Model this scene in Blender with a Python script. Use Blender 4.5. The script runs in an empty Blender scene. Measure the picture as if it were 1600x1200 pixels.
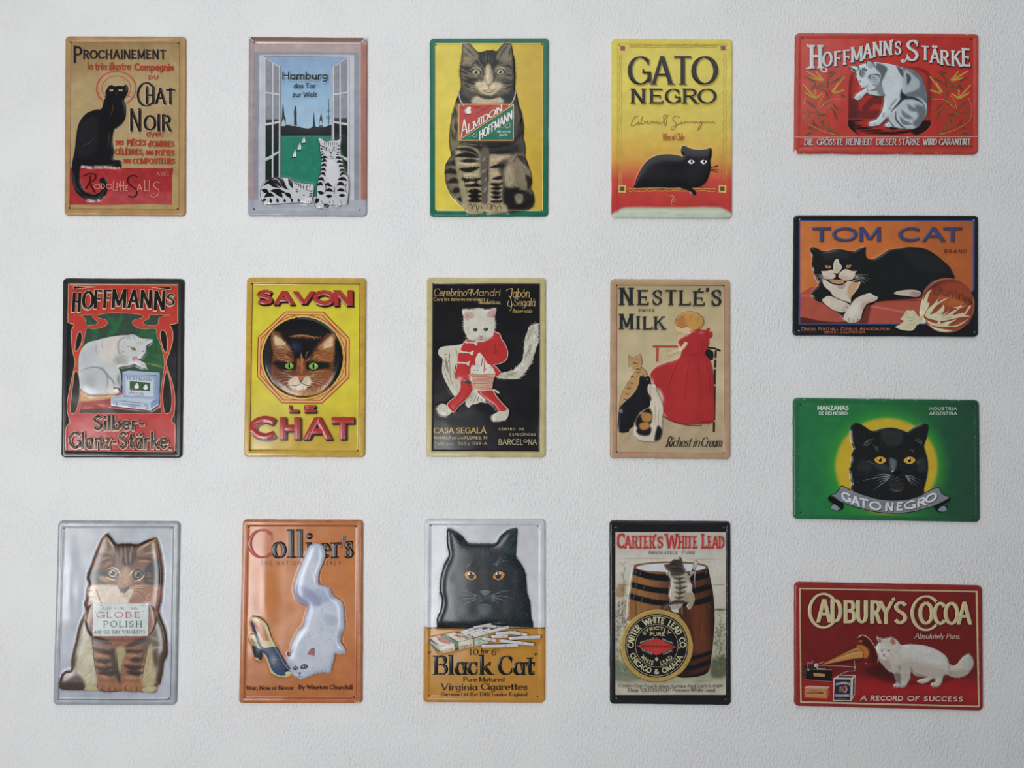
import bpy, math, random
import numpy as np
from mathutils import Vector
from mathutils.geometry import delaunay_2d_cdt

# ------------------------------------------------------------------ camera
F = 1200.0                    # focal length in pixels of the 1600 x 1200 frame
PITCH = math.radians(2.5)
CAMD, CAMZ = 1.26, 1.50
cam_d = bpy.data.cameras.new('camera')
cam = bpy.data.objects.new('camera', cam_d)
bpy.context.collection.objects.link(cam)
cam_d.sensor_width = 36.0
cam_d.lens = 36.0 * F / 1600.0
cam_d.clip_start = 0.01
cam.location = (0, -CAMD, CAMZ)
cam.rotation_euler = (math.radians(90) + PITCH, 0, 0)
sc = bpy.context.scene
sc.camera = cam
vs = sc.view_settings
sc.display_settings.display_device = 'sRGB'
vs.view_transform = 'Standard'
vs.look = 'None'
vs.gamma = 1.0
vs.use_curve_mapping = False
vs.exposure = 0.46

# ------------------------------------------------------------------ world and light
world = bpy.data.worlds.new('room_light')
sc.world = world
world.use_nodes = True
bg = world.node_tree.nodes['Background']
bg.inputs[0].default_value = (0.93, 0.95, 1.0, 1)
bg.inputs[1].default_value = AMB = 0.14


def area(name, loc, target, sx, sy, watts, col):
    d = bpy.data.lights.new(name, 'AREA')
    d.shape = 'RECTANGLE'
    d.size, d.size_y, d.energy, d.color = sx, sy, watts, col
    o = bpy.data.objects.new(name, d)
    bpy.context.collection.objects.link(o)
    o.location = loc
    o.rotation_euler = (Vector(target) - Vector(loc)).to_track_quat('-Z', 'Y').to_euler()
    return o


# daylight through the tall balcony window behind the camera on the left
for wx, ww, we in ((-2.3, .6, 4.9), (-1.33, .36, 3.4), (-.39, .22, 1.6)):      # its three glazed leaves
    win_light = area('window_daylight', (wx, -2.4, 0.95), (wx * .35 + .15, 0, 1.7), ww, 1.05, we, (0.985, 0.99, 1.0))
    win_light.data.spread = math.radians(90)      # the deep reveal narrows the beam
# unseen fill lamp added overhead, standing in for light off a ceiling
area('overhead_fill', (0.15, -1.3, 3.3), (0.2, 0, 1.4), 2.4, 1.9, 14, (0.98, 0.99, 1.0))

rng = random.Random(7)
nr = np.random.RandomState(7)


# ------------------------------------------------------------------ materials
def lin(c):
    if isinstance(c, str):
        c = tuple(int(c[i:i + 2], 16) / 255 for i in (0, 2, 4))
    a = np.asarray(c, float)
    return np.where(a <= 0.04045, a / 12.92, ((a + 0.055) / 1.055) ** 2.4)


def mat_print(name='printed_enamel_tin', rough=0.33, spec=0.45, wear=True):
    m = bpy.data.materials.new(name)
    m.use_nodes = True
    nt = m.node_tree
    n, l = nt.nodes, nt.links
    b = n['Principled BSDF']
    at = n.new('ShaderNodeAttribute'); at.attribute_name = 'Col'
    tc = n.new('ShaderNodeTexCoord')
    mot = n.new('ShaderNodeTexNoise'); mot.inputs['Scale'].default_value = 55; mot.inputs['Detail'].default_value = 6
    l.new(tc.outputs['Object'], mot.inputs['Vector'])
    mr = n.new('ShaderNodeMapRange')
    mr.inputs[1].default_value, mr.inputs[2].default_value = 0.3, 0.7
    mr.inputs[3].default_value, mr.inputs[4].default_value = 0.93, 1.07
    l.new(mot.outputs['Fac'], mr.inputs[0])
    vm = n.new('ShaderNodeVectorMath'); vm.operation = 'SCALE'
    l.new(at.outputs['Color'], vm.inputs[0]); l.new(mr.outputs[0], vm.inputs['Scale'])
    l.new(vm.outputs[0], b.inputs['Base Color'])
    nz = n.new('ShaderNodeTexNoise'); nz.inputs['Scale'].default_value = 18; nz.inputs['Detail'].default_value = 3
    l.new(tc.outputs['Object'], nz.inputs['Vector'])
    rr = n.new('ShaderNodeMapRange')
    rr.inputs[3].default_value, rr.inputs[4].default_value = rough - 0.07, rough + 0.09
    l.new(nz.outputs['Fac'], rr.inputs[0]); l.new(rr.outputs[0], b.inputs['Roughness'])
    b.inputs['Specular IOR Level'].default_value = spec
    bp = n.new('ShaderNodeBump'); bp.inputs['Strength'].default_value = 0.12; bp.inputs['Distance'].default_value = 0.002
    l.new(nz.outputs['Fac'], bp.inputs['Height']); l.new(bp.outputs[0], b.inputs['Normal'])
    return m


PRINT = mat_print(rough=0.16, spec=0.4)


def mat_plaster():
    m = bpy.data.materials.new('white_painted_plaster')
    m.use_nodes = True
    nt = m.node_tree
    n, l = nt.nodes, nt.links
    b = n['Principled BSDF']
    tc = n.new('ShaderNodeTexCoord')
    mp = n.new('ShaderNodeMapping')
    mp.inputs['Rotation'].default_value = (0, math.radians(-20), 0)
    mp.inputs['Scale'].default_value = (1.0, 1.0, 0.5)
    l.new(tc.outputs['Object'], mp.inputs['Vector'])
    a = n.new('ShaderNodeTexNoise'); a.inputs['Scale'].default_value = 330; a.inputs['Detail'].default_value = 3; a.inputs['Roughness'].default_value = 0.6
    l.new(mp.outputs[0], a.inputs['Vector'])
    c = n.new('ShaderNodeTexNoise'); c.inputs['Scale'].default_value = 7; c.inputs['Detail'].default_value = 2
    l.new(tc.outputs['Object'], c.inputs['Vector'])
    msk = n.new('ShaderNodeMapRange'); msk.inputs[1].default_value, msk.inputs[2].default_value = 0.35, 0.6
    msk.inputs[3].default_value, msk.inputs[4].default_value = 0.55, 1.0
    l.new(c.outputs['Fac'], msk.inputs[0])
    ce = n.new('ShaderNodeMath'); ce.operation = 'SUBTRACT'; ce.inputs[1].default_value = 0.5
    l.new(a.outputs['Fac'], ce.inputs[0])
    mu = n.new('ShaderNodeMath'); mu.operation = 'MULTIPLY'
    l.new(ce.outputs[0], mu.inputs[0]); l.new(msk.outputs[0], mu.inputs[1])
    big = n.new('ShaderNodeTexNoise'); big.inputs['Scale'].default_value = 30; big.inputs['Detail'].default_value = 4
    l.new(mp.outputs[0], big.inputs['Vector'])
    ad = n.new('ShaderNodeMath'); ad.operation = 'MULTIPLY_ADD'; ad.inputs[1].default_value = 0.3
    l.new(big.outputs['Fac'], ad.inputs[0]); l.new(mu.outputs[0], ad.inputs[2])
    bp = n.new('ShaderNodeBump'); bp.inputs['Strength'].default_value = 1.0; bp.inputs['Distance'].default_value = 0.003
    l.new(ad.outputs[0], bp.inputs['Height']); l.new(bp.outputs[0], b.inputs['Normal'])
    cr = n.new('ShaderNodeMix'); cr.data_type = 'RGBA'
    cr.inputs[6].default_value = (0.80, 0.80, 0.79, 1); cr.inputs[7].default_value = (0.84, 0.838, 0.835, 1)
    l.new(c.outputs['Fac'], cr.inputs[0]); l.new(cr.outputs[2], b.inputs['Base Color'])
    b.inputs['Roughness'].default_value = 0.75
    b.inputs['Specular IOR Level'].default_value = 0.25
    return m


# ------------------------------------------------------------------ plane of the wall seen through the lens
WALL_ILL = None


def to_wall(px, py):
    """photo pixel -> point (x, z) on the wall plane"""
    u = (px - 800.0) / F
    v = (600.0 - py) / F
    yy = math.cos(PITCH) - v * math.sin(PITCH)
    zz = math.sin(PITCH) + v * math.cos(PITCH)
    t = (CAMD - 0.004) / yy
    return u * t, CAMZ + zz * t


# ------------------------------------------------------------------ 2-D helpers
def P(s):
    """'x,y x,y* ...' -> list of (x, y, sharp)"""
    out = []
    for t in s.split():
        sh = t.endswith('*')
        if sh: t = t[:-1]
        a, b = t.split(',')
        out.append((float(a), float(b), sh))
    return out


def spline(pts, closed=True, seg=5, smooth=True):
    if isinstance(pts, str): pts = P(pts)
    pts = [p if len(p) == 3 else (p[0], p[1], False) for p in pts]
    n = len(pts)
    if not smooth or n < 3:
        return np.array([(p[0], p[1]) for p in pts], float)
    out = []
    rngi = n if closed else n - 1
    for i in range(rngi):
        p1, p2 = pts[i], pts[(i + 1) % n]
        p0 = pts[(i - 1) % n] if (closed or i > 0) else p1
        p3 = pts[(i + 2) % n] if (closed or i < n - 2) else p2
        if p1[2]: p0 = p1
        if p2[2]: p3 = p2
        d = math.hypot(p2[0] - p1[0], p2[1] - p1[1])
        k = max(1, min(16, int(d / seg) + 1))
        for j in range(k):
            t = j / k
            t2, t3 = t * t, t * t * t
            out.append(tuple(0.5 * (2 * p1[a] + (p2[a] - p0[a]) * t + (2 * p0[a] - 5 * p1[a] + 4 * p2[a] - p3[a]) * t2
                                    + (3 * p1[a] - p0[a] - 3 * p2[a] + p3[a]) * t3) for a in (0, 1)))
    if not closed:
        out.append((pts[-1][0], pts[-1][1]))
    return np.array(out, float)


def ell(cx, cy, rx, ry, n=28, rot=0, a0=0, a1=360):
    t = np.radians(np.linspace(a0, a1, n, endpoint=(a1 - a0) != 360))
    x, y = rx * np.cos(t), ry * np.sin(t)
    c, s = math.cos(math.radians(rot)), math.sin(math.radians(rot))
    return np.stack([cx + x * c - y * s, cy + x * s + y * c], 1)


def inside(poly, x, y):
    """even-odd test; the points are sorted by y so that each edge only visits its own rows"""
    fx, fy = np.asarray(x, float).ravel(), np.asarray(y, float).ravel()
    o = np.argsort(fy, kind='stable')
    sx, sy = fx[o], fy[o]
    r = np.zeros(len(sx), bool)
    px, py = poly[:, 0], poly[:, 1]
    qx, qy = np.roll(px, -1), np.roll(py, -1)
    lo = np.searchsorted(sy, np.minimum(py, qy), 'left'); hi = np.searchsorted(sy, np.maximum(py, qy), 'left')
    for a, b, c, d, i, j in zip(px, py, qx, qy, lo, hi):
        if j > i: r[i:j] ^= sx[i:j] < (c - a) * (sy[i:j] - b) / (d - b) + a
    out = np.zeros(len(sx), bool)
    out[o] = r
    return out.reshape(np.shape(x))


def blur(a, r):
    """three box blurs of radius r (cells)"""
    r = int(round(r))
    if r < 1: return a
    for ax in (0, 1):
        for _ in range(3):
            pw = [(0, 0)] * a.ndim
            pw[ax] = (r + 1, r)
            c = np.cumsum(np.pad(a, pw, mode='edge'), axis=ax)
            n = a.shape[ax]
            hi = [slice(None)] * a.ndim; lo = [slice(None)] * a.ndim
            hi[ax] = slice(2 * r + 1, 2 * r + 1 + n); lo[ax] = slice(0, n)
            a = (c[tuple(hi)] - c[tuple(lo)]) / (2 * r + 1)
    return a


def vnoise(x, y, s, seed=0):
    x = np.asarray(x, float) / s + seed * 17.3; y = np.asarray(y, float) / s + seed * 9.1
    xi, yi = np.floor(x).astype(int), np.floor(y).astype(int)
    fx, fy = x - xi, y - yi
    fx, fy = fx * fx * (3 - 2 * fx), fy * fy * (3 - 2 * fy)
    def h(a, b):
        q = (a * 374761393 + b * 668265263 + seed * 144665) & 0xffffffff
        q = ((q ^ (q >> 13)) * 1274126177) & 0xffffffff
        return ((q ^ (q >> 16)) & 0xffff) / 65535.0
    return (h(xi, yi) * (1 - fx) + h(xi + 1, yi) * fx) * (1 - fy) + (h(xi, yi + 1) * (1 - fx) + h(xi + 1, yi + 1) * fx) * fy


class Canvas:
    """a field of printed ink colours that the mesh vertices and the fur strokes pick up"""
    def __init__(s, x0, y0, x1, y1, col, step=2.0):
        s.x0, s.y0, s.st = x0, y0, step
        s.w, s.h = int((x1 - x0) / step) + 2, int((y1 - y0) / step) + 2
        s.a = np.zeros((s.h, s.w, 3)) + lin(col)

    def _win(s, x0, y0, x1, y1):
        i0 = max(0, int((x0 - s.x0) / s.st)); i1 = min(s.w, int((x1 - s.x0) / s.st) + 2)
        j0 = max(0, int((y0 - s.y0) / s.st)); j1 = min(s.h, int((y1 - s.y0) / s.st) + 2)
        if i1 <= i0 or j1 <= j0: return None
        gx, gy = np.meshgrid(s.x0 + np.arange(i0, i1) * s.st, s.y0 + np.arange(j0, j1) * s.st)
        return i0, i1, j0, j1, gx, gy

    def _mix(s, w, m, col):
        i0, i1, j0, j1 = w[:4]
        m = m[..., None]
        s.a[j0:j1, i0:i1] = s.a[j0:j1, i0:i1] * (1 - m) + lin(col) * m

    def poly(s, pts, col, b=3, a=1.0, smooth=True):
        p = pts if isinstance(pts, np.ndarray) else spline(pts, smooth=smooth)
        e = b * 3 + 2
        w = s._win(p[:, 0].min() - e, p[:, 1].min() - e, p[:, 0].max() + e, p[:, 1].max() + e)
        if w is None: return s
        m = blur(inside(p, w[4], w[5]).astype(float), b / s.st * 0.38)
        s._mix(w, m * a, col)
        return s

    def line(s, pts, wd, col, b=2, a=1.0, taper=True):
        p = spline(pts, closed=False, seg=9) if isinstance(pts, (str, list)) else pts
        e = wd + b + 2
        w = s._win(p[:, 0].min() - e, p[:, 1].min() - e, p[:, 0].max() + e, p[:, 1].max() + e)
        if w is None: return s
        n = len(p)
        m = np.zeros(w[4].shape)
        for i in range(n - 1):
            ax, ay, bx, by = *p[i], *p[i + 1]
            dx, dy = bx - ax, by - ay
            t = np.clip(((w[4] - ax) * dx + (w[5] - ay) * dy) / (dx * dx + dy * dy + 1e-9), 0, 1)
            d = np.hypot(w[4] - ax - t * dx, w[5] - ay - t * dy)
            u = (i + t) / (n - 1)
            r = wd / 2 * (np.sin(np.pi * np.clip(u, 0.08, 0.92)) ** 0.7 if taper else 1)
            m = np.maximum(m, np.clip((r + b / 2 - d) / b, 0, 1))
        s._mix(w, m * a, col)
        return s

    def lines(s, L, wd, col, b=2, a=1.0, taper=True):
        for q in L.split('|'): s.line(q, wd, col, b, a, taper)
        return s

    def ramp(s, stops, axis=1, a=1.0):
        t = (s.y0 + np.arange(s.h) * s.st) if axis == 1 else (s.x0 + np.arange(s.w) * s.st)
        xs = [q[0] for q in stops]; cs = np.array([lin(q[1]) for q in stops])
        v = np.stack([np.interp(t, xs, cs[:, k]) for k in range(3)], 1)
        v = v[:, None, :] if axis == 1 else v[None, :, :]
        s.a = s.a * (1 - a) + v * a
        return s

    def contrast(s, f, mid=.12):
        lum = np.maximum(s.a @ np.array([.3, .55, .15]), 1e-4)[..., None]
        s.a = np.clip(s.a * (mid * (lum / mid) ** f) / lum, 0, .9)
        return s

    def noise(s, sc_, amt, seed=1):
        gx, gy = np.meshgrid(np.arange(s.w) * s.st, np.arange(s.h) * s.st)
        q = vnoise(gx, gy, sc_, seed) - 0.5
        s.a = np.clip(s.a * (1 + 2 * amt * q[..., None]), 0, 1)
        return s

    def __call__(s, x, y):
        fx = np.clip((np.asarray(x) - s.x0) / s.st, 0, s.w - 1.001); fy = np.clip((np.asarray(y) - s.y0) / s.st, 0, s.h - 1.001)
        i, j = fx.astype(int), fy.astype(int)
        u, v = (fx - i)[..., None], (fy - j)[..., None]
        A = s.a
        return (A[j, i] * (1 - u) + A[j, i + 1] * u) * (1 - v) + (A[j + 1, i] * (1 - u) + A[j + 1, i + 1] * u) * v


def colf(c):
    if callable(c): return c
    v = lin(c)
    return lambda x, y: np.zeros((len(x), 3)) + v


# ------------------------------------------------------------------ skeleton lettering
# V = stem with serifs, v = stem with a left flag on top, L = polyline, S = spline, O = ellipse arc (cx cy rx ry a0 a1, y up)
GL = {
 'A': (.82, 'L0,0 .41,1;L.41,1 .82,0;L.15,.34 .67,.34'),
 'B': (.66, 'V.08,0,1;L.08,1 .36,1;O.36,.77,.22,.23,90,-90;L.36,.54 .08,.54;O.37,.27,.26,.27,90,-90;L.37,0 .08,0'),
 'C': (.76, 'O.44,.5,.42,.5,42,318'),
 'D': (.76, 'V.08,0,1;L.08,1 .32,1;O.32,.5,.41,.5,90,-90;L.32,0 .08,0'),
 'E': (.6, 'V.08,0,1;L.08,1 .56,1;L.08,.53 .46,.53;L.08,0 .58,0'),
 'F': (.56, 'V.08,0,1;L.08,1 .55,1;L.08,.52 .44,.52'),
 'G': (.8, 'O.44,.5,.42,.5,42,335;L.8,.08 .8,.42;L.56,.42 .86,.42'),
 'H': (.76, 'V.08,0,1;V.68,0,1;L.08,.52 .68,.52'),
 'I': (.16, 'V.08,0,1'),
 'J': (.46, 'V.36,.25,1;O.18,.25,.18,.25,0,-150'),
 'K': (.7, 'V.08,0,1;L.08,.4 .62,1;L.28,.6 .68,0'),
 'L': (.56, 'V.08,0,1;L.08,0 .55,0'),
 'M': (.92, 'V.08,0,1;L.08,1 .46,.12;L.46,.12 .84,1;V.84,0,1'),
 'N': (.78, 'V.08,0,1;L.08,1 .7,0;V.7,0,1'),
 'O': (.86, 'O.43,.5,.42,.5,90,450'),
 'P': (.62, 'V.08,0,1;L.08,1 .34,1;O.34,.74,.25,.26,90,-90;L.34,.48 .08,.48'),
 'Q': (.86, 'O.43,.5,.42,.5,90,450;L.5,.25 .84,-.1'),
 'R': (.68, 'V.08,0,1;L.08,1 .34,1;O.34,.75,.25,.25,90,-90;L.34,.5 .08,.5;L.34,.5 .66,0'),
 'S': (.6, 'S.54,.84 .4,.98 .2,.96 .07,.77 .2,.58 .42,.45 .54,.25 .42,.04 .2,.01 .05,.16'),
 'T': (.72, 'V.36,0,1;L.02,1 .7,1'),
 'U': (.76, 'V.08,.3,1;O.38,.3,.3,.3,180,360;V.68,.3,1'),
 'V': (.78, 'L.02,1 .39,0;L.39,0 .76,1'),
 'W': (1.08, 'L.02,1 .28,0;L.28,0 .54,.9;L.54,.9 .8,0;L.8,0 1.06,1'),
 'X': (.74, 'L.03,1 .71,0;L.71,1 .03,0'),
 'Y': (.74, 'L.02,1 .37,.48;L.37,.48 .72,1;V.37,0,.48'),
 'Z': (.66, 'L.04,1 .62,1;L.62,1 .04,0;L.04,0 .62,0'),
 'a': (.54, 'O.26,.3,.22,.31,40,400;V.48,0,.62'),
 'b': (.56, 'v.08,0,1;O.3,.31,.22,.31,130,490'),
 'c': (.5, 'O.29,.31,.25,.31,45,315'),
 'd': (.56, 'v.48,0,1;O.26,.31,.22,.31,50,410'),
 'e': (.54, 'O.28,.31,.25,.31,-5,325;L.05,.33 .53,.33'),
 'f': (.34, 'V.16,0,.78;O.3,.78,.14,.2,180,60;L.02,.6 .34,.6'),
 'g': (.56, 'O.26,.33,.22,.29,50,410;L.48,.6 .48,-.08;O.26,-.08,.22,.2,0,-150'),
 'h': (.56, 'v.08,0,1;O.28,.38,.2,.24,180,0;V.48,0,.38'),
 'i': (.16, 'v.08,0,.62;.08,.86'),
 'j': (.2, 'L.12,.62 .12,-.1;O0,-.1,.12,.16,0,-100;.12,.86'),
 'k': (.52, 'v.08,0,1;L.08,.25 .46,.62;L.22,.38 .5,0'),
 'l': (.16, 'v.08,0,1'),
 'm': (.86, 'v.08,0,.62;O.26,.4,.18,.22,180,0;V.44,0,.4;O.62,.4,.18,.22,180,0;V.8,0,.4'),
 'n': (.56, 'v.08,0,.62;O.28,.38,.2,.24,180,0;V.48,0,.38'),
 'o': (.56, 'O.28,.31,.25,.31,90,450'),
 'p': (.56, 'v.08,-.3,.62;O.3,.31,.22,.31,130,490'),
 'q': (.56, 'L.48,.62 .48,-.3;O.26,.31,.22,.31,50,410'),
 'r': (.38, 'v.08,0,.62;O.3,.38,.22,.22,170,60'),
 's': (.44, 'S.4,.52 .28,.61 .14,.59 .07,.47 .16,.36 .3,.29 .4,.16 .3,.02 .14,.01 .03,.1'),
 't': (.34, 'L.16,.85 .16,.14;O.28,.14,.12,.14,180,290;L.02,.6 .34,.6'),
 'u': (.56, 'v.08,.22,.62;O.27,.22,.19,.22,180,360;V.48,0,.62'),
 'v': (.52, 'L.02,.62 .26,0;L.26,0 .5,.62'),
 'w': (.76, 'L.02,.62 .2,0;L.2,0 .38,.58;L.38,.58 .56,0;L.56,0 .74,.62'),
 'x': (.5, 'L.02,.62 .48,0;L.48,.62 .02,0'),
 'y': (.52, 'L.02,.62 .27,0;L.5,.62 .16,-.28'),
 'z': (.46, 'L.04,.62 .42,.62;L.42,.62 .04,0;L.04,0 .44,0'),
 '0': (.6, 'O.3,.5,.26,.5,90,450'), '1': (.36, 'V.22,0,1;L.06,.82 .22,1'),
 '2': (.56, 'S.05,.78 .16,.97 .36,.98 .48,.8 .4,.55 .2,.28 .05,0;L.05,0 .54,0'),
 '3': (.54, 'S.06,.85 .25,1 .45,.85 .42,.62 .24,.53;S.24,.53 .46,.42 .48,.16 .25,0 .04,.14'),
 '4': (.6, 'L.44,0 .44,1;L.44,1 .04,.3;L.04,.3 .58,.3'),
 '5': (.54, 'L.46,1 .12,1;L.12,1 .09,.58;S.09,.56 .3,.64 .48,.45 .44,.12 .22,0 .05,.1'),
 '6': (.56, 'O.28,.3,.22,.3,90,450;S.06,.35 .12,.75 .3,.95 .46,.93'),
 '7': (.5, 'L.04,1 .48,1;L.48,1 .16,0'),
 '8': (.56, 'O.28,.27,.22,.27,90,450;O.28,.77,.18,.23,90,450'),
 '9': (.56, 'O.28,.7,.22,.3,90,450;S.5,.65 .44,.25 .26,.05 .1,.07'),
 '.': (.16, '.08,.04'), ',': (.18, 'L.1,.08 .04,-.14'), '-': (.4, 'L.04,.38 .36,.38'),
 "'": (.14, 'L.09,1.02 .05,.8'), '"': (.3, 'L.09,1 .05,.8;L.23,1 .19,.8'), '`': (.3, 'L.05,1 .1,.8;L.19,1 .24,.8'),
 '(': (.26, 'O.3,.4,.22,.62,120,240'), ')': (.26, 'O-.04,.4,.22,.62,60,-60'), '!': (.16, 'L.08,1 .08,.32;.08,.04'),
 '&': (.74, 'S.7,0 .5,.2 .28,.55 .16,.8 .3,.99 .44,.82 .3,.58 .08,.35 .1,.1 .32,0 .55,.12 .68,.42'),
 ' ': (.3, ''),
}
ACC = {'é': ('e', 1), 'è': ('e', 2), 'ä': ('a', 3), 'Ä': ('A', 3), 'Ö': ('O', 3), 'É': ('E', 1), 'È': ('E', 2), 'Ë': ('E', 3),
       'Á': ('A', 1), 'á': ('a', 1), 'à': ('a', 2), 'ó': ('o', 1), 'Í': ('I', 1), 'í': ('i', 1)}


def glyph(ch):
    """-> width, [(kind, points in unit space)]"""
    acc = 0
    if ch in ACC: ch, acc = ACC[ch]
    w, s = GL[ch]
    out = []
    if acc:
        cx, ty = w / 2, (1.08 if ch.isupper() else 0.76)
        if acc == 3: s += ';%g,%g;%g,%g' % (cx - .14, ty + .06, cx + .14, ty + .06)
        elif acc == 1: s += ';L%g,%g %g,%g' % (cx - .06, ty, cx + .08, ty + .16)
        else: s += ';L%g,%g %g,%g' % (cx + .06, ty, cx - .08, ty + .16)
    for q in s.split(';'):
        if not q: continue
        if q[0] in 'Vv':
            x, a, b = (float(t) for t in q[1:].split(','))
            out.append((q[0], np.array([(x, b), (x, a)])))
        elif q[0] == 'L':
            out.append(('L', np.array([tuple(map(float, t.split(','))) for t in q[1:].split()])))
        elif q[0] == 'S':
            out.append(('S', np.array([tuple(map(float, t.split(','))) for t in q[1:].split()])))
        elif q[0] == 'O':
            cx, cy, rx, ry, a0, a1 = (float(t) for t in q[1:].split(','))
            t = np.radians(np.linspace(a0, a1, max(4, int(abs(a1 - a0) / 17))))
            out.append(('O', np.stack([cx + rx * np.cos(t), cy + ry * np.sin(t)], 1)))
        else:
            out.append(('D', np.array([tuple(map(float, q.split(',')))])))
    return w, out


def resample(p, step):
    d = np.hypot(*np.diff(p, axis=0).T)
    c = np.r_[0, np.cumsum(d)]
    n = max(2, int(math.ceil(c[-1] / step)) + 1)
    t = np.linspace(0, c[-1], n)
    return np.stack([np.interp(t, c, p[:, 0]), np.interp(t, c, p[:, 1])], 1)


# ------------------------------------------------------------------ a sign
SAT = 0.96
LV = 0.4                      # ink layers lie close on each other


class Sign:
    def __init__(s, name, label, ox, oy, sc_, corners, gain, rad=26, rim=36):
        """corners (tl, tr, br, bl) in traced units; photo pixel = origin + unit / scale"""
        s.ox, s.oy, s.sc, s.gain = ox, oy, sc_, gain
        s.cor = np.array(corners, float)
        s.rad, s.rimw = rad, rim
        s.u = 4.0 / sc_                       # one unit of the portrait tracing expressed here
        s.x0, s.y0 = s.cor[:, 0].min() - 10, s.cor[:, 1].min() - 10
        s.x1, s.y1 = s.cor[:, 0].max() + 10, s.cor[:, 1].max() + 10
        s.hs = 2.0
        s.H = np.zeros((int((s.y1 - s.y0) / s.hs) + 3, int((s.x1 - s.x0) / s.hs) + 3))
        gx, gy = np.meshgrid(s.x0 + np.arange(s.H.shape[1]) * s.hs, s.y0 + np.arange(s.H.shape[0]) * s.hs)
        s.gx, s.gy = gx, gy
        # gently buckled tin
        s.H += 0.5 * (vnoise(gx, gy, 190, int(ox) % 91) - 0.5) + 0.22 * (vnoise(gx, gy, 70, int(oy) % 77) - 0.5)
        cx, cy = s.cor.mean(0)
        wx, wz = to_wall(ox + cx / sc_, oy + cy / sc_)
        s.c = (wx, wz)
        s.root = bpy.data.objects.new(name, None)
        s.root.empty_display_size = 0.05
        s.root.location = (wx, 0, wz)
        s.root['label'] = label
        s.root['category'] = 'tin sign'
        s.root['group'] = 'embossed tin cat signs on the wall'
        bpy.context.collection.objects.link(s.root)
        s.base = 0.0
        s.cur = None
        s.level = 0.0

    # height field -----------------------------------------------------
    def emb(s, pts, h, b=10, add=True):
        p = pts if isinstance(pts, np.ndarray) else spline(pts)
        m = inside(p, s.gx, s.gy).astype(float)
        s.H += h * blur(m, max(2, b / s.hs / 2))
        return s

    def dome(s, pts, h, b=8):
        """pressed figure: steep edge and rounded middle"""
        p = pts if isinstance(pts, np.ndarray) else spline(pts)
        m = inside(p, s.gx, s.gy).astype(float)
        s.H += h * 0.45 * blur(m, max(2, b / s.hs / 2)) + h * 0.55 * m * 0 + h * 0.55 * blur(m, 22 / s.hs) ** 1.3 * blur(m, 3)
        return s

    def hgt(s, x, y):
        fx = np.clip((x - s.x0) / s.hs, 0, s.H.shape[1] - 1.001); fy = np.clip((y - s.y0) / s.hs, 0, s.H.shape[0] - 1.001)
        i, j = fx.astype(int), fy.astype(int)
        u, v = fx - i, fy - j
        A = s.H
        return (A[j, i] * (1 - u) + A[j, i + 1] * u) * (1 - v) + (A[j + 1, i] * (1 - u) + A[j + 1, i + 1] * u) * v

    # parts ------------------------------------------------------------
    def part(s, name, label=None, up=0.14, at=None):
        s.flush()
        s.level = (s.level + up) if at is None else at
        s.cur = dict(name=name, label=label, v=[], f=[], c=[], n=0)
        return s

    def _add(s, xy, faces, col, lift=0.0, raw=None):
        x, y = xy[:, 0], xy[:, 1]
        c = colf(col)(x, y)
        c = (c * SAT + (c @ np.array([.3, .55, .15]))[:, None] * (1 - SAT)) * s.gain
        s.cur['v'].append(np.column_stack([x, y, (s.hgt(x, y) if raw is None else raw) + s.level * LV + lift]))
        s.cur['c'].append(np.clip(c, 0, 0.95))
        n = s.cur['n']
        s.cur['f'] += [tuple(i + n for i in f) for f in faces]
        s.cur['n'] = n + len(xy)

    def flush(s):
        c = s.cur
        s.cur = None
        if not c or not c['v']: return
        o = s._mesh(c, s.root)
        for q in c.get('subs', ()):
            if q['v']: s._mesh(q, o)
        return o

    def sub(s, name, stuff=False):
        """what follows goes into a child of the current part, until the returned part is put back"""
        main = s.cur
        if main.get('main') is not None: main = main['main']
        q = None
        if stuff: q = next((t for t in main.setdefault('subs', []) if t['name'] == name), None)
        if q is None:
            q = dict(name=name, label=None, v=[], f=[], c=[], n=0, main=main, stuff=stuff)
            main.setdefault('subs', []).append(q)
        s.cur = q
        return main

    def _mesh(s, c, parent):
        v = np.vstack(c['v']); col = np.vstack(c['c'])
        X, Z = to_wall(s.ox + v[:, 0] / s.sc, s.oy + v[:, 1] / s.sc)
        co = np.column_stack([X - s.c[0], -(4.2 + v[:, 2]) / 1000.0, Z - s.c[1]])
        me = bpy.data.meshes.new(c['name'])
        me.from_pydata(co.tolist(), [], c['f'])
        at = me.color_attributes.new('Col', 'FLOAT_COLOR', 'POINT')
        at.data.foreach_set('color', np.column_stack([col, np.ones(len(col))]).astype(np.float32).ravel())
        me.polygons.foreach_set('use_smooth', [True] * len(me.polygons))
        me.materials.append(PRINT)
        me.update()
        o = bpy.data.objects.new(c['name'], me)
        bpy.context.collection.objects.link(o)
        o.parent = parent
        if c['label']: o['label'] = c['label']
        if 'lettering' in c['name'] or c.get('stuff'): o['kind'] = 'stuff'
        return o

    # shapes -----------------------------------------------------------
    def fill(s, loops, col, step=6.0, up=0.05, smooth=True, keep_pts=False):
        """filled outline (first loop) with holes (other loops)"""
        if not isinstance(loops, list) or (loops and isinstance(loops[0], tuple)): loops = [loops]
        L = [q if isinstance(q, np.ndarray) else spline(q, smooth=smooth) for q in loops]
        if step > 4: step = 5.0
        if not keep_pts: L = [resample(np.vstack([q, q[:1]]), step)[:-1] if len(q) > 2 else q for q in L]
        s.level += up
        s.filled = True
        step = step if step <= 4 else 5.0
        pts, edges = [], []
        for q in L:
            n = len(pts)
            pts += [tuple(t) for t in q]
            edges += [(n + i, n + (i + 1) % len(q)) for i in range(len(q))]
        o = L[0]
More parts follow.
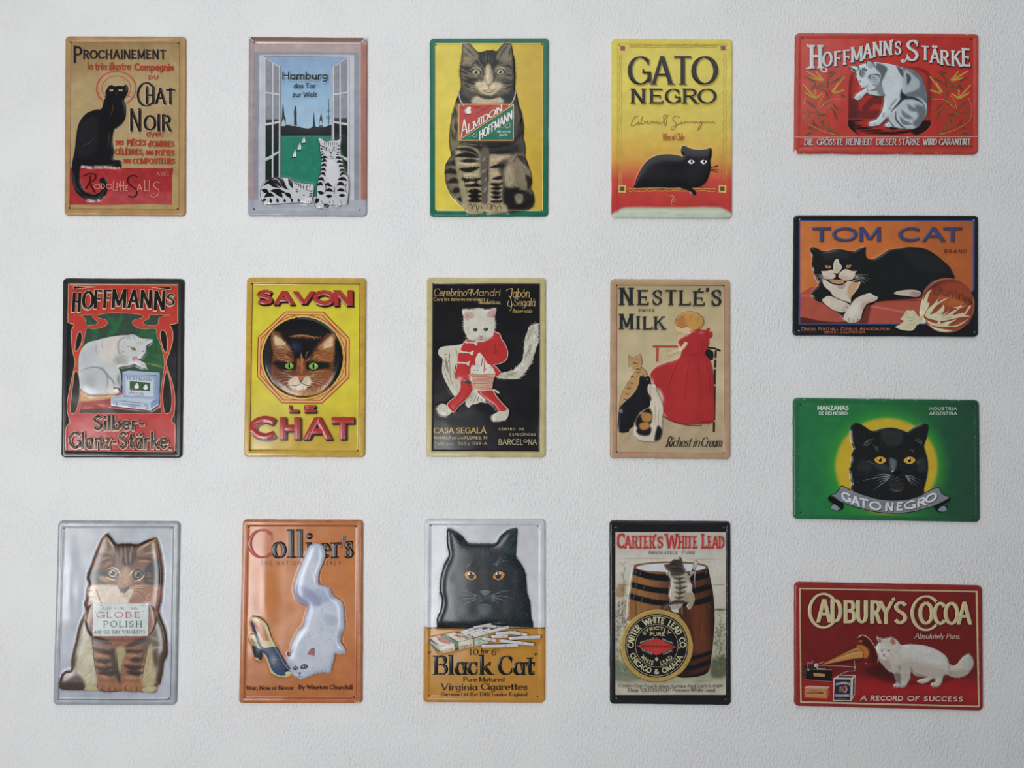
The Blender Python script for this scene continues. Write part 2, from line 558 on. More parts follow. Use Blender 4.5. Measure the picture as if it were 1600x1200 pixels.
        gx, gy = np.meshgrid(np.arange(math.floor(o[:, 0].min() / step), o[:, 0].max() / step + 1) * step,
                             np.arange(math.floor(o[:, 1].min() / step), o[:, 1].max() / step + 1) * step)
        gx, gy = gx.ravel(), gy.ravel()
        m = inside(o, gx, gy)
        for q in L[1:]: m &= ~inside(q, gx, gy)
        gx, gy = gx[m], gy[m]
        if len(gx):
            allb = np.array(pts)
            keep = np.ones(len(gx), bool)
            for k in range(0, len(gx), 4000):
                d = np.min((gx[k:k + 4000, None] - allb[None, :, 0]) ** 2 + (gy[k:k + 4000, None] - allb[None, :, 1]) ** 2, axis=1)
                keep[k:k + 4000] = d > (step * 0.45) ** 2
            pts += list(zip(gx[keep], gy[keep]))
        r = delaunay_2d_cdt([Vector(p) for p in pts], edges, [], 0, 1e-5, False)
        V = np.array([(p.x, p.y) for p in r[0]])
        T = np.array([tuple(t) for t in r[2]])
        if not len(T): return s
        cx, cy = V[T, 0].mean(1), V[T, 1].mean(1)
        m = inside(L[0], cx, cy)
        for q in L[1:]: m &= ~inside(q, cx, cy)
        # image y points down: flip so that faces look at the room
        T = T[m][:, ::-1]
        s._add(V, [tuple(int(a) for a in t) for t in T], col)
        return s

    def ribbon(s, p, w, col, raise_=0.0, lift=0.0, cap=0.0):
        """p (n,2); w scalar or array of full widths"""
        p = np.asarray(p, float)
        n = len(p)
        if n < 2: return
        d = np.gradient(p, axis=0)
        ln = np.hypot(d[:, 0], d[:, 1]) + 1e-9
        d /= ln[:, None]
        w = np.zeros(n) + w
        if cap:
            p = p.copy()
            p[0] -= d[0] * cap; p[-1] += d[-1] * cap
        nx = np.column_stack([-d[:, 1], d[:, 0]])
        if raise_ > 0: prof = [(-1, 0), (-.62, raise_), (.62, raise_), (1, 0)]
        else:
            nx_ = max(1, int(w.max() / 7))
            prof = [(2 * i / nx_ - 1, 0) for i in range(nx_ + 1)]
        k = len(prof)
        V = np.concatenate([p + nx * (w / 2 * a)[:, None] for a, _ in prof])
        lf = np.concatenate([np.full(n, lift + b) for _, b in prof])
        if raise_ > 0:
            for a in (n, 2 * n): lf[a] = lf[a + n - 1] = lift + raise_ * 0.35
        F_ = []
        for a in range(k - 1):
            for i in range(n - 1):
                F_.append((a * n + i, a * n + i + 1, (a + 1) * n + i + 1, (a + 1) * n + i))
        s._add(V, F_, col, lift=lf)

    filled = False

    def _over(s):
        """strokes that follow a filled shape lie a little above it"""
        if s.filled: s.level += .1
        s.filled = False

    def ribbon2(s, a, b, col, raise_=0.0):
        n = len(a)
        nx_ = max(1, int(np.hypot(*(a[0] - b[0])) / 7))
        prof = [(0, 0), (.2, raise_), (.8, raise_), (1, 0)] if raise_ > 0 else [(i / nx_, 0) for i in range(nx_ + 1)]
        V = np.concatenate([a * (1 - t) + b * t for t, _ in prof])
        lf = np.concatenate([np.full(n, h) for _, h in prof])
        if raise_ > 0:
            for k in (n, 2 * n): lf[k] = lf[k + n - 1] = raise_ * 0.35
        s._add(V, [(k * n + i, k * n + i + 1, (k + 1) * n + i + 1, (k + 1) * n + i) for k in range(len(prof) - 1) for i in range(n - 1)], col, lift=lf)

    def line(s, pts, w, col, taper=0, raise_=0.0, up=0.0, smooth=True, closed=False, step=6):
        s._over()
        s.level += up
        cf = colf(col)
        for q in (pts.split('|') if isinstance(pts, str) else [pts]):
            p = q if isinstance(q, np.ndarray) else spline(q, closed=False, smooth=smooth)
            if closed: p = np.vstack([p, p[:1]])
            p = resample(p, step)
            t = np.linspace(0, 1, len(p))
            ww = w * (np.ones(len(p)) if not taper else
                      (np.clip(1 - t, 0.08, 1) if taper == 1 else np.clip(np.sin(np.pi * t), 0.12, 1)))
            s.ribbon(p, ww, cf, raise_)
        return s

    def dots(s, pts, r, col, raise_=0.0, up=0.0, ry=None, rot=0):
        s._over()
        s.level += up
        for q in (P(pts) if isinstance(pts, str) else pts):
            s._disc(q[0], q[1], r, ry or r, col, raise_, rot)
        return s

    def _disc(s, x, y, rx, ry, col, raise_=0.0, rot=0, n=12):
        e = ell(x, y, rx, ry, n, rot)
        V = np.vstack([e, ell(x, y, rx * .6, ry * .6, n, rot), [[x, y]]])
        F_ = [(i, n + i, n + (i + 1) % n, (i + 1) % n) for i in range(n)] + [(n + i, 2 * n, n + (i + 1) % n) for i in range(n)]
        s._add(V, F_, col, lift=np.r_[np.zeros(n), np.full(n + 1, raise_)])

    # lettering --------------------------------------------------------
    def text(s, txt, x0, x1, yb, h, col, wt=.13, con=1.0, ser=0.0, slant=0.0, raise_=0.0, shadow=None, outline=None,
             xf=None, up=0.06, track=.13, caps=None, rnd=False, sh=None, first=1.0, word=1.0, split=None):
        """letters between x0 and x1 on baseline yb, capital height h; caps=height factor of small capitals"""
        s._over()
        s.level += up
        items, cx = [], 0.0
        for i, ch in enumerate(txt):
            big = 1.0
            c = ch
            if caps is not None and ch != ' ':
                if ch.islower(): c = {'ß': 'S'}.get(ch, ch.upper()); big = caps
            if ch == ' ':
                cx += .3 * word; continue
            w, g = glyph(c)
            ws = (caps ** .5 if big != 1.0 and caps else 1) * (first if i == 0 else 1)
            items.append((cx, big, ws, g, i))
            cx += w * ws + track
        cx -= track
        sx = (x1 - x0) / cx
        pas = []
        if shadow:
            if not isinstance(shadow, list): shadow = [shadow]
            for q in shadow: pas.append((q[0], q[1], q[2], q[3] if len(q) > 3 else 0, 0))
        if outline: pas.append((0, 0, outline[1], outline[0], 0))
        pas.append((0, 0, col, 0, raise_))
        T = wt * h
        if split is None: split = raise_ > 0
        own = (s.cur['name'], s.cur['label'])
        lv0 = s.level
        pcf = [colf(q[2]) for q in pas]
        for (gx, big, w, g, gi) in items:
            if split: s.part('letter', at=lv0)
            for pn, (dx, dy, cc, ex, rs) in enumerate(pas):
                cf = pcf[pn]
                s.level = lv0 + pn * .12
                hh = h * big * (sh(gi) if sh else 1)
                polys = []
                for kind, p in g:
                    q = np.column_stack([x0 + (gx + p[:, 0] * w) * sx, p[:, 1] * hh])
                    polys.append((kind, q))
                ends = [(q[0], q[-1]) for _, q in polys]
                for pi, (kind, q) in enumerate(polys):
                    if kind == 'D':
                        r = T * .62 + ex / 2
                        cxx, cyy = s._xf(q + 0, yb, slant, dx, dy, xf)[0]
                        s._disc(cxx, cyy, r, r, cf, rs)
                        continue
                    if kind in 'OS':
                        if kind == 'S': q = spline([tuple(t) for t in q], closed=False, seg=max(2.5, h * .09))
                        # closed ovals overlap themselves a little
                        q = resample(q, max(2.0, h * 0.07))
                    else:
                        q = resample(q, max(3.0, h * 0.25))
                    d = np.gradient(q, axis=0)
                    if con < 1:
                        a = np.arctan2(d[:, 1], d[:, 0])
                        f = np.abs(np.sin(a + math.radians(-22 if kind == 'L' else -8))) ** 1.5
                        ww = T * (con + (1 - con) * f)
                    else:
                        ww = np.full(len(q), T)
                    # keep outer edge of the letters inside the cap height
                    isv = kind in 'Vv' or (kind == 'L' and abs(d[0, 1]) > abs(d[0, 0]))
                    qq = q.copy()
                    if not isv:
                        lo, hi = qq[:, 1].min(), qq[:, 1].max()
                        top = hh if q[:, 1].max() > .8 * hh else (.62 * hh if q[:, 1].max() > .5 * hh else None)
                        inset = ww.min() / 2 if kind == 'L' else T * (con if con < 1 else 1) / 2
                        if hh > 0:
                            cyy = .5 * hh
                            f = np.clip((qq[:, 1] - cyy) / (cyy + 1e-6), -1, 1)
                            if kind != 'L' or True: qq[:, 1] -= np.where((qq[:, 1] > .93 * hh) | (qq[:, 1] < .07 * hh), np.sign(f) * inset, f * inset)
                    cap = ex / 2
                    if kind == 'L' and len(polys) > 1 and isv and not rnd: cap += 0
                    p2 = s._xf(qq, yb, slant, dx, dy, xf)
                    if isv and not rnd:
                        # straight stems and diagonals are cut level at the top and the foot
                        dd = qq[-1] - qq[0]
                        sn = abs(dd[1]) / (np.hypot(*dd) + 1e-9)
                        hw = (ww + ex) / 2 / max(sn, .45)
                        qe = qq.copy()
                        if ex: qe[0, 1] += np.sign(-dd[1]) * ex / 2; qe[-1, 1] += np.sign(dd[1]) * ex / 2
                        s.ribbon2(s._xf(np.column_stack([qe[:, 0] - hw, qe[:, 1]]), yb, slant, dx, dy, xf),
                                  s._xf(np.column_stack([qe[:, 0] + hw, qe[:, 1]]), yb, slant, dx, dy, xf), cf, rs)
                    else:
                        s.ribbon(p2, ww + ex, cf, rs, cap=cap)
                    if rnd:
                        for e_ in (p2[0], p2[-1]): s._disc(e_[0], e_[1], (ww[0] + ex) / 2, (ww[0] + ex) / 2, cf, rs, n=8)
                    elif kind == 'L' and not isv and False:
                        # close the mitre where two strokes meet
                        for k2, e_ in ((0, qq[0]), (-1, qq[-1])):
                            if any(np.hypot(*(q[k2] - o)) < .02 * hh + .5 for j, E in enumerate(ends) if j != pi and polys[j][0] == 'L' for o in E):
                                yk = np.clip(e_[1], ww[0] * .5, hh - ww[0] * .5)
                                c_ = s._xf(np.array([[e_[0], yk]]), yb, slant, dx, dy, xf)[0]
                                rr_ = (min(ww[0], T * (con + .25)) + ex) * .5
                                s._disc(c_[0], c_[1], rr_, rr_, cf, rs, n=8)
                    if ser and np.abs(np.diff(q, axis=0)).sum() > .22 * hh and q[:, 1].min() < .7 * hh:
                        st = T * max(con, .3) * .9 + ex
                        L_ = ser * h + ex / 2
                        for k2 in (0, -1):
                            e_ = q[k2]
                            if kind in 'Vv':
                                if k2 == -1 and e_[1] > .03 * hh and e_[1] > 0: continue
                                if k2 == 0 and not (abs(e_[1] - hh) < .03 * hh or abs(e_[1] - .62 * hh) < .02 * hh): continue
                                if k2 == 0 and abs(e_[1] - .62 * hh) < .02 * hh and kind == 'V' and len(polys) > 2: continue
                            elif kind == 'L':
                                if any(np.hypot(*(e_ - o)) < .05 * hh for j, E in enumerate(ends) if j != pi for o in E): continue
                                near = any(np.min(np.hypot(*(resample(o[1], 2) - e_).T)) < T * .6 for j, o in enumerate(polys) if j != pi and o[0] != 'D')
                                if near: continue
                            else:
                                near = any(np.min(np.hypot(*(resample(o[1], 2) - e_).T)) < T * .9 for j, o in enumerate(polys) if j != pi and o[0] != 'D')
                                if near or np.hypot(*(q[0] - q[-1])) < T: continue
                            if isv:
                                yy = e_[1] + (-st / 2 if e_[1] > .3 * hh else st / 2) + (0 if not ex else (ex / 2 if e_[1] > .3 * hh else -ex / 2))
                                hw = ww[k2] / 2 + L_
                                xl = e_[0] - hw; xr = e_[0] + (hw if not (kind == 'v' and k2 == 0) else 0)
                                a_ = np.array([(xl, yy), (e_[0], yy), (xr, yy)])
                                s.ribbon(s._xf(a_, yb, slant, dx, dy, xf), st, cf, rs)
                            else:
                                sg = -1 if e_[1] > .5 * hh else 1
                                yy = np.clip(qq[k2][1], 0, hh)
                                a_ = np.array([(e_[0], yy - sg * st * .5), (e_[0] + 0, yy + sg * (L_ * 1.5 + st))])
                                s.ribbon(s._xf(a_, yb, slant, dx, dy, xf), [T * .5 + ex, T * .35 + ex], cf, rs)
        if split: s.part(own[0], own[1], at=s.level)
        return s

    def _xf(s, q, yb, slant, dx, dy, xf):
        x = q[:, 0] + slant * q[:, 1]
        if xf is None:
            return np.column_stack([x + dx, (yb(x) if callable(yb) else yb) - q[:, 1] + dy])
        X, Y = xf(x, q[:, 1])
        return np.column_stack([X + dx, Y + dy])

    # fur --------------------------------------------------------------
    def hairs(s, region, n, canvas, arrows, L=16, w=2.0, jit=.22, edge=0, up=0.06, bend=.3, seed=3, light=1.0, holes=()):
        """short brush hairs following a field of arrows (x, y, dx, dy)"""
        r = np.random.RandomState(seed)
        n = int(n * 1.5); L = L * .8; w = w * .8; jit = jit * .85
        s.level += up
        p = region if isinstance(region, np.ndarray) else spline(region)
        lo, hi = p.min(0), p.max(0)
        q = r.rand(int(n * 2.4) + 10, 2) * (hi - lo) + lo
        q = q[inside(p, q[:, 0], q[:, 1])][:n]
        for h in holes: q = q[~inside(h, q[:, 0], q[:, 1])]
        if edge:
            e = resample(np.vstack([p, p[:1]]), edge)
            q = np.vstack([q, e + r.randn(*e.shape) * 1.0])
        A = np.array(arrows, float)
        A[:, 2:] /= np.hypot(A[:, 2], A[:, 3])[:, None]
        d2 = (q[:, None, 0] - A[None, :, 0]) ** 2 + (q[:, None, 1] - A[None, :, 1]) ** 2
        W = 1 / (d2 + 60) ** 1.5
        d = np.stack([(W * A[:, 2]).sum(1), (W * A[:, 3]).sum(1)], 1)
        d /= np.hypot(d[:, 0], d[:, 1])[:, None] + 1e-9
        an = np.arctan2(d[:, 1], d[:, 0]) + r.randn(len(q)) * .28
        ln = L * (.55 + .9 * r.rand(len(q)))
        bd = r.randn(len(q)) * bend
        if edge:
            ln[-len(e):] *= .6
            k_e = len(e)
        c = canvas(q[:, 0], q[:, 1])
        c = (c * SAT + (c @ np.array([.3, .55, .15]))[:, None] * (1 - SAT)) * s.gain * light
        k = np.exp(r.randn(len(q)) * jit)
        c = np.clip(c * k[:, None] + (k[:, None] > 1) * (k[:, None] - 1) * .012, 0, .95)
        pts, N = [], len(q)
        pos = q.copy()
        wid = [w * .7, w, w * .12]
        V = []
        for j in range(3):
            nx, ny = -np.sin(an), np.cos(an)
            hw = wid[j] / 2
            V.append(np.column_stack([pos[:, 0] + nx * hw, pos[:, 1] + ny * hw]))
            V.append(np.column_stack([pos[:, 0] - nx * hw, pos[:, 1] - ny * hw]))
            pos = pos + np.column_stack([np.cos(an), np.sin(an)]) * (ln / 2)[:, None]
            an = an + bd
        V = np.stack(V, 1).reshape(-1, 2)
        col = np.repeat(c, 6, axis=0)
        lf = np.repeat(r.rand(N) * .05, 6)
        m_ = s.sub('fur', True)
        n0 = s.cur['n']
        s.cur['v'].append(np.column_stack([V, s.hgt(V[:, 0], V[:, 1]) + s.level * LV + lf * LV]))
        s.cur['c'].append(col)
        b = (np.arange(N) * 6 + n0)
        f = np.concatenate([np.column_stack([b, b + 2, b + 3, b + 1]), np.column_stack([b + 2, b + 4, b + 5, b + 3])])
        s.cur['f'] += f.tolist()
        s.cur['n'] = n0 + len(V)
        s.cur = m_
        s.level += 0.05
        return s

    def figure(s, pts, canvas, step=5.0, up=0.06):
        return s.fill(pts, canvas, step=step, up=up)

    def whisk(s, lines, w, col, up=.05):
        s._over()
        m = s.sub('whiskers', True)
        s.line(lines, w, col, taper=1, up=up)
        s.cur = m
        return s

    # tin plate --------------------------------------------------------
    def quad(s, inset, k=0):
        """corner points of the plate moved inwards by inset"""
        c = s.cor
        out = []
        for i in range(4):
            a, b, d = c[i], c[(i + 1) % 4], c[(i - 1) % 4]
            e1 = (b - a) / np.hypot(*(b - a)); e2 = (d - a) / np.hypot(*(d - a))
            out.append(a + (e1 + e2) * inset)
        return np.array(out)

    def ring(s, inset, rad, nc=7, ns=150):
        q = s.quad(inset)
        out = []
        for i in range(4):
            a, b, d = q[i], q[(i + 1) % 4], q[(i - 1) % 4]
            e1 = (b - a) / np.hypot(*(b - a)); e2 = (d - a) / np.hypot(*(d - a))
            ctr = a + (e1 + e2) * rad
            for t in np.linspace(0, math.pi / 2, nc):
                out.append(ctr - e1 * rad * math.sin(math.pi / 2 - t) * 1.0 - e2 * rad * math.sin(t))
            p1 = a + e1 * rad
            c2 = b - e1 * rad
            # straight run to the next corner
            for t in np.linspace(0, 1, ns + 2)[1:-1]:
                out.append(p1 * (1 - t) + c2 * t)
        return np.array(out)

    def plate(s, rimcol, panelcol, step=5.0, edge=None, rim_in=None, wob=1.6, crest=1.0, sink=0.9, hole=7, holecol='0A0A0A', holes=None, rimlabel=None):
        """folded rim (rings) + pressed inner panel"""
        k = s.sc / 4.0
        R, W_ = s.rad * k, (rim_in or s.rimw) * k
        # inner panel sits a little lower than the rim
        prof = [(0, -4.15), (0.6, -2.8), (2.2, -1.3), (5, -.35), (9, .0), (W_ / k * .5, crest * .25), (W_ / k * .72, crest * .1), (W_ / k * .86, 0), (W_ / k, 0), (W_ / k + .8, -sink), (W_ / k + 7, -sink)]
        q = s.quad(W_)
        inn = s.ring(W_, max(3, R * .12))
        sd = np.full(s.gx.shape, 1e9)
        for i in range(4):
            p, e = q[i], q[(i + 1) % 4] - q[i]
            e = e / np.hypot(*e)
            sd = np.minimum(sd, (s.gx - p[0]) * -e[1] + (s.gy - p[1]) * e[0])
        t = np.clip(sd / (7 * k), 0, 1)
        s.H += -sink * t * t * (3 - 2 * t)
        rings, hs = [], []
        for d, hz in prof:
            t = min(1, d * k / W_)
            rr = s.ring(d * k, R * (1 - t) + max(3, R * .12) * t)
            rings.append(rr); hs.append(hz)
        n = len(rings[0])
        th = np.arange(n)
        r = np.random.RandomState(int(s.ox))
        # dents of the folded edge
        dent = np.interp(th, np.linspace(0, n, 50), r.randn(50)) * wob * k
        ctr = s.cor.mean(0)
        V, L = [], []
        for i, (rr, hz) in enumerate(zip(rings, hs)):
            f = max(0, 1 - i / 4)
            dirv = (rr - ctr) / np.hypot(*(rr - ctr).T)[:, None]
            V.append(rr + dirv * (dent * f * .5)[:, None])
            L.append(np.full(n, hz))
        V = np.vstack(V); L = np.concatenate(L)
        F_ = []
        for i in range(len(rings) - 1):
            for j in range(n):
                j2 = (j + 1) % n
                F_.append((i * n + j, (i + 1) * n + j, (i + 1) * n + j2, i * n + j2))
        s.level = 0
        s.part('rim', rimlabel, at=0.0)
        hh = s.hgt(V[:, 0], V[:, 1])
        # height is the profile near the edge, blending to the buckled tin
        hh = np.where(np.arange(len(V)) // n < 4, 0, hh)
        ri = np.arange(len(V)) // n
        last = ri >= len(rings) - 3
        raw = np.where(last, s.hgt(V[:, 0], V[:, 1]) - np.array([0.0, .5, .7])[np.clip(ri - len(rings) + 3, 0, 2)], L + hh * .6 * (L > -1))
        s._add(V, F_, rimcol, raw=raw)
        s.part('panel', at=0.0)
        s.fill([inn], panelcol, step=step, up=0, keep_pts=True)
        s.part('nail_hole', at=.3)
        return s

    def holes(s, pts, r=5, col='090909'):
        k = s.sc / 4.0
        for x, y, _ in P(pts):
            s.part('nail_hole', at=.7)
            s._disc(x, y, r * k, r * k, col, 0)
        s.flush()
        s.level = 0.3
        return s


def eye(S, x, y, rx, ry, iris, rot=0, rim='15110F', pup=.3, pupy=.85, rimw=1.28, glint=True, lid=True, gx=-.2, gy=-.3, px=0):
    """printed cat's eye: dark rim, iris, pupil, glint"""
    def almond(a, b, r):
        t = np.radians(np.arange(0, 360, 20))
        X = a * np.cos(t); Y = b * np.sin(t) * (1 - .25 * np.cos(t) ** 2)
        c, s_ = math.cos(math.radians(r)), math.sin(math.radians(r))
        return np.column_stack([x + X * c - Y * s_, y + X * s_ + Y * c])
    m_ = S.sub('eye')
    S.fill([almond(rx * rimw, ry * rimw, rot)], rim, step=3)
    S.fill([almond(rx, ry, rot)], iris, step=3)
    S.level += .04
    S._disc(x + px * rx, y, rx * pup, ry * pupy, '0C0A09', 0)
    S.level += .04
    if glint: S._disc(x + px * rx + gx * rx, y + gy * ry, rx * .14, rx * .14, 'F2F2EC', 0, n=8)
    S.level += .02
    S.cur = m_


def frame_line(S, inset, w, col, up=.05, rad=3):
    q = S.ring(inset * S.sc / 4, rad, nc=3)
    S.level += up
    S.ribbon(np.vstack([q, q[:2]]), w, col)


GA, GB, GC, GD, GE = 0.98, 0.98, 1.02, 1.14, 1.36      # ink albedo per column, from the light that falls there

wall_me = bpy.data.meshes.new('wall_back')
wall_me.from_pydata([(x, y, z) for y in (0, .12) for x, z in ((-2.3, 0), (2.6, 0), (2.6, 2.7), (-2.3, 2.7))], [],
                    [(0, 1, 2, 3), (5, 4, 7, 6), (4, 0, 3, 7), (1, 5, 6, 2), (3, 2, 6, 7), (4, 5, 1, 0)])
wall_me.materials.append(mat_plaster())
wall = bpy.data.objects.new('wall_back', wall_me)
wall['kind'] = 'structure'
wall['label'] = 'white painted plaster wall with rough roller texture'
bpy.context.collection.objects.link(wall)

for i, (px, py, r) in enumerate(((853, 748, 3.2), (708, 372, 3.0), (160, 1113, 2.2), (1533, 1131, 2.6), (545, 1187, 3.0), (1066, 1104, 1.8), (275, 1118, 2.0), (325, 1042, 2.2), (62, 190, 2.0))):
    bx_, bz_ = to_wall(px, py)
    n_ = 10
    vs_, fs_ = [], []
    for ring_, (rr_, hh_) in enumerate(((1, 0), (.75, .55), (.35, .85))):
        for j in range(n_):
            t_ = j / n_ * 2 * math.pi
            k_ = rr_ * (1 + .25 * math.sin(3 * t_ + i))
            vs_.append((bx_ + r * k_ * .001 * math.cos(t_), .0006 - hh_ * r * .0005, bz_ + r * k_ * .001 * math.sin(t_)))
    for ring_ in range(2):
        for j in range(n_):
            fs_.append((ring_ * n_ + j, ring_ * n_ + (j + 1) % n_, (ring_ + 1) * n_ + (j + 1) % n_, (ring_ + 1) * n_ + j))
    fs_.append(tuple(range(2 * n_, 3 * n_)))
    pm_ = bpy.data.meshes.new('plaster_bump')
    pm_.from_pydata(vs_, [], fs_)
    pm_.polygons.foreach_set('use_smooth', [True] * len(pm_.polygons))
    pm_.materials.append(wall_me.materials[0])
    po_ = bpy.data.objects.new('plaster_bump', pm_)
    bpy.context.collection.objects.link(po_)
    po_.parent = wall

# ================================================================== 1: ochre poster sign, black cat
def sign_black_cat_poster():
    S = Sign('tin_sign', 'ochre tin sign with black sitting cat on red block and black and red French lettering', 90, 45, 4,
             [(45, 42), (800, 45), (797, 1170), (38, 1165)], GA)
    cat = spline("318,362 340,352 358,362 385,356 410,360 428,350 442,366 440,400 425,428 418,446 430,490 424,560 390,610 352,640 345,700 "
                 "352,760 350,815 396,824 402,850 390,872 300,868 200,870 150,862 140,900 146,960 170,1010 220,1036 262,1026 284,996 268,962 "
                 "262,946 282,930 306,944 316,990 300,1046 250,1078 180,1070 124,1030 98,970 90,900 92,840 108,760 116,680 134,590 180,530 "
                 "240,505 275,500 290,450 300,430 300,395 308,380")
    S.emb("78,868 716,868 716,1100 78,1100", .7, 8)
    S.dome(cat, 2.6, 6)
    for a in ((498, 330, 600, 495), (552, 355, 735, 475), (452, 500, 712, 645)):
        S.emb(P("%d,%d %d,%d %d,%d %d,%d" % (a[0], a[1], a[2], a[1], a[2], a[3], a[0], a[3])), .6, 14)
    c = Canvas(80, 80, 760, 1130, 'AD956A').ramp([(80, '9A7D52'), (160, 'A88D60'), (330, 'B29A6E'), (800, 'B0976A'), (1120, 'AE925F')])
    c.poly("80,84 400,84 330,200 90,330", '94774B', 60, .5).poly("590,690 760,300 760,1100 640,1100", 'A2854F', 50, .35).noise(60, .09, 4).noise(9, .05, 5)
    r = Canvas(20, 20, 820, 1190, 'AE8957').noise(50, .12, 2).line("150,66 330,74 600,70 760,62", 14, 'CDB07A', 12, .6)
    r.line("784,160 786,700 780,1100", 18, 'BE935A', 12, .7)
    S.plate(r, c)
    S.holes("82,84 753,90 74,1121 750,1125")
    S.part('border_line'); frame_line(S, 39, 2.5, '6B5130')
    S.part('red_block')
    rb = Canvas(70, 860, 720, 1110, 'A62C2D').poly("300,1020 720,1030 720,1110 200,1110", 'B24A4C', 30, .7).poly("400,900 700,880 700,960 500,980", '98262A', 25, .6).noise(26, .16, 3)
    S.fill("79,868* 700,872 706,866 722,874 720,898 716,912* 714,1100* 560,1096 300,1102 77,1098*", rb, step=7)
    S.part('halo_disc', 'faded red disc printed behind the head')
    S.fill([ell(366, 372, 128, 112, 40), ell(366, 372, 118, 103, 40)], 'C05A42', step=5)
    S.fill([ell(366, 372, 92, 80, 40), ell(366, 372, 88, 76, 40)], 'C05A42', step=5)
    S.part('cat_figure', 'black sitting cat with tail curled over the red block', up=.2)
    k = Canvas(60, 330, 500, 1100, '141316', 3).poly("140,600 250,560 240,760 130,800", '1F1F22', 20).lines("160,1050 250,1062 300,1010|104,900 112,980 150,1030", 14, '3A3B3E', 8, .8)
    S.fill(cat, k, step=5)
    S.line("150,742 200,716 240,680|330,640 322,700 318,760|205,852 290,858 380,846|330,560 350,500 345,460", 3, '56493A', taper=2, up=.06)
    for x in (340, 398):
        S.fill(ell(x, 388, 12, 7, 12), 'C9BE8C', step=3); S._disc(x, 388, 3, 6, '101010')
    S.line("366,404 372,410 378,404|372,410 372,417", 2, '6A5C44')
    S.whisk("345,412 270,400 225,402|345,416 280,425 230,440|400,412 470,400 515,402|400,416 465,425 512,440", 2.4, '2E241B')
    D = '1C1216'
    S.part('lettering', 'black raised lettering')
    S.text('P', 101, 150, 208, 98, D, wt=.15, con=.7, rnd=1, raise_=.35)
    S.text('ROCHAINEMENT', 162, 676, 188, 56, D, wt=.19, con=.75, rnd=1, raise_=.3, track=.2)
    hl = [(-3, 3, 'C9B58A', 3)]
    S.text('C', 500, 598, 492, 158, D, wt=.1, rnd=1, raise_=.5, con=.7, shadow=hl)
    S.text('HAT', 556, 730, 470, 100, D, wt=.17, rnd=1, raise_=.5, con=.7, shadow=hl, track=.16, sh=lambda i: 1.0 if i == 0 else .92)
    S.text('N', 456, 522, 640, 134, D, wt=.13, rnd=1, raise_=.5, con=.7, shadow=hl)
    S.text('OIR', 545, 708, 640, 100, D, wt=.17, rnd=1, raise_=.5, con=.7, shadow=hl, track=.2)
    S.part('small_lettering', 'red and black printed words')
    R_ = 'B0392A'
    S.text('la', 187, 220, 255, 46, R_, wt=.11, rnd=1); S.text('très', 234, 308, 258, 46, R_, wt=.11, rnd=1)
    S.text('illustre', 322, 456, 258, 48, R_, wt=.11, rnd=1)
    S.text('Compagnie', 482, 724, 262, 46, R_, wt=.15, rnd=1)
    S.text('DU', 570, 628, 316, 24, R_, wt=.2, rnd=1, track=.3)
    S.text('avec', 556, 660, 676, 44, R_, wt=.13, rnd=1)
    S.text('ses', 362, 412, 728, 46, R_, wt=.13, rnd=1); S.text('PIÈCES', 434, 552, 732, 38, R_, wt=.17, rnd=1)
    S.text("d'OMBRES", 566, 728, 738, 36, R_, wt=.17, rnd=1)
    S.text('CÉLÈBRES,', 358, 538, 788, 36, R_, wt=.17, rnd=1); S.text('ses', 552, 598, 790, 44, R_, wt=.13, rnd=1)
    S.text('POËTES', 612, 728, 794, 34, R_, wt=.17, rnd=1)
    S.text('ses', 412, 458, 842, 44, R_, wt=.13, rnd=1); S.text('COMPOSITEURS', 472, 732, 846, 36, R_, wt=.17, rnd=1, track=.1)
    S.text('AVEC', 624, 698, 920, 24, 'CF8D80', wt=.09, rnd=1, track=.2)
    PK = 'DB8F80'
    S.text('O', 232, 270, 1004, 34, PK, wt=.13); S.text('D', 276, 300, 1004, 34, PK, wt=.13); S.text('O', 310, 344, 1004, 34, PK, wt=.13)
    S.text('LPHE', 350, 442, 1016, 62, PK, wt=.08, rnd=1, sh=lambda i: (1, .8, 1, .55)[i]); S.text('A', 500, 532, 1016, 46, PK, wt=.1)
    S.text('LI', 545, 580, 1016, 66, PK, wt=.08, track=.3, rnd=1); S.line("640,965 622,958 604,975 612,995 636,1010 632,1040 604,1056 586,1044", 5, PK)
    K2 = '23151A'
    S.line("206,918 200,960 176,1004|164,922 200,906 238,914 234,942 200,962|200,962 216,990 238,1030", 6, K2, up=.1)
    S.line("500,930 480,918 450,925 438,955 460,982 492,1005 496,1034 474,1054 444,1046", 6.5, K2)
    S.flush()


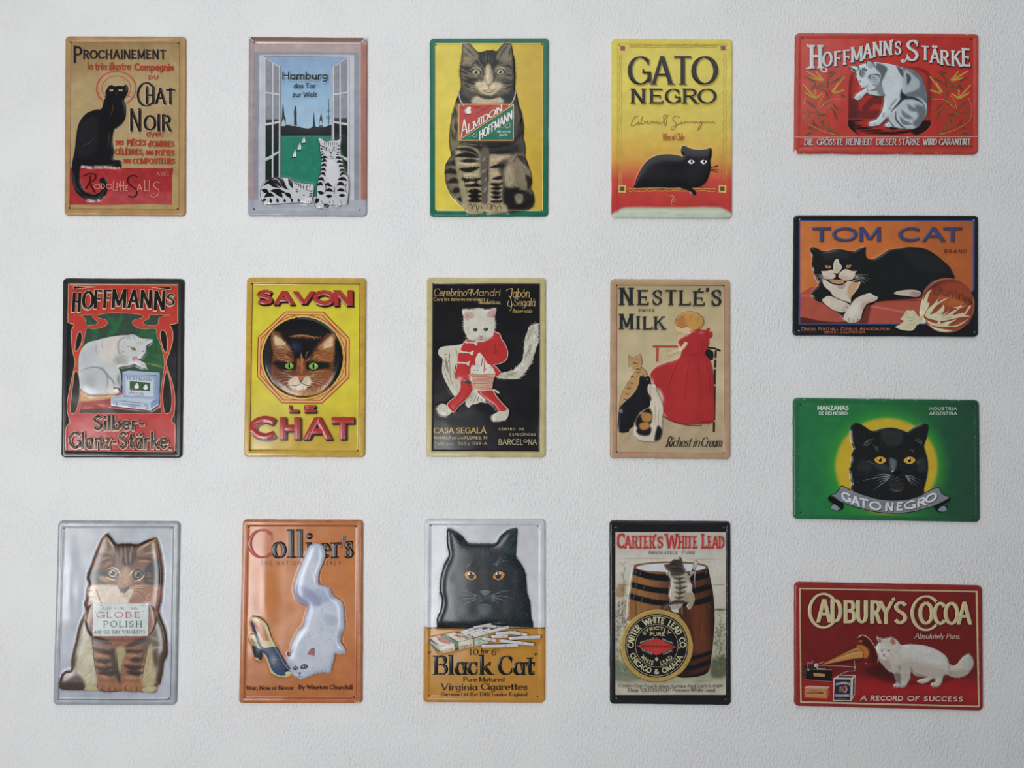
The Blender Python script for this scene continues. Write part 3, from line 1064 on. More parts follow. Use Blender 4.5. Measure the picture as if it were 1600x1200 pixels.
# ================================================================== 2: window with harbour view and two striped cats
def sign_window_view():
    S = Sign('tin_sign', 'tin sign of an open window over green water with two black and white striped cats', 380, 45, 4,
             [(32, 46), (775, 52), (772, 1172), (25, 1168)], GA)
    sit = spline("468,688 490,686 518,706 560,698 590,700 616,670* 612,735 608,770 618,800 626,850 640,890 660,935 662,1010 655,1080 650,1098 620,1104 590,1117 570,1104 540,1108 520,1117 480,1125 455,1110 448,1090 460,1065 462,1010 468,960 482,910 488,850 492,800 480,760 482,725")
    lie = spline("108,1030 120,980 160,945 215,932 285,935 320,955 360,965 400,970 444,974* 445,1010 436,1060 430,1090 400,1097 350,1090 250,1096 150,1102 118,1075")
    S.dome(sit, 2.4, 6); S.dome(lie, 3.0, 6)
    S.emb(P("240,262 535,262 535,345 240,345"), .4, 20)
    c = Canvas(20, 30, 790, 1185, 'A8979A')
    c.poly("60,90* 740,90* 740,1080* 60,1080*", 'B09A97', 3, 1, False)
    c.poly(P("30,90 70,90 70,1080 30,1080"), 'AA9496', 12, .9, False)
    c.noise(40, .07, 3)
    c.poly(P("70,142 722,145 722,1085 66,1085"), '8C8F9B', 2, 1, False)
    c.poly(P("98,160 694,162 694,1080 94,1080"), 'BDBEC6', 2, 1, False)
    c.poly(P("0,1068 800,1072 800,1200 0,1200"), 'A8ACB6', 3, 1, False)
    c.noise(30, .05, 7)
    r = Canvas(10, 30, 800, 1190, 'A8908E')
    r.ramp([(25, 'A69796'), (60, 'A69290')], axis=0)
    r.poly(P("720,100 800,100 800,1080 734,1075"), 'A46F5F', 5, 1, False).poly(P("0,30 800,30 745,82 60,78"), '7C4E43', 3, 1, False)
    r.poly(P("0,1068 800,1072 800,1200 0,1200"), 'A3A7B1', 3, 1, False).noise(40, .08, 5)
    S.plate(r, c)
    S.holes("72,86 734,91 67,1127 729,1132")
    S.part('corner_lines', 'white mitre lines of the printed frame')
    S.line("34,50 66,86 734,92 770,56", 8, 'C9C8CC', smooth=False); S.line("40,66 70,92|764,70 736,96", 4, '55494A', smooth=False)
    S.part('window_opening')
    S.fill(P("132,172 662,176 660,1048 130,1045"), 'B9BAC2', smooth=False, step=8)
    S.line("130,172 662,176|131,172 130,960|660,176 658,960", 3, '3D3F45', smooth=False)
    S.part('sky')
    S.fill(P("138,176 656,180 552,240 552,620 232,620 232,235"), Canvas(100, 150, 700, 640, '86A7C6').ramp([(170, '7F9FC0'), (400, '8CAFCC'), (600, '9CBCD3')]).noise(30, .04, 2), smooth=False)
    S.part('water')
    S.fill(P("230,662 552,662 552,1048 228,1048"), Canvas(220, 650, 660, 1060, '1E7B63').noise(6, .16, 2).noise(40, .1, 4).line("232,668 552,668", 5, '4FA088', 3), smooth=False)
    S.part('skyline', 'black skyline with church spires')
    S.fill("230,612 262,600 300,606 330,610 360,616 395,622 420,620 440,608 470,614 500,614 530,606 552,598* 552,668* 230,668*", '121516', smooth=True, step=7)
    S.fill(P("238,600 246,470 250,470 258,545 266,560 264,600"), '23302F', smooth=False); S.fill(P("241,585 252,560 260,585 262,608 240,608"), 'AEB9BF', smooth=False)
    S.fill(P("317,610 318,555 316,520 324,480 328,480 334,520 333,560 336,610"), '1B2627', smooth=False)
    S.fill(P("434,612 441,512 450,612"), '151A1C', smooth=False)
    S.fill(P("474,612 478,560 486,520 494,560 498,612"), '2E3B3A', smooth=False); S.fill(P("476,604 480,575 492,575 496,604"), 'A9B6BC', smooth=False)
    S.line("534,440 534,610|524,512 545,512|518,548 546,548|520,560 544,562|526,580 544,580", 3.4, '2B3236', smooth=False)
    S.line("262,600 310,600 360,612", 6, '8FA0A6')
    S.part('sailboat')
    for x, y, h in ((378, 712, 42), (352, 755, 50), (322, 800, 52)):
        S.fill([np.array([(x - 12, y), (x + 2, y - h), (x + 10, y - h * .3), (x + 9, y)])], 'E3E4E0', step=4)
        S.line([(x + 2, y - h - 4), (x - 2, y), (x + 10, y + 1)], 2, '30393A', smooth=False)
        S.line([(x + 10, y + 2), (x - 16, y + 8), (x - 26 - h * .2, y + 10)], 7, '0F2A25', taper=1)
    for nm, f in (('left_sash', 0), ('right_sash', 1)):
        def X(x, f=f): return x if not f else 792 - x
        S.part('window_sash')
        for (a, b, ya0, ya1, yb0, yb1, dk) in ((143, 180, 192, 396, 214, 400, 0), (192, 226, 224, 402, 246, 410, 0),
                                                (143, 180, 405, 588, 408, 584, 0), (192, 226, 410, 584, 414, 578, 0),
                                                (141, 180, 606, 804, 600, 792, 1), (190, 224, 598, 780, 590, 760, 1),
                                                (139, 178, 828, 960, 812, 960, 1), (188, 222, 800, 960, 778, 960, 1)):
            col = Canvas(100, 150, 700, 1000, '101312' if dk else '868A92').noise(24, .12, 5)
            if dk: col.poly("100,680 700,680 700,1000 100,1000", '12271E', 4)
            else: col.poly("100,570 700,560 700,600 100,600", '2A2D2F', 3)
            S.fill(P("%g,%g %g,%g %g,%g %g,%g" % (X(a), ya0, X(b), yb0, X(b), yb1, X(a), ya1)), col, smooth=False, step=9)
        for l in ("134,178 232,236", "134,398 232,412", "134,600 232,580", "134,820 232,764", "136,178 134,960", "186,206 184,960", "229,235 227,1040"):
            S.line([(X(a), b) for a, b, _ in P(l)], 9, 'C4C5CB', smooth=False, up=.01)
        S.line([(X(a), b) for a, b, _ in P("133,176 234,234 233,960")], 2, '4A4C52', smooth=False)
    W, K = 'C3C3C8', '151517'
    S.part('lying_cat', 'striped cat curled up on the sill', up=.25)
    S.fill(lie, W, step=5)
    S.line("128,985 165,962 200,985 235,1000|150,965 185,945 215,965 250,1000|205,935 240,950 262,990 288,1010|285,938 300,965 312,1000|168,1018 220,1018 270,1028|118,1010 150,1020 165,1030|135,1060 165,1040 200,1052|200,1030 235,1040 250,1060|262,1030 290,1045 300,1065", 27, K, taper=2, up=.05)
    S.line("120,1080 150,1068|175,1062 178,1096|215,1062 222,1094|262,1066 264,1090|305,1062 310,1088|350,1066 352,1088", 17, K, taper=2)
    S.line("318,958 330,970 345,985|335,962 350,975 352,995|365,968 362,990 372,1005|385,970 380,992 384,1012|405,974 400,995 402,1012|425,975 415,995|330,1005 345,1012|330,1020 348,1026|440,1015 420,1022|438,1030 418,1038|436,1046 414,1050", 7, K, taper=2, up=.04)
    S.line("344,1012 354,1020 366,1016|398,1010 408,1018 422,1012|372,1040 382,1048 392,1040", 3, K)
    S.fill(spline("385,1072 400,1062 432,1064 438,1080 428,1094 390,1094"), 'D6D6D8', step=4)
    S.line("398,1078 398,1092|412,1076 412,1092|425,1078 424,1092", 2, K)
    S.line(lie, 3, '2A2A2C', up=.02, closed=True)
    S.part('sitting_cat', 'striped cat sitting upright on the sill', up=.1)
    S.fill(sit, W, step=5)
    st = "482,730 500,740 516,745|480,752 505,757|482,772 506,772|486,790 510,786|608,730 590,740|610,755 588,758|608,775 584,774|604,792 584,788"
    S.line(st, 8, K, taper=2, up=.05)
    S.line("506,712 512,735|520,708 526,735|534,705 538,738|548,704 549,742|562,705 560,738|576,708 570,735|590,712 584,735", 4.5, K, taper=2)
    bs = "488,812 515,806 530,812|490,835 512,826 524,836|484,862 512,852 522,866|482,890 505,880 520,895|478,918 500,905 518,925|620,815 592,808 580,815|624,842 602,832 588,842|634,868 612,858 600,868|640,895 620,885 604,895|652,920 628,905 606,925"
    S.line(bs, 18, K, taper=2)
    S.line("466,950 490,940 510,955|462,985 485,970 500,985|512,985 530,975 560,990|516,1020 540,1010 566,1022|588,985 610,970 640,985|588,1018 612,1010 640,1020|468,1020 490,1030 512,1030|590,950 625,940 655,955|600,1045 640,1045|520,1050 560,1050", 22, K, taper=2)
    S.line("655,960 640,1000 655,1040|500,945 520,990 512,1040|572,985 574,1040", 5, K, taper=2)
    S.fill("548,815 580,840 598,890 596,940 575,978 560,985 540,965 524,920 524,870 534,835", 'CFCFD3', step=6)
    S.fill("456,1062 480,1068 470,1090 458,1095 450,1080", K, step=4); S.fill("510,1098 540,1100 530,1118 508,1122", K, step=4)
    S.line("492,1075 500,1095 520,1100|566,1075 572,1102 600,1108|540,1080 545,1100|610,1078 622,1100", 2.5, K)
    for x in (521, 571):
        S.fill(ell(x, 755, 13, 11, 16), 'E2E2E4', step=4); S.line(ell(x, 755, 13, 11, 20), 2.5, K, closed=True); S._disc(x, 754, 4, 9, K)
    S.line("538,755 546,776 551,784 556,776 566,755|551,784 551,800|535,808 551,802 568,808 560,815 546,815", 2.2, K)
    S.fill("544,776* 558,776* 551,786*", K, step=3)
    S.line(sit, 3, '2A2A2C', up=.02, closed=True)
    S.part('lettering')
    S.text('Hamburg', 247, 530, 322, 51, '121214', wt=.17, raise_=.35, rnd=0, track=.1, shadow=[(2, 5, 'B6CBDC', 0)])
    S.text('das Tor', 318, 452, 374, 32, '17181B', wt=.14, track=.1)
    S.text('zur Welt', 308, 460, 428, 32, '17181B', wt=.14, track=.1)
    S.flush()


# ================================================================== 3: tabby with a hanging board on yellow
def sign_tabby_with_board():
    S = Sign('tin_sign', 'yellow tin sign with green rim and grey tabby cat wearing a red and green board', 660, 45, 4,
             [(45, 57), (790, 55), (788, 1172), (45, 1172)], GC, rad=24, rim=34)
    cat = spline("252,92 268,76 290,84 325,125 356,148 400,138 440,136 464,142 490,110 520,80 545,76 556,95 566,150 576,200 578,260 582,300 578,350 "
                 "578,380 590,410 602,470 620,520 628,560 635,620 632,680 642,720 645,770 644,800 662,850 680,900 685,950 680,990 695,1030 "
                 "700,1070 690,1110 660,1132 600,1142 555,1155 520,1150 500,1150 440,1158 402,1148 390,1138 375,1152 300,1160 270,1140 "
                 "255,1110 220,1085 180,1040 150,980 140,920 142,860 160,820 178,790 170,740 168,680 172,620 185,540 200,480 225,410 240,370 "
                 "238,320 232,270 242,200 248,130")
    S.dome(cat, 3.4, 6)
    S.emb(P("225,475 573,475 573,705 225,705"), 1.2, 5)
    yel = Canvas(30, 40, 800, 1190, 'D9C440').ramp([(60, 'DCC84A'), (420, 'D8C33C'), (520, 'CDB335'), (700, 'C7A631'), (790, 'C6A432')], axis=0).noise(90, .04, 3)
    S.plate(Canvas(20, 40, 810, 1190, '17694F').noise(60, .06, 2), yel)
    S.part('border_line'); frame_line(S, 36, 3, 'EFE3A0')
    S.holes("85,99 748,95 84,1134 743,1133")
    S.part('tabby_cat', 'grey brown tabby cat sitting upright', up=.1)
    T1, T2, K, B = '8F8466', 'B3A27C', '211F20', '3B3637'
    c = Canvas(120, 60, 720, 1180, '5C554A')
    # body patches
    c.poly("190,500 232,480 232,720 190,770 172,700", T1, 16, .8).poly("600,480 640,620 640,720 600,800 575,700", '554D45', 14)
    c.lines("205,560 215,620 205,700|190,520 200,560|186,640 194,700", 14, '332F2D', 12, .8)
    c.poly("160,830 200,820 250,930 290,1060 275,1110 200,1050 150,960", '8A8063', 20, .8)
    c.lines("150,850 200,840 225,870|146,900 180,890 215,905|160,960 200,950 240,960|190,1020 225,1010 250,1020|225,1070 262,1060", 36, '352C2C', 10, .92)
    c.poly("225,740 575,720 560,860 380,800 250,860", B, 20, .9)
    c.poly("205,770 255,1100 300,1150 380,1150 375,820 300,740", 'A09472', 12)
    c.poly("410,800 500,790 560,800 520,900 510,1100 500,1150 400,1150 408,960", 'A8977A', 12)
    c.poly("362,780 418,775 405,1120 385,1140 372,1100", '6E675C', 8).lines("372,830 395,810|374,900 400,880|390,960 405,930|385,1020 402,990", 12, '9B9480', 8, .7)
    # leg stripes left
    c.lines("210,800 270,790 350,805|235,880 290,885 352,870|250,940 300,955 360,940|272,985 320,975 365,985|290,1020 330,1018 362,1022|292,1048 330,1046 365,1050|290,1078 330,1074 366,1080", 34, K, 7, .97)
    c.lines("212,755 300,760 350,790|240,830 300,828 350,830", 26, K, 8, .95)
    c.lines("220,770 240,780|232,842 290,850 340,842|250,912 300,916 350,912|275,968 330,962", 16, 'C0AD85', 8, .8)
    c.lines("430,780 520,770 560,760|425,870 480,860 540,862|440,940 480,935 520,930|425,972 470,978 500,968|432,1000 470,1002 495,996|432,1025 470,1030 492,1022|432,1052 468,1056 490,1050|428,1082 470,1086 496,1078", 24, K, 6, .97)
    c.lines("430,825 490,818 540,822|425,900 470,905 510,895", 26, 'BFA67E', 12, .7)
    c.poly("470,845 560,800 600,760 560,950 520,1000 506,1100 500,960", B, 14, .8)
    # thigh right and tail
    c.poly("560,790 640,800 680,920 680,1000 560,1010 505,960 520,860", '8B7E66', 18)
    c.poly("510,1000 600,1010 690,1040 698,1090 640,1130 520,1130", '37322F', 14)
    c.lines("600,800 645,830 660,870|650,920 672,960 660,1000|600,1000 560,1020", 40, '332A29', 12, .92)
    c.poly("578,1040 625,1040 622,1090 590,1095", '938871', 12, .9).poly("520,880 560,860 575,930 550,990 515,960", 'A8987C', 14, .8)
    c.lines("575,1015 640,1022|580,1110 640,1110", 18, K, 10, .7)
    # paws
    c.poly("262,1100 380,1095 385,1150 280,1160", 'A28F70', 8).poly("395,1100 510,1095 520,1150 400,1158", 'A28F70', 8)
    # chest above board and neck
    c.poly("225,400 280,430 330,470 225,478", B, 10).poly("480,440 575,360 600,480 520,478", '37322F', 12)
    c.poly("330,430 400,410 480,430 500,470 330,474 310,450", 'B0A383', 12)
    c.lines("330,405 370,425 430,432 490,410 520,380", 26, '2A2727', 12)
    # head
    c.poly("248,180 330,190 400,170 480,180 570,190 575,300 540,400 420,425 290,390 240,330", '746B57', 14)
    c.poly("355,146 460,140 480,200 440,260 416,290 380,240 350,190", '29282A', 10).lines("375,170 385,215|395,160 398,220|418,165 414,215|440,170 432,225", 5, '7E7766', 4, .8)
    c.poly("252,100 275,90 345,160 352,180 330,200 262,190", '8A7F66', 10).lines("262,110 300,150 330,180|258,150 290,180", 10, '5A5146', 6)
    c.poly("545,82 500,120 462,180 480,205 560,200 560,120", '857B62', 10).lines("540,95 500,150 480,190|552,120 540,180", 12, '4F483E', 6)
    c.lines("560,120 570,200 572,300 560,380", 26, '2C2727', 12, .85).lines("242,240 300,270 330,255|238,268 285,285|245,320 300,330 345,318", 14, K, 7, .9)
    c.lines("250,220 290,215 335,235|255,190 300,200", 20, '9C8B6A', 10, .7).lines("500,235 540,240 568,255|520,290 560,300|505,320 560,330", 12, '332E2B', 6, .85)
    c.lines("300,300 350,305 385,330|310,325 360,335|480,330 520,320|470,345 515,345", 6, '2E2A28', 4, .9)
    c.lines("250,240 300,250 330,240|262,300 300,318 350,322|262,330 310,345 350,348|500,335 540,345 560,330|530,230 560,250|330,200 360,235|480,200 460,232|262,350 300,372|560,360 520,380|232,430 262,440 290,462|560,420 530,450|205,500 215,560|200,600 215,640|620,560 600,620|625,640 605,690", 15, '1E1B1B', 6, .9)
    c.poly("400,235 425,235 440,330 436,360 396,360 385,330", 'A8987A', 8).poly("400,250 412,250 420,340 404,345", 'C0AD8A', 6)
    c.lines("440,235 452,300 440,340|372,240 388,300", 9, K, 5, .85)
    c.poly("330,345 390,335 416,362 450,340 500,350 480,385 420,410 360,395", 'BDAB88', 8).poly("370,395 460,395 440,415 400,415", 'B7A888', 6)
    c.lines("300,262 320,248 350,250 372,270|455,270 475,248 505,250 520,262", 8, 'B5A885', 4, .8)
    c.lines("310,230 330,220|365,225 372,210|452,228 458,205|480,225 500,215", 12, K, 5, .85)
    c.noise(14, .12, 3).contrast(1.5, .27)
    S.figure(cat, c, step=4)
    ar = [(300, 130, -.3, 1), (540, 130, .3, 1), (416, 180, 0, -1), (290, 250, -1, -.2), (540, 250, 1, -.2), (416, 330, 0, -1), (300, 360, -1, .4), (530, 370, 1, .4),
          (416, 440, 0, 1), (230, 450, -.3, 1), (590, 450, .4, 1), (200, 600, -.2, 1), (620, 620, .1, 1), (300, 780, .1, 1), (480, 800, 0, 1), (300, 900, .1, 1),
          (460, 900, 0, 1), (180, 900, .5, 1), (200, 1020, .7, .8), (620, 880, .5, 1), (640, 1000, .3, 1), (600, 1080, 1, .1), (330, 1080, 0, 1), (450, 1080, 0, 1), (390, 950, -.1, 1)]
    bd = spline(P("226,476* 573,476* 571,706* 226,706*"))
    S.hairs(cat, 3800, c, ar, L=15, w=2.1, jit=.34, edge=7, seed=5, holes=[bd])
    eye(S, 336, 277, 25, 19, 'A5A07E', 6, pup=.42, pupy=.55, gx=-.3); eye(S, 487, 276, 23, 18, 'A5A07E', -6, pup=.42, pupy=.55, gx=-.3)
    S.line("304,290 330,302 362,298|462,298 490,302 512,292", 4, 'BDB08E', taper=2)
    S.fill("398,345 416,350 434,345 424,360 416,366 408,360", 'A67F68', step=4); S.line("416,366 416,382 400,390 376,386|416,382 436,390 462,380|378,396 416,404 456,394", 2.6, '33261F', up=.03)
    S.whisk("355,370 300,372 262,386|352,378 310,388 275,405|358,364 300,360 270,362|462,362 510,355 545,362|464,370 520,372 548,392|466,378 510,388 540,410", 2.4, 'C8BEA0')
    for x0 in (292, 412):
        S.line("%d,1120 %d,1100 %d,1096 %d,1110 %d,1145|%d,1145 %d,1110 %d,1108 %d,1120 %d,1152|%d,1150 %d,1112 %d,1115 %d,1140" %
               (x0 - 10, x0, x0 + 10, x0 + 18, x0 + 14, x0 + 18, x0 + 26, x0 + 40, x0 + 48, x0 + 40, x0 + 52, x0 + 62, x0 + 78, x0 + 80), 4, '2B201D', taper=2)
    S.line("418,775 412,840 404,960 400,1100|246,880 262,960 290,1060|520,900 505,1000 498,1080|600,780 560,850", 3, '26201F', taper=2)
    S.part('hanging_board', 'red and green rectangular board with gold edge', up=.35)
    S.fill(P("225,475 573,475 571,706 226,706"), 'D9A957', smooth=False)
    S.fill(P("231,481 560,481 232,698"), Canvas(220, 470, 580, 710, 'B9443C').noise(40, .06), smooth=False)
    S.fill(P("567,484 567,700 238,700"), Canvas(220, 470, 580, 710, '23705A').noise(40, .06), smooth=False)
    S.line("231,700 569,481", 5, 'D9A957', up=.04)
    a = math.atan2(-219, 338)
    def al(x, y, o=(0, 0)):
        return 231 + x * math.cos(a) + y * math.sin(a) * 0 + o[0], 700 + x * math.sin(a) - y + o[1]
    S.text('ALMIDON', 8, 312, 0, 56, 'E9E2DA', wt=.17, con=.45, ser=.09, slant=0, xf=lambda x, y: al(x, y * 1.0, (6 + 0, -12)), shadow=[(2, 3, '3A1E1C', 1)], sh=lambda i: 1.75 if i == 0 else .95 - .04 * i, caps=None)
    S.text('HOFFMANN', 150, 392, 0, 54, 'E9E6E0', wt=.145, con=.8, xf=lambda x, y: (231 + x * .84, 700 - x * .545 - y + 84), shadow=[(-2, 2, '0F2E26', 1)], sh=lambda i: 1.05)
    S.text('de arroz', 468, 550, 657, 20, 'D5DAD2', wt=.13); S.text('puro', 482, 530, 677, 20, 'D5DAD2', wt=.13)
    S.text('LA', 242, 262, 508, 11, '5A1B18', wt=.14); S.text('MARCA', 320, 372, 504, 10, '5A1B18', wt=.14)
    S.text('EL GATO', 340, 430, 0, 13, '6A201C', wt=.13, xf=lambda x, y: (x, 540 - (x - 340) * .52 - y))
    S.fill("268,530 262,515 275,510 282,498 300,496 306,505 300,512 306,530 296,537 272,537", 'E5E0DA', step=4); S.line("270,512 268,524 276,534|262,541 304,541", 3, '221C1C')
    S.line("288,680 310,675 325,660 340,658 338,680 320,682 314,670 328,664|490,622 512,620 530,600 546,596 545,622 522,626 516,614 532,608", 2, 'C9CFC6')
    for q in ("226,398 232,430 244,465 262,490", "584,398 574,440 556,475 536,492"):
        S.part('string', 'pale cord over the shoulder', up=.1)
        S.line(q, 8, 'B9B6B4', raise_=.8)
    S.flush()


# ================================================================== 4: yellow and red wine sign with black cat
def sign_wine_cat():
    S = Sign('tin_sign', 'yellow to red wine tin sign with flat black cat and large black capitals', 945, 45, 4,
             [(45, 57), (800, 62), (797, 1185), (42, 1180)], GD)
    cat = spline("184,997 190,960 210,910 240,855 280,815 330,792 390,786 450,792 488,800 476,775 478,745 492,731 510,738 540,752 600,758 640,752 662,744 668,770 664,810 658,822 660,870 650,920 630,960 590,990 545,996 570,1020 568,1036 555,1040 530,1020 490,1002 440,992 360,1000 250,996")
    S.dome(cat, 3.0, 6)
    S.emb(P("150,170 700,170 700,355 150,355"), .3, 20); S.emb(P("160,375 690,375 690,475 160,475"), .3, 20)
    st = [(57, 'CDBB42'), (300, 'D0BF4A'), (620, 'CDB648'), (740, 'CDA842'), (820, 'CC9540'), (880, 'C8703C'), (950, 'BF4438'), (1100, 'B53431'), (1180, 'B23330')]
    c = Canvas(30, 40, 820, 1200, 'CDBB42').ramp(st)
    c.poly("95,1130 200,1117 420,1120 640,1116 745,1128 750,1190 90,1190", 'B9C3B0', 10).lines("120,1128 300,1122 500,1126 700,1122", 7, 'B4A25A', 8, .7)
    c.lines("260,1150 330,1146 400,1152|440,1165 520,1158", 8, '93A896', 8, .6).noise(50, .04, 3)
    for i in range(60):
        x, y = rng.uniform(50, 790), rng.choice([rng.uniform(60, 110), rng.uniform(60, 1100)])
        if 110 < x < 730 and 130 < y: continue
        c.line([(x, y), (x + rng.uniform(-4, 4), y + rng.uniform(-3, 3))], rng.uniform(2, 5), '5A4E22', 2, .8)
    S.plate(c, c, crest=.5, sink=.5)
    S.holes("92,103 760,100 82,1144 756,1146", r=4, col='3A2A12')
    S.part('border_line', 'brushed double border lines with corner squares')
    for x in (92, 104): S.line([(x + rng.uniform(-3, 3), y) for y in range(155, 985, 14)], 4.5, Canvas(80, 100, 780, 1040, 'B09B3C').noise(20, .2), smooth=True)
    for x in (744, 758): S.line([(x + rng.uniform(-3, 3), y) for y in range(155, 965, 14)], 4.5, Canvas(80, 100, 780, 1040, 'AA943A').noise(20, .2))
    for y in (103, 114): S.line([(x, y + rng.uniform(-3, 3)) for x in range(155, 708, 14)], 4, '94812F')
    for y in (1000, 1014): S.line([(x, y + rng.uniform(-3, 3)) for x in range(148, 704, 14)], 4.5, 'C4A450')
    for x, y, cc in ((112, 122, 'A03426'), (740, 120, 'A03426'), (108, 1000, '5A4A20'), (735, 1000, '5A4A20')):
        S.fill(P("%d,%d %d,%d %d,%d %d,%d" % (x - 24, y - 24, x + 24, y - 22, x + 23, y + 24, x - 23, y + 23)), 'C9B565', smooth=False)
        S.fill(P("%d,%d %d,%d %d,%d %d,%d" % (x - 16, y - 15, x + 15, y - 15, x + 15, y + 15, x - 15, y + 15)), '7A6425', smooth=False)
        S.fill(P("%d,%d %d,%d %d,%d %d,%d" % (x - 11, y - 10, x + 11, y - 10, x + 11, y + 11, x - 10, y + 11)), cc, smooth=False)
    S.part('black_cat', 'flat black crouching cat with white eyes', up=.2)
    S.fill(cat, Canvas(150, 700, 720, 1060, '151618', 4).poly("520,860 650,840 600,960 520,960", '1D1D1F', 20), step=5)
    S.line("200,985 260,960 340,960 420,970 520,990", 3, '08080A', taper=2, up=.05)
    for x, y, m in ((537, 835, 1), (615, 836, 1)):
        S.fill(spline("%d,%d* %d,%d %d,%d %d,%d* %d,%d %d,%d" % (x - 22, y - 3, x - 6, y - 12, x + 10, y - 10, x + 22, y + (0 if x < 600 else -6), x + 10, y + 11, x - 8, y + 13)), 'D5D8DA', step=4)
        S.level += .04; S._disc(x + 3, y - 1, 6, 11, '101010')
    S.line("658,868 690,860 710,858|658,880 690,880 712,884|656,884 685,890 706,900|686,868 700,852", 4, '1B1714')
    S.line("160,1000 300,996 460,999", 4, 'B08C3C', taper=2)
    S.part('lettering', 'large black serif capitals with olive shadow')
    sh = [(7, 7, '8F7F34', 0)]
    for t, x0, x1 in (('G', 152, 278), ('A', 302, 412), ('T', 430, 542), ('O', 552, 694)):
        S.text(t, x0, x1, 350, 178, '17140F', wt=.15 if t != 'O' else .165, con=.3, ser=.05, raise_=.3, shadow=sh, up=.01)
    for t, x0, x1 in (('N', 166, 250), ('E', 280, 364), ('G', 380, 466), ('R', 488, 576), ('O', 586, 690)):
        S.text(t, x0, x1, 468, 92, '17140F', wt=.2, con=.34, ser=.07, raise_=.25, shadow=[(5, 6, '8F7F34', 0)], up=.01)
    S.part('script_lettering', 'dark red handwritten words')
    R_ = '8E3A22'
    S.line("208,548 188,552 168,585 164,608 184,606 204,590 216,580 206,598 222,592 236,545 226,590 240,596 250,582 240,576", 3.2, R_)
    S.line("250,592 262,580 272,576 262,592 276,594 290,578 296,594 306,578 314,594 322,578 330,594 344,578 336,592 352,594 366,580 388,545 380,610 366,545 402,545", 3.0, R_)
    S.line("470,560 450,545 424,560 432,580 446,592 440,622 420,632 412,620 450,602 470,592 484,580 474,594 492,592 500,578 506,592 518,578 524,592 538,578 546,590 560,578 562,592 576,580 584,592 600,580 592,592 606,580 598,620 578,634 600,600 620,580 624,592 640,578 646,592 656,582 664,592 680,578 684,592 694,588", 3.0, R_)
    S.text('Wine of Chile', 362, 496, 700, 46, 'A9552F', wt=.085, track=.12)
    S.part('small_emblem', 'thin gold squiggle emblem')
    S.line("408,1048 420,1044 432,1050 424,1066 414,1082 420,1102|440,1050 428,1056 420,1070 436,1062 440,1074 426,1084 416,1074|383,1040 398,1042", 3.2, 'C6A25A')
    S.flush()


def D(s, k, ox, oy):
    """coordinates read from an enlarged crop -> traced units"""
    out = []
    for q in s.split('|'):
        o = []
        for t in q.split():
            sh = t.endswith('*')
            a, b = t.rstrip('*').split(',')
            o.append('%.1f,%.1f%s' % (ox + float(a) * k, oy + float(b) * k, '*' if sh else ''))
        out.append(' '.join(o))
    return '|'.join(out)


def box(x0, y0, x1, y1):
    return P('%g,%g %g,%g %g,%g %g,%g' % (x0, y0, x1, y0, x1, y1, x0, y1))


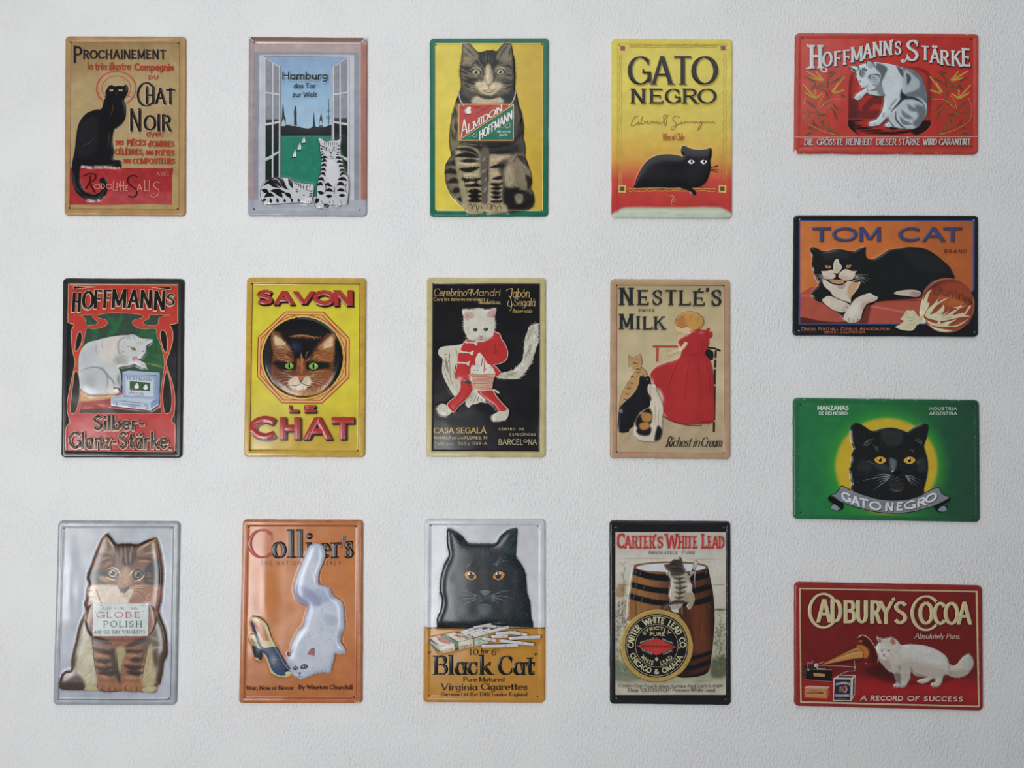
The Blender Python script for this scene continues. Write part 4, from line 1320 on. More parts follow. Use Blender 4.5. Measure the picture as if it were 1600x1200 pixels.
# ================================================================== 5: red and black ornamental sign, white cat over boxes
def sign_white_cat_boxes():
    S = Sign('tin_sign', 'black rimmed tin sign with curling red bands and white cat leaning over pale blue boxes', 85, 425, 4,
             [(50, 37), (810, 40), (795, 1163), (38, 1160)], GA, rim=36)
    d = lambda s: D(s, .5333, 120, 300)
    cat = spline(d("62,520 66,430 90,360 130,300 180,262 270,238 400,205 540,182 640,178 690,168 725,178 760,200 800,215 860,222* 938,228* 905,270 860,300 "
                   "855,350 845,385 820,420 800,450 760,462 830,500 858,540 850,565 800,560 750,535 720,520 640,540 560,552 535,560 550,600 560,660 566,720 555,780 560,820 530,850 "
                   "480,866 400,872 300,880 200,884 140,860 100,830 80,780 74,700 66,620"))
    S.dome(cat, 2.6, 6)
    S.emb(spline(d("575,600 1010,620 1005,1000 905,1065 435,1010 435,900 570,880"), smooth=False), 1.2, 8)
    bl = Canvas(30, 30, 820, 1180, '1C1C1E').noise(50, .2, 3)
    rim = Canvas(20, 20, 830, 1190, '29292B').noise(30, .25, 4)
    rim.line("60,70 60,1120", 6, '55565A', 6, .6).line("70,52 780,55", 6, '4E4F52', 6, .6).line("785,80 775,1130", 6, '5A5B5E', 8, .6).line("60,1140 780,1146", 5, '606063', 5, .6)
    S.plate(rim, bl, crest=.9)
    S.holes("92,78 768,80 75,1118 748,1124")
    RED, CR = Canvas(60, 60, 790, 1150, 'C13A2D').ramp([(70, 'BE372B'), (400, 'BC3A2C'), (560, 'CE4A2A'), (700, 'B8322B'), (900, 'BC3532'), (1130, 'AE302E')]).poly("180,920 330,910 300,1010 200,1000", 'CE6A66', 30, .6).noise(30, .05, 2), 'D6B08A'
    S.part('red_frame', 'red ornamental bands with cream outlines')
    outer = spline("88,76* 772,79* 772,318* 740,326 722,330 738,370 738,430 720,500 698,560 712,620 738,700 752,790 748,880 732,930 756,970 752,1124* "
                   "72,1118* 74,975 96,940 82,880 82,800 100,700 120,610 128,560 112,490 106,420 108,360 122,330 100,322 85,316*", seg=6)
    win = spline("205,352 196,360 190,400 176,460 158,520 148,575 152,620 160,700 164,780 160,840 152,882* 668,884* 662,820 664,740 674,660 684,590 682,540 664,460 640,400 630,356 560,356 510,346 484,318 500,298 545,286 550,272 500,262 400,256 330,258 268,270 276,286 320,298 332,322 300,346 250,354", seg=6)
    hl = [spline(q, seg=5) for q in (
        "162,370 172,400 168,440 150,480 130,498 128,470 134,430 140,400 150,378",
        "128,620 150,640 158,700 156,780 144,840 128,880 104,884 98,850 104,780 114,700",
        "668,366 680,364 696,380 706,430 704,480 694,504 680,480 666,430 660,390",
        "700,618 716,660 728,730 734,800 728,860 712,884 690,880 680,840 676,760 684,680 692,640")]
    hl2 = [spline(q, seg=5) for q in ("120,270* 166,272 190,290 200,330 232,332 268,322 262,304 240,290 236,268*", "724,268* 680,276 650,290 644,328 600,334 556,322 560,306 590,290 592,268*")]
    S.fill([resample(np.vstack([q, q[:1]]), 6)[:-1] for q in [outer] + [win] + hl + hl2], RED, step=6)
    for q in [outer, win] + hl + hl2: S.line(q, 3.4, CR, up=.02, closed=True)
    S.part('picture_ground', 'dark green foliage behind the white cat')
    g = Canvas(80, 240, 760, 900, '35493C').lines("200,300 260,380 220,440|330,280 380,330 340,400|420,270 390,340 330,400|540,380 600,420 660,480|560,480 640,520 680,560|520,400 620,380 640,360", 34, '2B6A3C', 16, .8)
    g.poly("480,300 620,360 670,480 680,600 560,620 560,420", '265F37', 16, .7).lines("560,430 600,470 580,500|620,420 640,480 620,520|600,540 660,560", 8, '1C3F2A', 6, .7).line("570,570 620,580 680,595", 7, '8AA03A', 5, .8)
    g.poly(P("140,760 680,760 680,900 140,900"), 'A33B36', 6).poly("150,860 680,850 680,900 150,900", '4B322B', 10).lines("180,850 240,848|270,830 330,835", 12, 'C48079', 8, .7)
    g.poly("150,740 250,770 380,765 340,790 160,805", 'CBA36C', 5).lines("160,760 230,780|170,790 240,772|200,768 300,785|250,790 340,768", 3, 'A0452E', 2)
    g.noise(18, .14, 3)
    win_s = spline("206,354 190,400 158,520 148,575 160,700 164,780 152,882* 668,884* 662,820 674,660 684,590 682,540 664,460 640,400 628,358 545,286 550,274 400,258 268,272 276,286", seg=6)
    S.level -= .12
    S.fill([resample(np.vstack([win, win[:1]]), 6)[:-1]], g, step=6)
    for q in hl2: S.fill([q], g, step=6)
    S.level += .2
    S.part('box_pair', 'pale blue boxes with a small picture')
    S.fill(P(d("435,905 570,870 1010,880 1000,990 908,1062 437,1005")), Canvas(300, 600, 700, 900, 'B4C0CE').noise(10, .06), smooth=False)
    S.fill(P(d("908,960 1005,905 1002,990 908,1062")), '7B93B3', smooth=False)
    S.fill(P(d("437,1005 908,1062 905,1075 437,1022")), '8E2F2C', smooth=False)
    S.fill(P(d("572,608 650,592 1012,618 1000,640 930,645 580,640")), 'A9B6C6', smooth=False)
    S.fill(P(d("576,630 960,652 960,930 578,905")), Canvas(300, 600, 700, 900, '96A9C4').noise(7, .1), smooth=False)
    S.fill(P(d("960,650 1015,632 1006,910 960,930")), '8197B8', smooth=False)
    S.fill(P(d("612,665 938,680 935,900 616,880")), 'C3CCD6', smooth=False)
    S.fill(P(d("662,718 900,735 898,835 662,820")), '2F5A3C', smooth=False)
    S.text('HOFFMANN', 458, 612, 0, 21, '4B6288', wt=.14, con=.4, ser=.08, xf=lambda x, y: (x, 674 + (x - 458) * .07 - y))
    S.text('SILBER-GLANZ', 466, 560, 0, 11, '54698E', wt=.14, xf=lambda x, y: (x, 760 + (x - 466) * .07 - y)); S.text('STÄRKE', 498, 560, 776, 7, '54698E')
    for x, y in ((516, 718), (572, 724)):
        S.fill(ell(x, y, 15, 13, 14), 'DCDEDA', step=4); S.fill(ell(x + 2, y - 14, 9, 8, 12), 'DCDEDA', step=4); S._disc(x - 1, y - 15, 1.4, 1.4, '222222'); S._disc(x + 5, y - 15, 1.4, 1.4, '222222')
    for x, y in ((488, 732), (500, 738), (545, 738), (484, 742)): S._disc(x, y, 5, 5, 'C07A2C' if x < 490 else 'B2382C')
    S.line(d("580,950 640,958 780,970|570,980 640,988 790,1002|640,1010 740,1022"), 3.5, '5C7399', smooth=False)
    S.line(d("470,975 490,960 520,965 500,990 520,995|830,1010 850,990 870,1020 850,1040 890,1030|930,950 950,960 970,930"), 3, '486AA0')
    S.line(d("440,935 905,985"), 2, '7286A6', smooth=False)
    S.line(d("1000,660 1005,720 998,900|450,920 560,895"), 2, '6F86AA')
    S.part('white_cat', 'white cat with raised paw', up=.25)
    c = Canvas(140, 370, 640, 790, 'C6C8C6')
    c.poly(d("110,400 200,300 320,250 340,300 300,420 250,520 110,560"), 'BFC3C6', 20).poly(d("330,230 560,190 560,420 420,500 320,420"), 'CFC9C2', 22)
    c.line(d("355,240 340,300 360,340"), 10, 'A9A9A4', 8, .6).line(d("280,300 270,350 290,400"), 10, 'A9A9A4', 8, .6)
    c.poly(d("130,600 240,555 340,580 400,660 400,780 320,850 180,850 110,760"), 'BFC2C4', 16).line(d("100,600 180,565 280,555 360,590 405,660 410,760 380,830"), 9, '8A9191', 7, .85).poly(d("180,660 260,650 260,780 160,760"), 'ACB2B6', 24, .6)
    c.line(d("330,540 390,620 460,700 530,790"), 8, '8A8F90', 6, .8).line(d("400,680 450,690 480,750 480,810"), 7, '8E9494', 6, .7).poly(d("520,640 550,650 555,760 520,740"), 'A3A8AC', 8)
    c.poly(d("520,420 640,470 620,530 520,520 480,480"), 'A9A9A0', 16, .7).line(d("660,190 560,230 530,300 550,400 600,430"), 12, '9A9A92', 9, .7)
    c.line(d("320,880 420,868 540,850"), 12, 'E4E2DA', 6, .8).line(d("70,560 90,780 180,880"), 8, 'DEE3E6', 6, .7)
    c.contrast(1.5, .6)
    S.figure(cat, c, step=4)
    gr = '77746C'
    S.line(d("640,240 650,205 690,180 720,180 725,190|655,235 690,200|600,330 660,310 720,325|612,270 600,260 580,262|620,290 610,300 590,290|610,380 590,370 570,385|640,420 610,425 600,440|700,420 650,440 620,450|520,490 540,480|530,520 560,500|600,520 640,505|560,545 600,540 620,530|850,290 860,250 880,235 925,238"
             "|760,240 770,270 765,300|785,235 795,270 800,300|745,255 745,290|820,260 815,290|560,300 545,320|570,340 550,355|590,320 575,310|700,185 720,215 730,260"), 2.6, gr, taper=2, up=.04)
    S.line(d("540,560 640,545 720,530|735,500 760,520 800,545 850,560|790,520 800,540|820,520 828,545|840,530 846,550|535,660 530,700 540,760|550,665 553,750"), 3, '5E625F', taper=2)
    eye(S, 499, 482, 13, 7, '9A9A3C', 20, pup=.4, pupy=.8); S._disc(558, 496, 6, 4, '4A4A44')
    S.fill(d("700,440 740,432 770,440 750,462 735,468 715,480 700,465"), 'C4735F', step=4); S._disc(509, 543, 8, 5, 'E2B9A8')
    S.whisk(d("690,440 650,445 640,460|770,440 810,430 835,432|768,450 800,455 830,465|760,430 790,415 820,415"), 2, 'E8E8E4')
    S.fill(d("480,790 550,800 566,830 520,862"), '5A2A2A', step=5); S.fill(d("470,820 520,810 540,850 480,866"), 'D9D6CE', step=5)
    S.part('lettering', 'black raised letters edged in cream', up=.1)
    o = (5, 'D9B795')
    for i, (t, a, b, y, h) in enumerate((('H', 116, 160, 250, 120), ('O', 180, 240, 236, 120), ('F', 250, 296, 230, 118), ('F', 308, 355, 226, 116), ('M', 362, 446, 225, 118), ('A', 466, 524, 226, 116),
                                         ('N', 540, 606, 228, 116), ('N', 626, 688, 240, 122), ('S', 704, 752, 212, 78))):
        S.text(t, a, b, y, h, '1B1517', wt=.17 if t != 'S' else .2, con=.75, slant=.05, raise_=.5, outline=o, shadow=[(-2, 6, 'D9B795', 4)], up=.003)
    S.text('Silber-', 248, 570, 990, 96, '2C2622', wt=.17, raise_=.6, outline=(5, 'D9A98F'), shadow=[(2, 6, 'D9A98F', 4)], track=.12)
    S.text('Glanz-Stärke.', 98, 732, 1105, 108, '2C2622', wt=.15, raise_=.6, outline=(5, 'D9A98F'), shadow=[(2, 6, 'D9A98F', 4)], track=.13)
    S.part('corner_wedge', 'black wedge with cream edge')
    S.fill("122,88 264,94 124,108", '1A1718', smooth=False); S.line("122,88 264,94 124,108 122,88", 3, CR, smooth=False)
    S.part('corner_wedge', 'black wedge with cream edge')
    S.fill("732,94 604,96 732,112", '1A1718', smooth=False); S.line("732,94 604,96 732,112 732,94", 3, CR, smooth=False)
    S.flush()


# ================================================================== 6: yellow soap sign, face in an octagon
def sign_face_in_octagon():
    S = Sign('tin_sign', 'yellow tin sign with brown tabby face in a red octagon and thick red capitals', 370, 425, 4,
             [(60, 32), (808, 37), (800, 1160), (42, 1155)], GA * .99, rim=38)
    d = lambda s: D(s, .5, 120, 240)
    S.dome(ell(413, 534, 250, 252, 50), 4.2, 6)
    c = Canvas(40, 30, 820, 1180, 'D2C22E').ramp([(70, 'C9B131'), (110, 'CFBC2E'), (230, 'D6C82E'), (820, 'D3C32C'), (950, 'C8AE2C'), (1120, 'C5A231')]).noise(70, .05, 3)
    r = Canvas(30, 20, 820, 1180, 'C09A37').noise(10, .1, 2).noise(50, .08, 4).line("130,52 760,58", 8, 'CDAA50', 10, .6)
    S.plate(r, c)
    S.holes("97,74 763,77 84,1114 754,1116")
    S.part('border_line'); frame_line(S, 40, 2.6, '2B2412', rad=1)
    S.part('octagon_frame', 'red lines of an octagon around the black disc', at=1.3)
    O = lambda k: [(413 + (x - 413) * k, 535 + (y - 535) * k) for x, y in ((303, 249), (540, 250), (703, 416), (700, 660), (532, 820), (282, 818), (128, 652), (133, 408))]
    S.fill([np.array(O(1.0)), np.array(O(.93))], 'E2A95A', step=7)
    S.fill([np.array(O(.935)), ell(413, 534, 258, 258, 60)], 'DCA94E', step=7)
    for k, w in ((1.0, 5), (.935, 5)): S.line(np.array(O(k)), w, '8E1F1B', closed=True, step=12)
    S.line(np.array([(413 + (x - 413) * .9, 535 + (y - 535) * .9) for x, y in ((421, 250), (622, 333), (702, 538), (616, 740), (407, 820), (205, 735), (130, 530), (218, 328))]), 4, '9A2A20', closed=True, step=12)
    S.line(ell(413, 534, 266, 266, 70), 4, '9A2A20', closed=True)
    S.part('black_disc', 'black disc behind the face', up=.1)
    S.fill([ell(413, 534, 258, 259, 70)], 'D9BB55', step=7)
    S.fill([ell(413, 534, 252, 252, 70)], Canvas(150, 270, 680, 800, '151518').poly("160,420 220,440 215,640 190,660", '242427', 20), step=5)
    S.part('cat_face', 'brown tabby face with green eyes', up=.25)
    face = spline(d("200,270* 260,268 330,300 390,330 440,325 500,312 600,305 680,318 760,338 830,345 860,328 920,295 985,280* 1000,310 995,400 990,520 975,640 975,760 965,880 920,940 860,1000 780,1045 680,1070 560,1075 450,1060 370,1010 290,960 220,900 192,860 200,780 205,700 225,620 228,540 200,440 190,340"))
    c = Canvas(190, 350, 650, 800, '6A3F22')
    c.poly(d("330,300 440,330 600,340 760,350 860,330 760,460 700,560 620,620 500,640 460,520 340,380"), '17161A', 9).poly(d("440,410 560,420 560,500 480,520"), '33405A', 20, .55)
    c.poly(d("240,640 500,640 500,740 420,770 250,740"), '1B1818', 8).poly(d("640,650 900,650 910,740 800,790 640,740"), '1B1714', 8)
    c.lines(d("430,328 600,312 760,340 820,350"), 14, 'A0683C', 5)
    c.poly(d("205,290 240,290 440,480 300,560 230,470"), '8B6140', 9).poly(d("230,330 300,350 380,430 260,440"), 'CDB48F', 6).poly(d("980,300 880,380 780,490 960,540 990,420"), '9C6A3C', 9).poly(d("960,330 880,400 840,470 960,450"), 'CBAE86', 7)
    c.poly(d("235,500 400,560 480,640 380,640 240,600"), '7E4A2B', 7).poly(d("740,520 960,540 960,640 860,640 760,600"), '94562A', 7)
    c.poly(d("520,640 560,600 620,640 610,800 530,800"), '8A4A22', 6).line(d("575,560 580,640 585,780"), 12, 'B87A43', 6, .8)
    c.poly(d("210,680 330,760 500,780 500,900 380,980 230,880"), '75412A', 9).poly(d("640,780 900,740 960,800 940,900 800,980 650,960"), '8E532A', 9)
    c.poly(d("420,880 520,820 570,900 640,820 700,900 650,960 560,1000 440,960"), 'CDB79A', 6).poly(d("440,930 560,920 640,960 600,1000 480,1000"), 'D8CBB4', 6)
    c.poly(d("310,960 440,1000 700,990 900,930 860,1000 700,1062 450,1056"), 'B4814C', 7)
    c.noise(10, .12, 4).contrast(1.15, .2)
    S.figure(face, c, step=4)
    ar = [(P(d("%d,%d" % (x, y)))[0][0], P(d("%d,%d" % (x, y)))[0][1], u, v) for x, y, u, v in ((575, 850, 0, 1), (575, 600, 0, -1), (450, 850, -1, .3), (700, 850, 1, .3), (300, 700, -1, .2), (900, 700, 1, .2),
          (300, 400, .7, -.9), (900, 400, -.6, -1), (300, 560, -1, .5), (850, 560, 1, .1), (600, 330, 0, 1), (570, 1020, .1, 1), (400, 1000, -.3, 1), (760, 1000, .4, 1))]
    S.hairs(face, 1700, c, ar, L=17, w=2.2, jit=.42, edge=6, seed=8)
    S.line(d("205,300 290,370 380,450 440,510 470,520|990,290 900,360 820,440 770,490|240,420 300,400 360,410|240,450 320,430 370,445|250,480 330,470 400,490|960,350 900,380 840,450|970,400 900,430 830,480|965,450 890,470 820,490"), 4, 'D3A675', taper=2, up=.05)
    S.line(d("280,560 360,560 450,610|290,590 380,590 470,625|240,530 300,600 380,625 480,640|720,640 760,580 820,560|740,650 790,600 860,590|760,655 830,620 900,620|700,620 720,600 780,545|520,600 540,650 545,700|575,520 570,570 600,620 560,680|630,600 640,540 670,510|640,640 690,590"), 3.6, 'C08A56', taper=2)
    eye(S, 333, 588, 27, 21, '7FA84A', 0, pup=.22, pupy=.95, rimw=1.35, gx=.35); eye(S, 484, 590, 29, 22, '7FA84A', 0, pup=.22, pupy=.95, rimw=1.35, gx=.4)
    S.line(d("330,740 400,760 490,750|650,750 720,770 800,765 900,745|360,650 400,640 460,660"), 4, 'B98250', taper=2)
    S.fill(d("520,812 580,820 635,812 620,840 590,860 576,880 560,860 535,840"), 'B4674C', step=4)
    S.line(d("574,870 574,910|574,910 540,930 500,945 430,935|574,910 610,925 650,940 690,935|500,1000 450,990|640,970 690,960"), 4, '241410', taper=2, up=.03)
    S.whisk(d("500,850 380,820 250,830|490,870 360,860 230,890|480,890 360,900 270,950|490,910 400,930 330,990|470,840 380,790 280,780|650,850 760,820 860,840|655,870 780,860 930,890|650,890 760,910 900,960|650,900 720,950 800,1010|640,840 760,800 880,800|660,880 800,890 920,930"), 2.6, 'E4D6C2')
    r = random.Random(3)
    for i in range(46):
        x = 300 + i * 13.5; y0 = 960 + 45 * math.sin((x - 300) / 600 * 3.1)
        S.whisk(d("%d,%d %d,%d" % (x, y0 - r.uniform(0, 30), x + r.uniform(-12, 12), y0 + r.uniform(30, 60))), 2.6, r.choice(['E0B987', 'D19A5E', '5A2C18', 'C98C52']), up=0)
    def blk(t, x0, x1, y, h, w):
        S.text(t, x0, x1, y, h, 'AB312D', wt=w, raise_=.6, shadow=[(8, 10, '1B1412', 3), (4, 5, '1B1412', 3)], outline=(2.5, '4A1512'), up=.002)
    S.part('lettering', 'thick red capitals with black drop shadow')
    for a in (('S', 130, 222, 204, 92, .27), ('A', 245, 348, 205, 84, .32), ('V', 362, 478, 200, 76, .32), ('O', 490, 600, 213, 98, .3), ('N', 612, 720, 212, 96, .32)): blk(*a)
    blk('L', 325, 388, 876, 42, .32); blk('E', 420, 498, 876, 42, .32)
    for a in (('C', 98, 236, 1050, 150, .27), ('H', 278, 392, 1044, 134, .28), ('A', 436, 578, 1045, 134, .27), ('T', 592, 738, 1044, 134, .27)): blk(*a)
    S.flush()


# ================================================================== 7: black sign, white cat in red coat
def sign_cat_in_red_coat():
    S = Sign('tin_sign', 'black tin sign with cream rim and white cat in red coat carrying a basket', 655, 425, 4,
             [(47, 33), (792, 36), (790, 1160), (42, 1155)], GC, rim=35, rad=22)
    d = lambda s: D(s, .65, 100, 180)
    head = spline(d("262,115 265,90 290,84 340,88 375,84 420,76 470,84 500,90 550,78 580,76 582,110 572,160 576,220 568,290 545,340 500,375 440,392 380,380 320,365 300,320 280,270 275,220 276,160"))
    coat = spline(d("300,375 360,380 440,392 500,375 545,340 572,298 620,320 636,362 660,400 690,460 698,520 680,570 630,600 560,618 590,640 632,690 580,735 560,740 350,760 250,760 190,745* 186,700 205,640 212,560 225,500 240,470 265,420"))
    legl = spline(d("250,762 355,768 360,840 340,900 280,970 220,1020 185,1070 145,1050 120,990 200,915 240,850"))
    legr = spline(d("410,870 555,862 590,920 640,980 690,1040 650,1068 605,1064 570,1010 500,960 440,910"))
    tail = spline(d("990,225* 990,400* 960,480 920,600 870,680 800,745 700,750 600,740 570,722 620,700 700,680 760,660 830,590 850,500 860,400 880,320 915,250"))
    pl = spline(d("18,1040 40,1000 90,992 140,1030 165,1060 130,1100 70,1100 30,1080")); prr = spline(d("545,1110 580,1080 620,1065 700,1035 706,1090 680,1140 600,1158 555,1150"))
    chair = spline(d("28,500 40,460 80,440 250,418 300,375 250,470 190,640 185,740 250,770 235,850 190,915 140,850 70,700 70,560 40,530"))
    bask = spline(d("320,705 345,712 560,705 585,690 555,780 548,860 440,872 370,860 345,780"), smooth=False)
    for p, h in ((head, 1.6), (coat, 1.6), (legl, 1.2), (legr, 1.2), (tail, 1.3), (pl, 1), (prr, 1), (chair, .8), (bask, .8)): S.dome(p, h, 6)
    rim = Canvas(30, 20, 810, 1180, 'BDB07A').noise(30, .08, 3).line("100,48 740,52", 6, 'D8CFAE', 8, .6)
    bk = Canvas(60, 50, 790, 1140, '17171A').noise(60, .2, 2)
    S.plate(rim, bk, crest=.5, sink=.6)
    S.part('border_line'); frame_line(S, 36, 4, '8A8060', rad=1)
    W = 'CBC6B4'
    S.part('armchair', 'white armchair'); S.fill(chair, Canvas(100, 440, 320, 800, 'CBC5B2').noise(20, .05), step=6)
    S.line(d("55,540 110,600 140,540 130,470|130,465 140,600 150,760 210,880|70,560 100,700 160,840|180,440 210,500 205,600"), 3, '55503F', taper=2, up=.03)
    S.line(d("100,540 110,620 130,700"), 18, '8C8877', taper=2); S.line(d("85,500 105,520 120,505"), 6, 'A0604A', taper=2)
    for i in range(7): S.line(d("%d,%d %d,%d" % (165 + i * 8, 770 + i * 22, 245, 765 + i * 12)), 1.6, '8F8A76')
    S.part('furry_paw'); S.fill(pl, W, step=5); cw = Canvas(90, 400, 800, 1000, 'BEBBAA')
    S.hairs(pl, 90, cw, [(140, 860, -1, 0), (190, 880, -1, .5)], L=16, w=2.4, jit=.35, edge=7, seed=3)
    S.part('furry_paw'); S.fill(prr, W, step=5); S.hairs(prr, 110, cw, [(480, 920, -1, .6), (540, 900, -.6, 1)], L=18, w=2.4, jit=.35, edge=7, seed=4)
    S.part('white_fringe', 'white fur fringe under the coat')
    S.fill(d("340,880 360,860 450,860 560,850 618,880 600,890 560,870 480,960 500,985 440,975 400,990 350,1000 320,1028 290,980"), W, step=6)
    S.line(d("390,880 350,950 310,1000|400,890 380,950 350,1000|420,900 410,950 400,985|440,920 450,980|365,880 330,960|345,900 300,975"), 3, '37342C', taper=2)
    S.part('furry_tail', 'long white furry tail'); ct = Canvas(400, 300, 800, 700, 'C3BFAE').lines(d("620,722 700,715 780,690|890,380 900,320 950,260|860,560 900,480 920,400"), 22, '8F8B7C', 14, .7)
    S.fill(tail, ct, step=5)
    S.hairs(tail, 520, ct, [(460, 660, 1, 0), (560, 655, 1, -.1), (640, 600, .6, -.8), (680, 500, .3, -1), (720, 380, .4, -1)], L=30, w=2.6, jit=.42, edge=9, seed=5)
    RD = Canvas(150, 350, 620, 900, 'B92E2D').noise(50, .05, 3)
    S.part('red_trousers'); S.fill(legl, RD, step=6); S.line(legl, 3, 'D9CDBA', closed=True)
    S.fill(d("258,762 350,768 345,800 300,795"), '57393A', step=5)
    S.part('red_trousers'); S.fill(legr, RD, step=6); S.line(d("555,862 590,920 640,980 692,1042 650,1068 605,1066"), 4, 'D9CDBA')
    S.part('red_coat', 'red coat with white frogging', up=.12); S.fill(coat, RD, step=6)
    S.line(d("572,298 620,320 636,362 660,400 690,460 698,520 680,570 630,600 560,618 590,640 632,690|300,378 265,420 240,470 255,478 225,500 212,560 205,640 186,700 190,745|545,340 500,375 440,392 380,384 300,376"), 4, 'D9CDBA', up=.03)
    S.line(d("575,390 577,500|545,520 600,490 640,470|565,480 580,520|600,400 640,440|560,612 640,590|310,830 350,805"), 2.6, '5C1513', taper=2)
    for y, x0 in ((400, 280), (495, 240), (595, 205)):
        x1 = x0 + 110
        S.line(d("%d,%d %d,%d" % (x0 - 5, y - 4, x1, y + 8)), 8, W, raise_=.5)
        for px, py, rr in ((x1, y + 10, 10), (x0 + 25, y + 2, 6), (x1 + 14, y - 6, 6), (x1 + 6, y + 22, 6)):
            q = P(d("%d,%d" % (px, py)))[0]; S._disc(q[0], q[1], rr, rr, W, .5)
    S.part('cat_head', 'white cat head with pink ears', up=.15)
    ch = Canvas(250, 210, 500, 450, 'CCC9BA').poly(d("360,380 440,385 520,370 520,350 380,350"), '9C9A8C', 8, .7).poly(d("285,120 340,110 370,160 300,190"), 'C4A294', 6).poly(d("490,140 570,85 570,150 510,160"), 'C49A90', 6)
    ch.lines(d("430,100 435,180|460,110 455,190|400,120 405,180"), 6, 'AEAB9C', 5, .6).poly(d("300,260 330,250 340,340 300,330"), 'B0AD9E', 10, .6)
    S.fill(head, ch, step=4)
    S.hairs(head, 750, ch, [(380, 330, 0, -1), (300, 350, -1, .3), (460, 350, 1, .3), (380, 240, 0, -1), (380, 430, 0, 1), (300, 260, -.4, -1), (460, 260, .5, -1)], L=14, w=2, jit=.16, edge=6, seed=6)
    S.line(d("285,120 310,150 350,165|280,140 300,190|350,115 372,140 360,170|490,140 500,155 560,150 572,90|500,130 545,90"), 2.6, '5B3A34', taper=2, up=.05)
    for x, y in ((387, 280), (487, 277)):
        q = P(d("%d,%d" % (x, y)))[0]; eye(S, q[0], q[1], 11, 8, '5D6150', 5 if x < 400 else -5, pup=.5, pupy=.85, rimw=1.4)
    S.fill(d("425,335 442,342 460,335 442,358"), 'B0705F', step=3); S.line(d("442,355 442,370 420,378|442,370 465,376"), 2, '5E5048')
    S.whisk(d("400,350 330,360 255,385|400,345 330,345 270,350|480,350 540,350 590,370|480,345 545,340 580,330|400,355 340,372 290,400"), 1.8, 'DAD8CA')
    S.part('basket', 'basket holding two white kittens', up=.15)
    for q in ("345,712 350,620 370,622 390,620 425,630 430,712", "395,640 385,580 400,530 425,498 450,520 480,560 500,600 545,630 575,690 560,712 420,712"):
        S.fill(d(q), Canvas(300, 480, 500, 660, 'D2CEC0').noise(12, .08), step=5)
    S.line(d("360,640 352,615 372,628|400,628 420,612 426,645|350,690 380,712|520,620 550,660"), 2.4, '7A6B58', taper=2)
    for x, y in ((378, 668), (408, 668), (487, 660)):
        q = P(d("%d,%d" % (x, y)))[0]; S._disc(q[0], q[1], 3.4, 3.4, '1B1A18')
    S.fill(bask, Canvas(300, 620, 500, 760, 'CFA58C').noise(10, .1), step=6)
    for i in range(8):
        for j in range(11):
            x = 352 + j * 19 + (i % 2) * 9; y = 724 + i * 17
            if 350 + i * 4 < x < 560 - i * 3: S.line(d("%g,%g %g,%g" % (x, y, x + 7, y + 9)), 5, 'A4543F', step=5)
    S.line(d("330,708 440,714 575,702|352,842 450,848 548,840"), 4, 'A4543F'); S.line(d("445,630 455,560 470,535 476,560 468,690"), 5, 'B23A35')
    Y = 'C2A467'
    S.part('script_lettering', 'gold curly words across the top')
    S.text('Cerebrino', 92, 296, 152, 48, Y, wt=.09, con=.6, slant=.12, rnd=1, track=.06)
    S.text('Mandri', 318, 506, 150, 44, Y, wt=.09, con=.6, slant=.12, rnd=1, track=.06); S.line("340,110 318,108 304,118 308,132 322,128 326,112", 4, Y)
    S.text('Jabón', 560, 690, 160, 56, Y, wt=.08, con=.6, slant=.1, rnd=1, track=.06); S.line("582,104 552,110 545,122|568,150 578,200 572,240 562,238|560,180 552,205 570,216 590,196", 4, Y)
    S.text('Segalá', 590, 724, 214, 50, Y, wt=.08, con=.6, slant=.1, rnd=1, track=.06)
    S.text('Cura los dolores nerviosos y', 92, 432, 182, 24, Y, wt=.12, track=.2); S.text('Reumáticos.', 372, 512, 202, 26, Y, wt=.13, track=.2)
    S.text('Reservado', 582, 704, 256, 24, Y, wt=.1, slant=.2, track=.2)
    S.part('lettering', 'gold capitals at the foot of the sign')
    S.text('CASA', 94, 216, 1008, 36, 'C7A45A', wt=.19, con=.4, ser=.06, split=True); S.text('SEGALÁ', 234, 418, 1008, 36, 'C7A45A', wt=.19, con=.4, ser=.06, split=True)
    S.part('small_lettering', 'small cream address lines')
    C2 = 'BDB288'
    S.text('RAMBLA', 96, 200, 1044, 18, C2, wt=.17); S.text('DE LAS', 206, 278, 1044, 13, C2, wt=.17); S.text('FLORES, 14', 284, 426, 1045, 20, C2, wt=.16)
    S.text('Teléfono', 98, 214, 1080, 20, C2, wt=.1, track=.35); S.text('263 y 1709-A', 244, 424, 1080, 18, C2, wt=.13, track=.22)
    S.text('CENTRO', 498, 600, 989, 15, C2, wt=.17, track=.35); S.text('DE', 622, 656, 989, 15, C2, wt=.17, track=.35)
    S.text('ESPECÍFICOS', 566, 728, 1023, 15, C2, wt=.17, track=.3)
    S.text('BARCEL', 496, 648, 1080, 36, C2, wt=.11, track=.16); S.text('O', 652, 676, 1066, 20, C2, wt=.16); S.text('NA', 682, 734, 1080, 36, C2, wt=.11)
    S.flush()


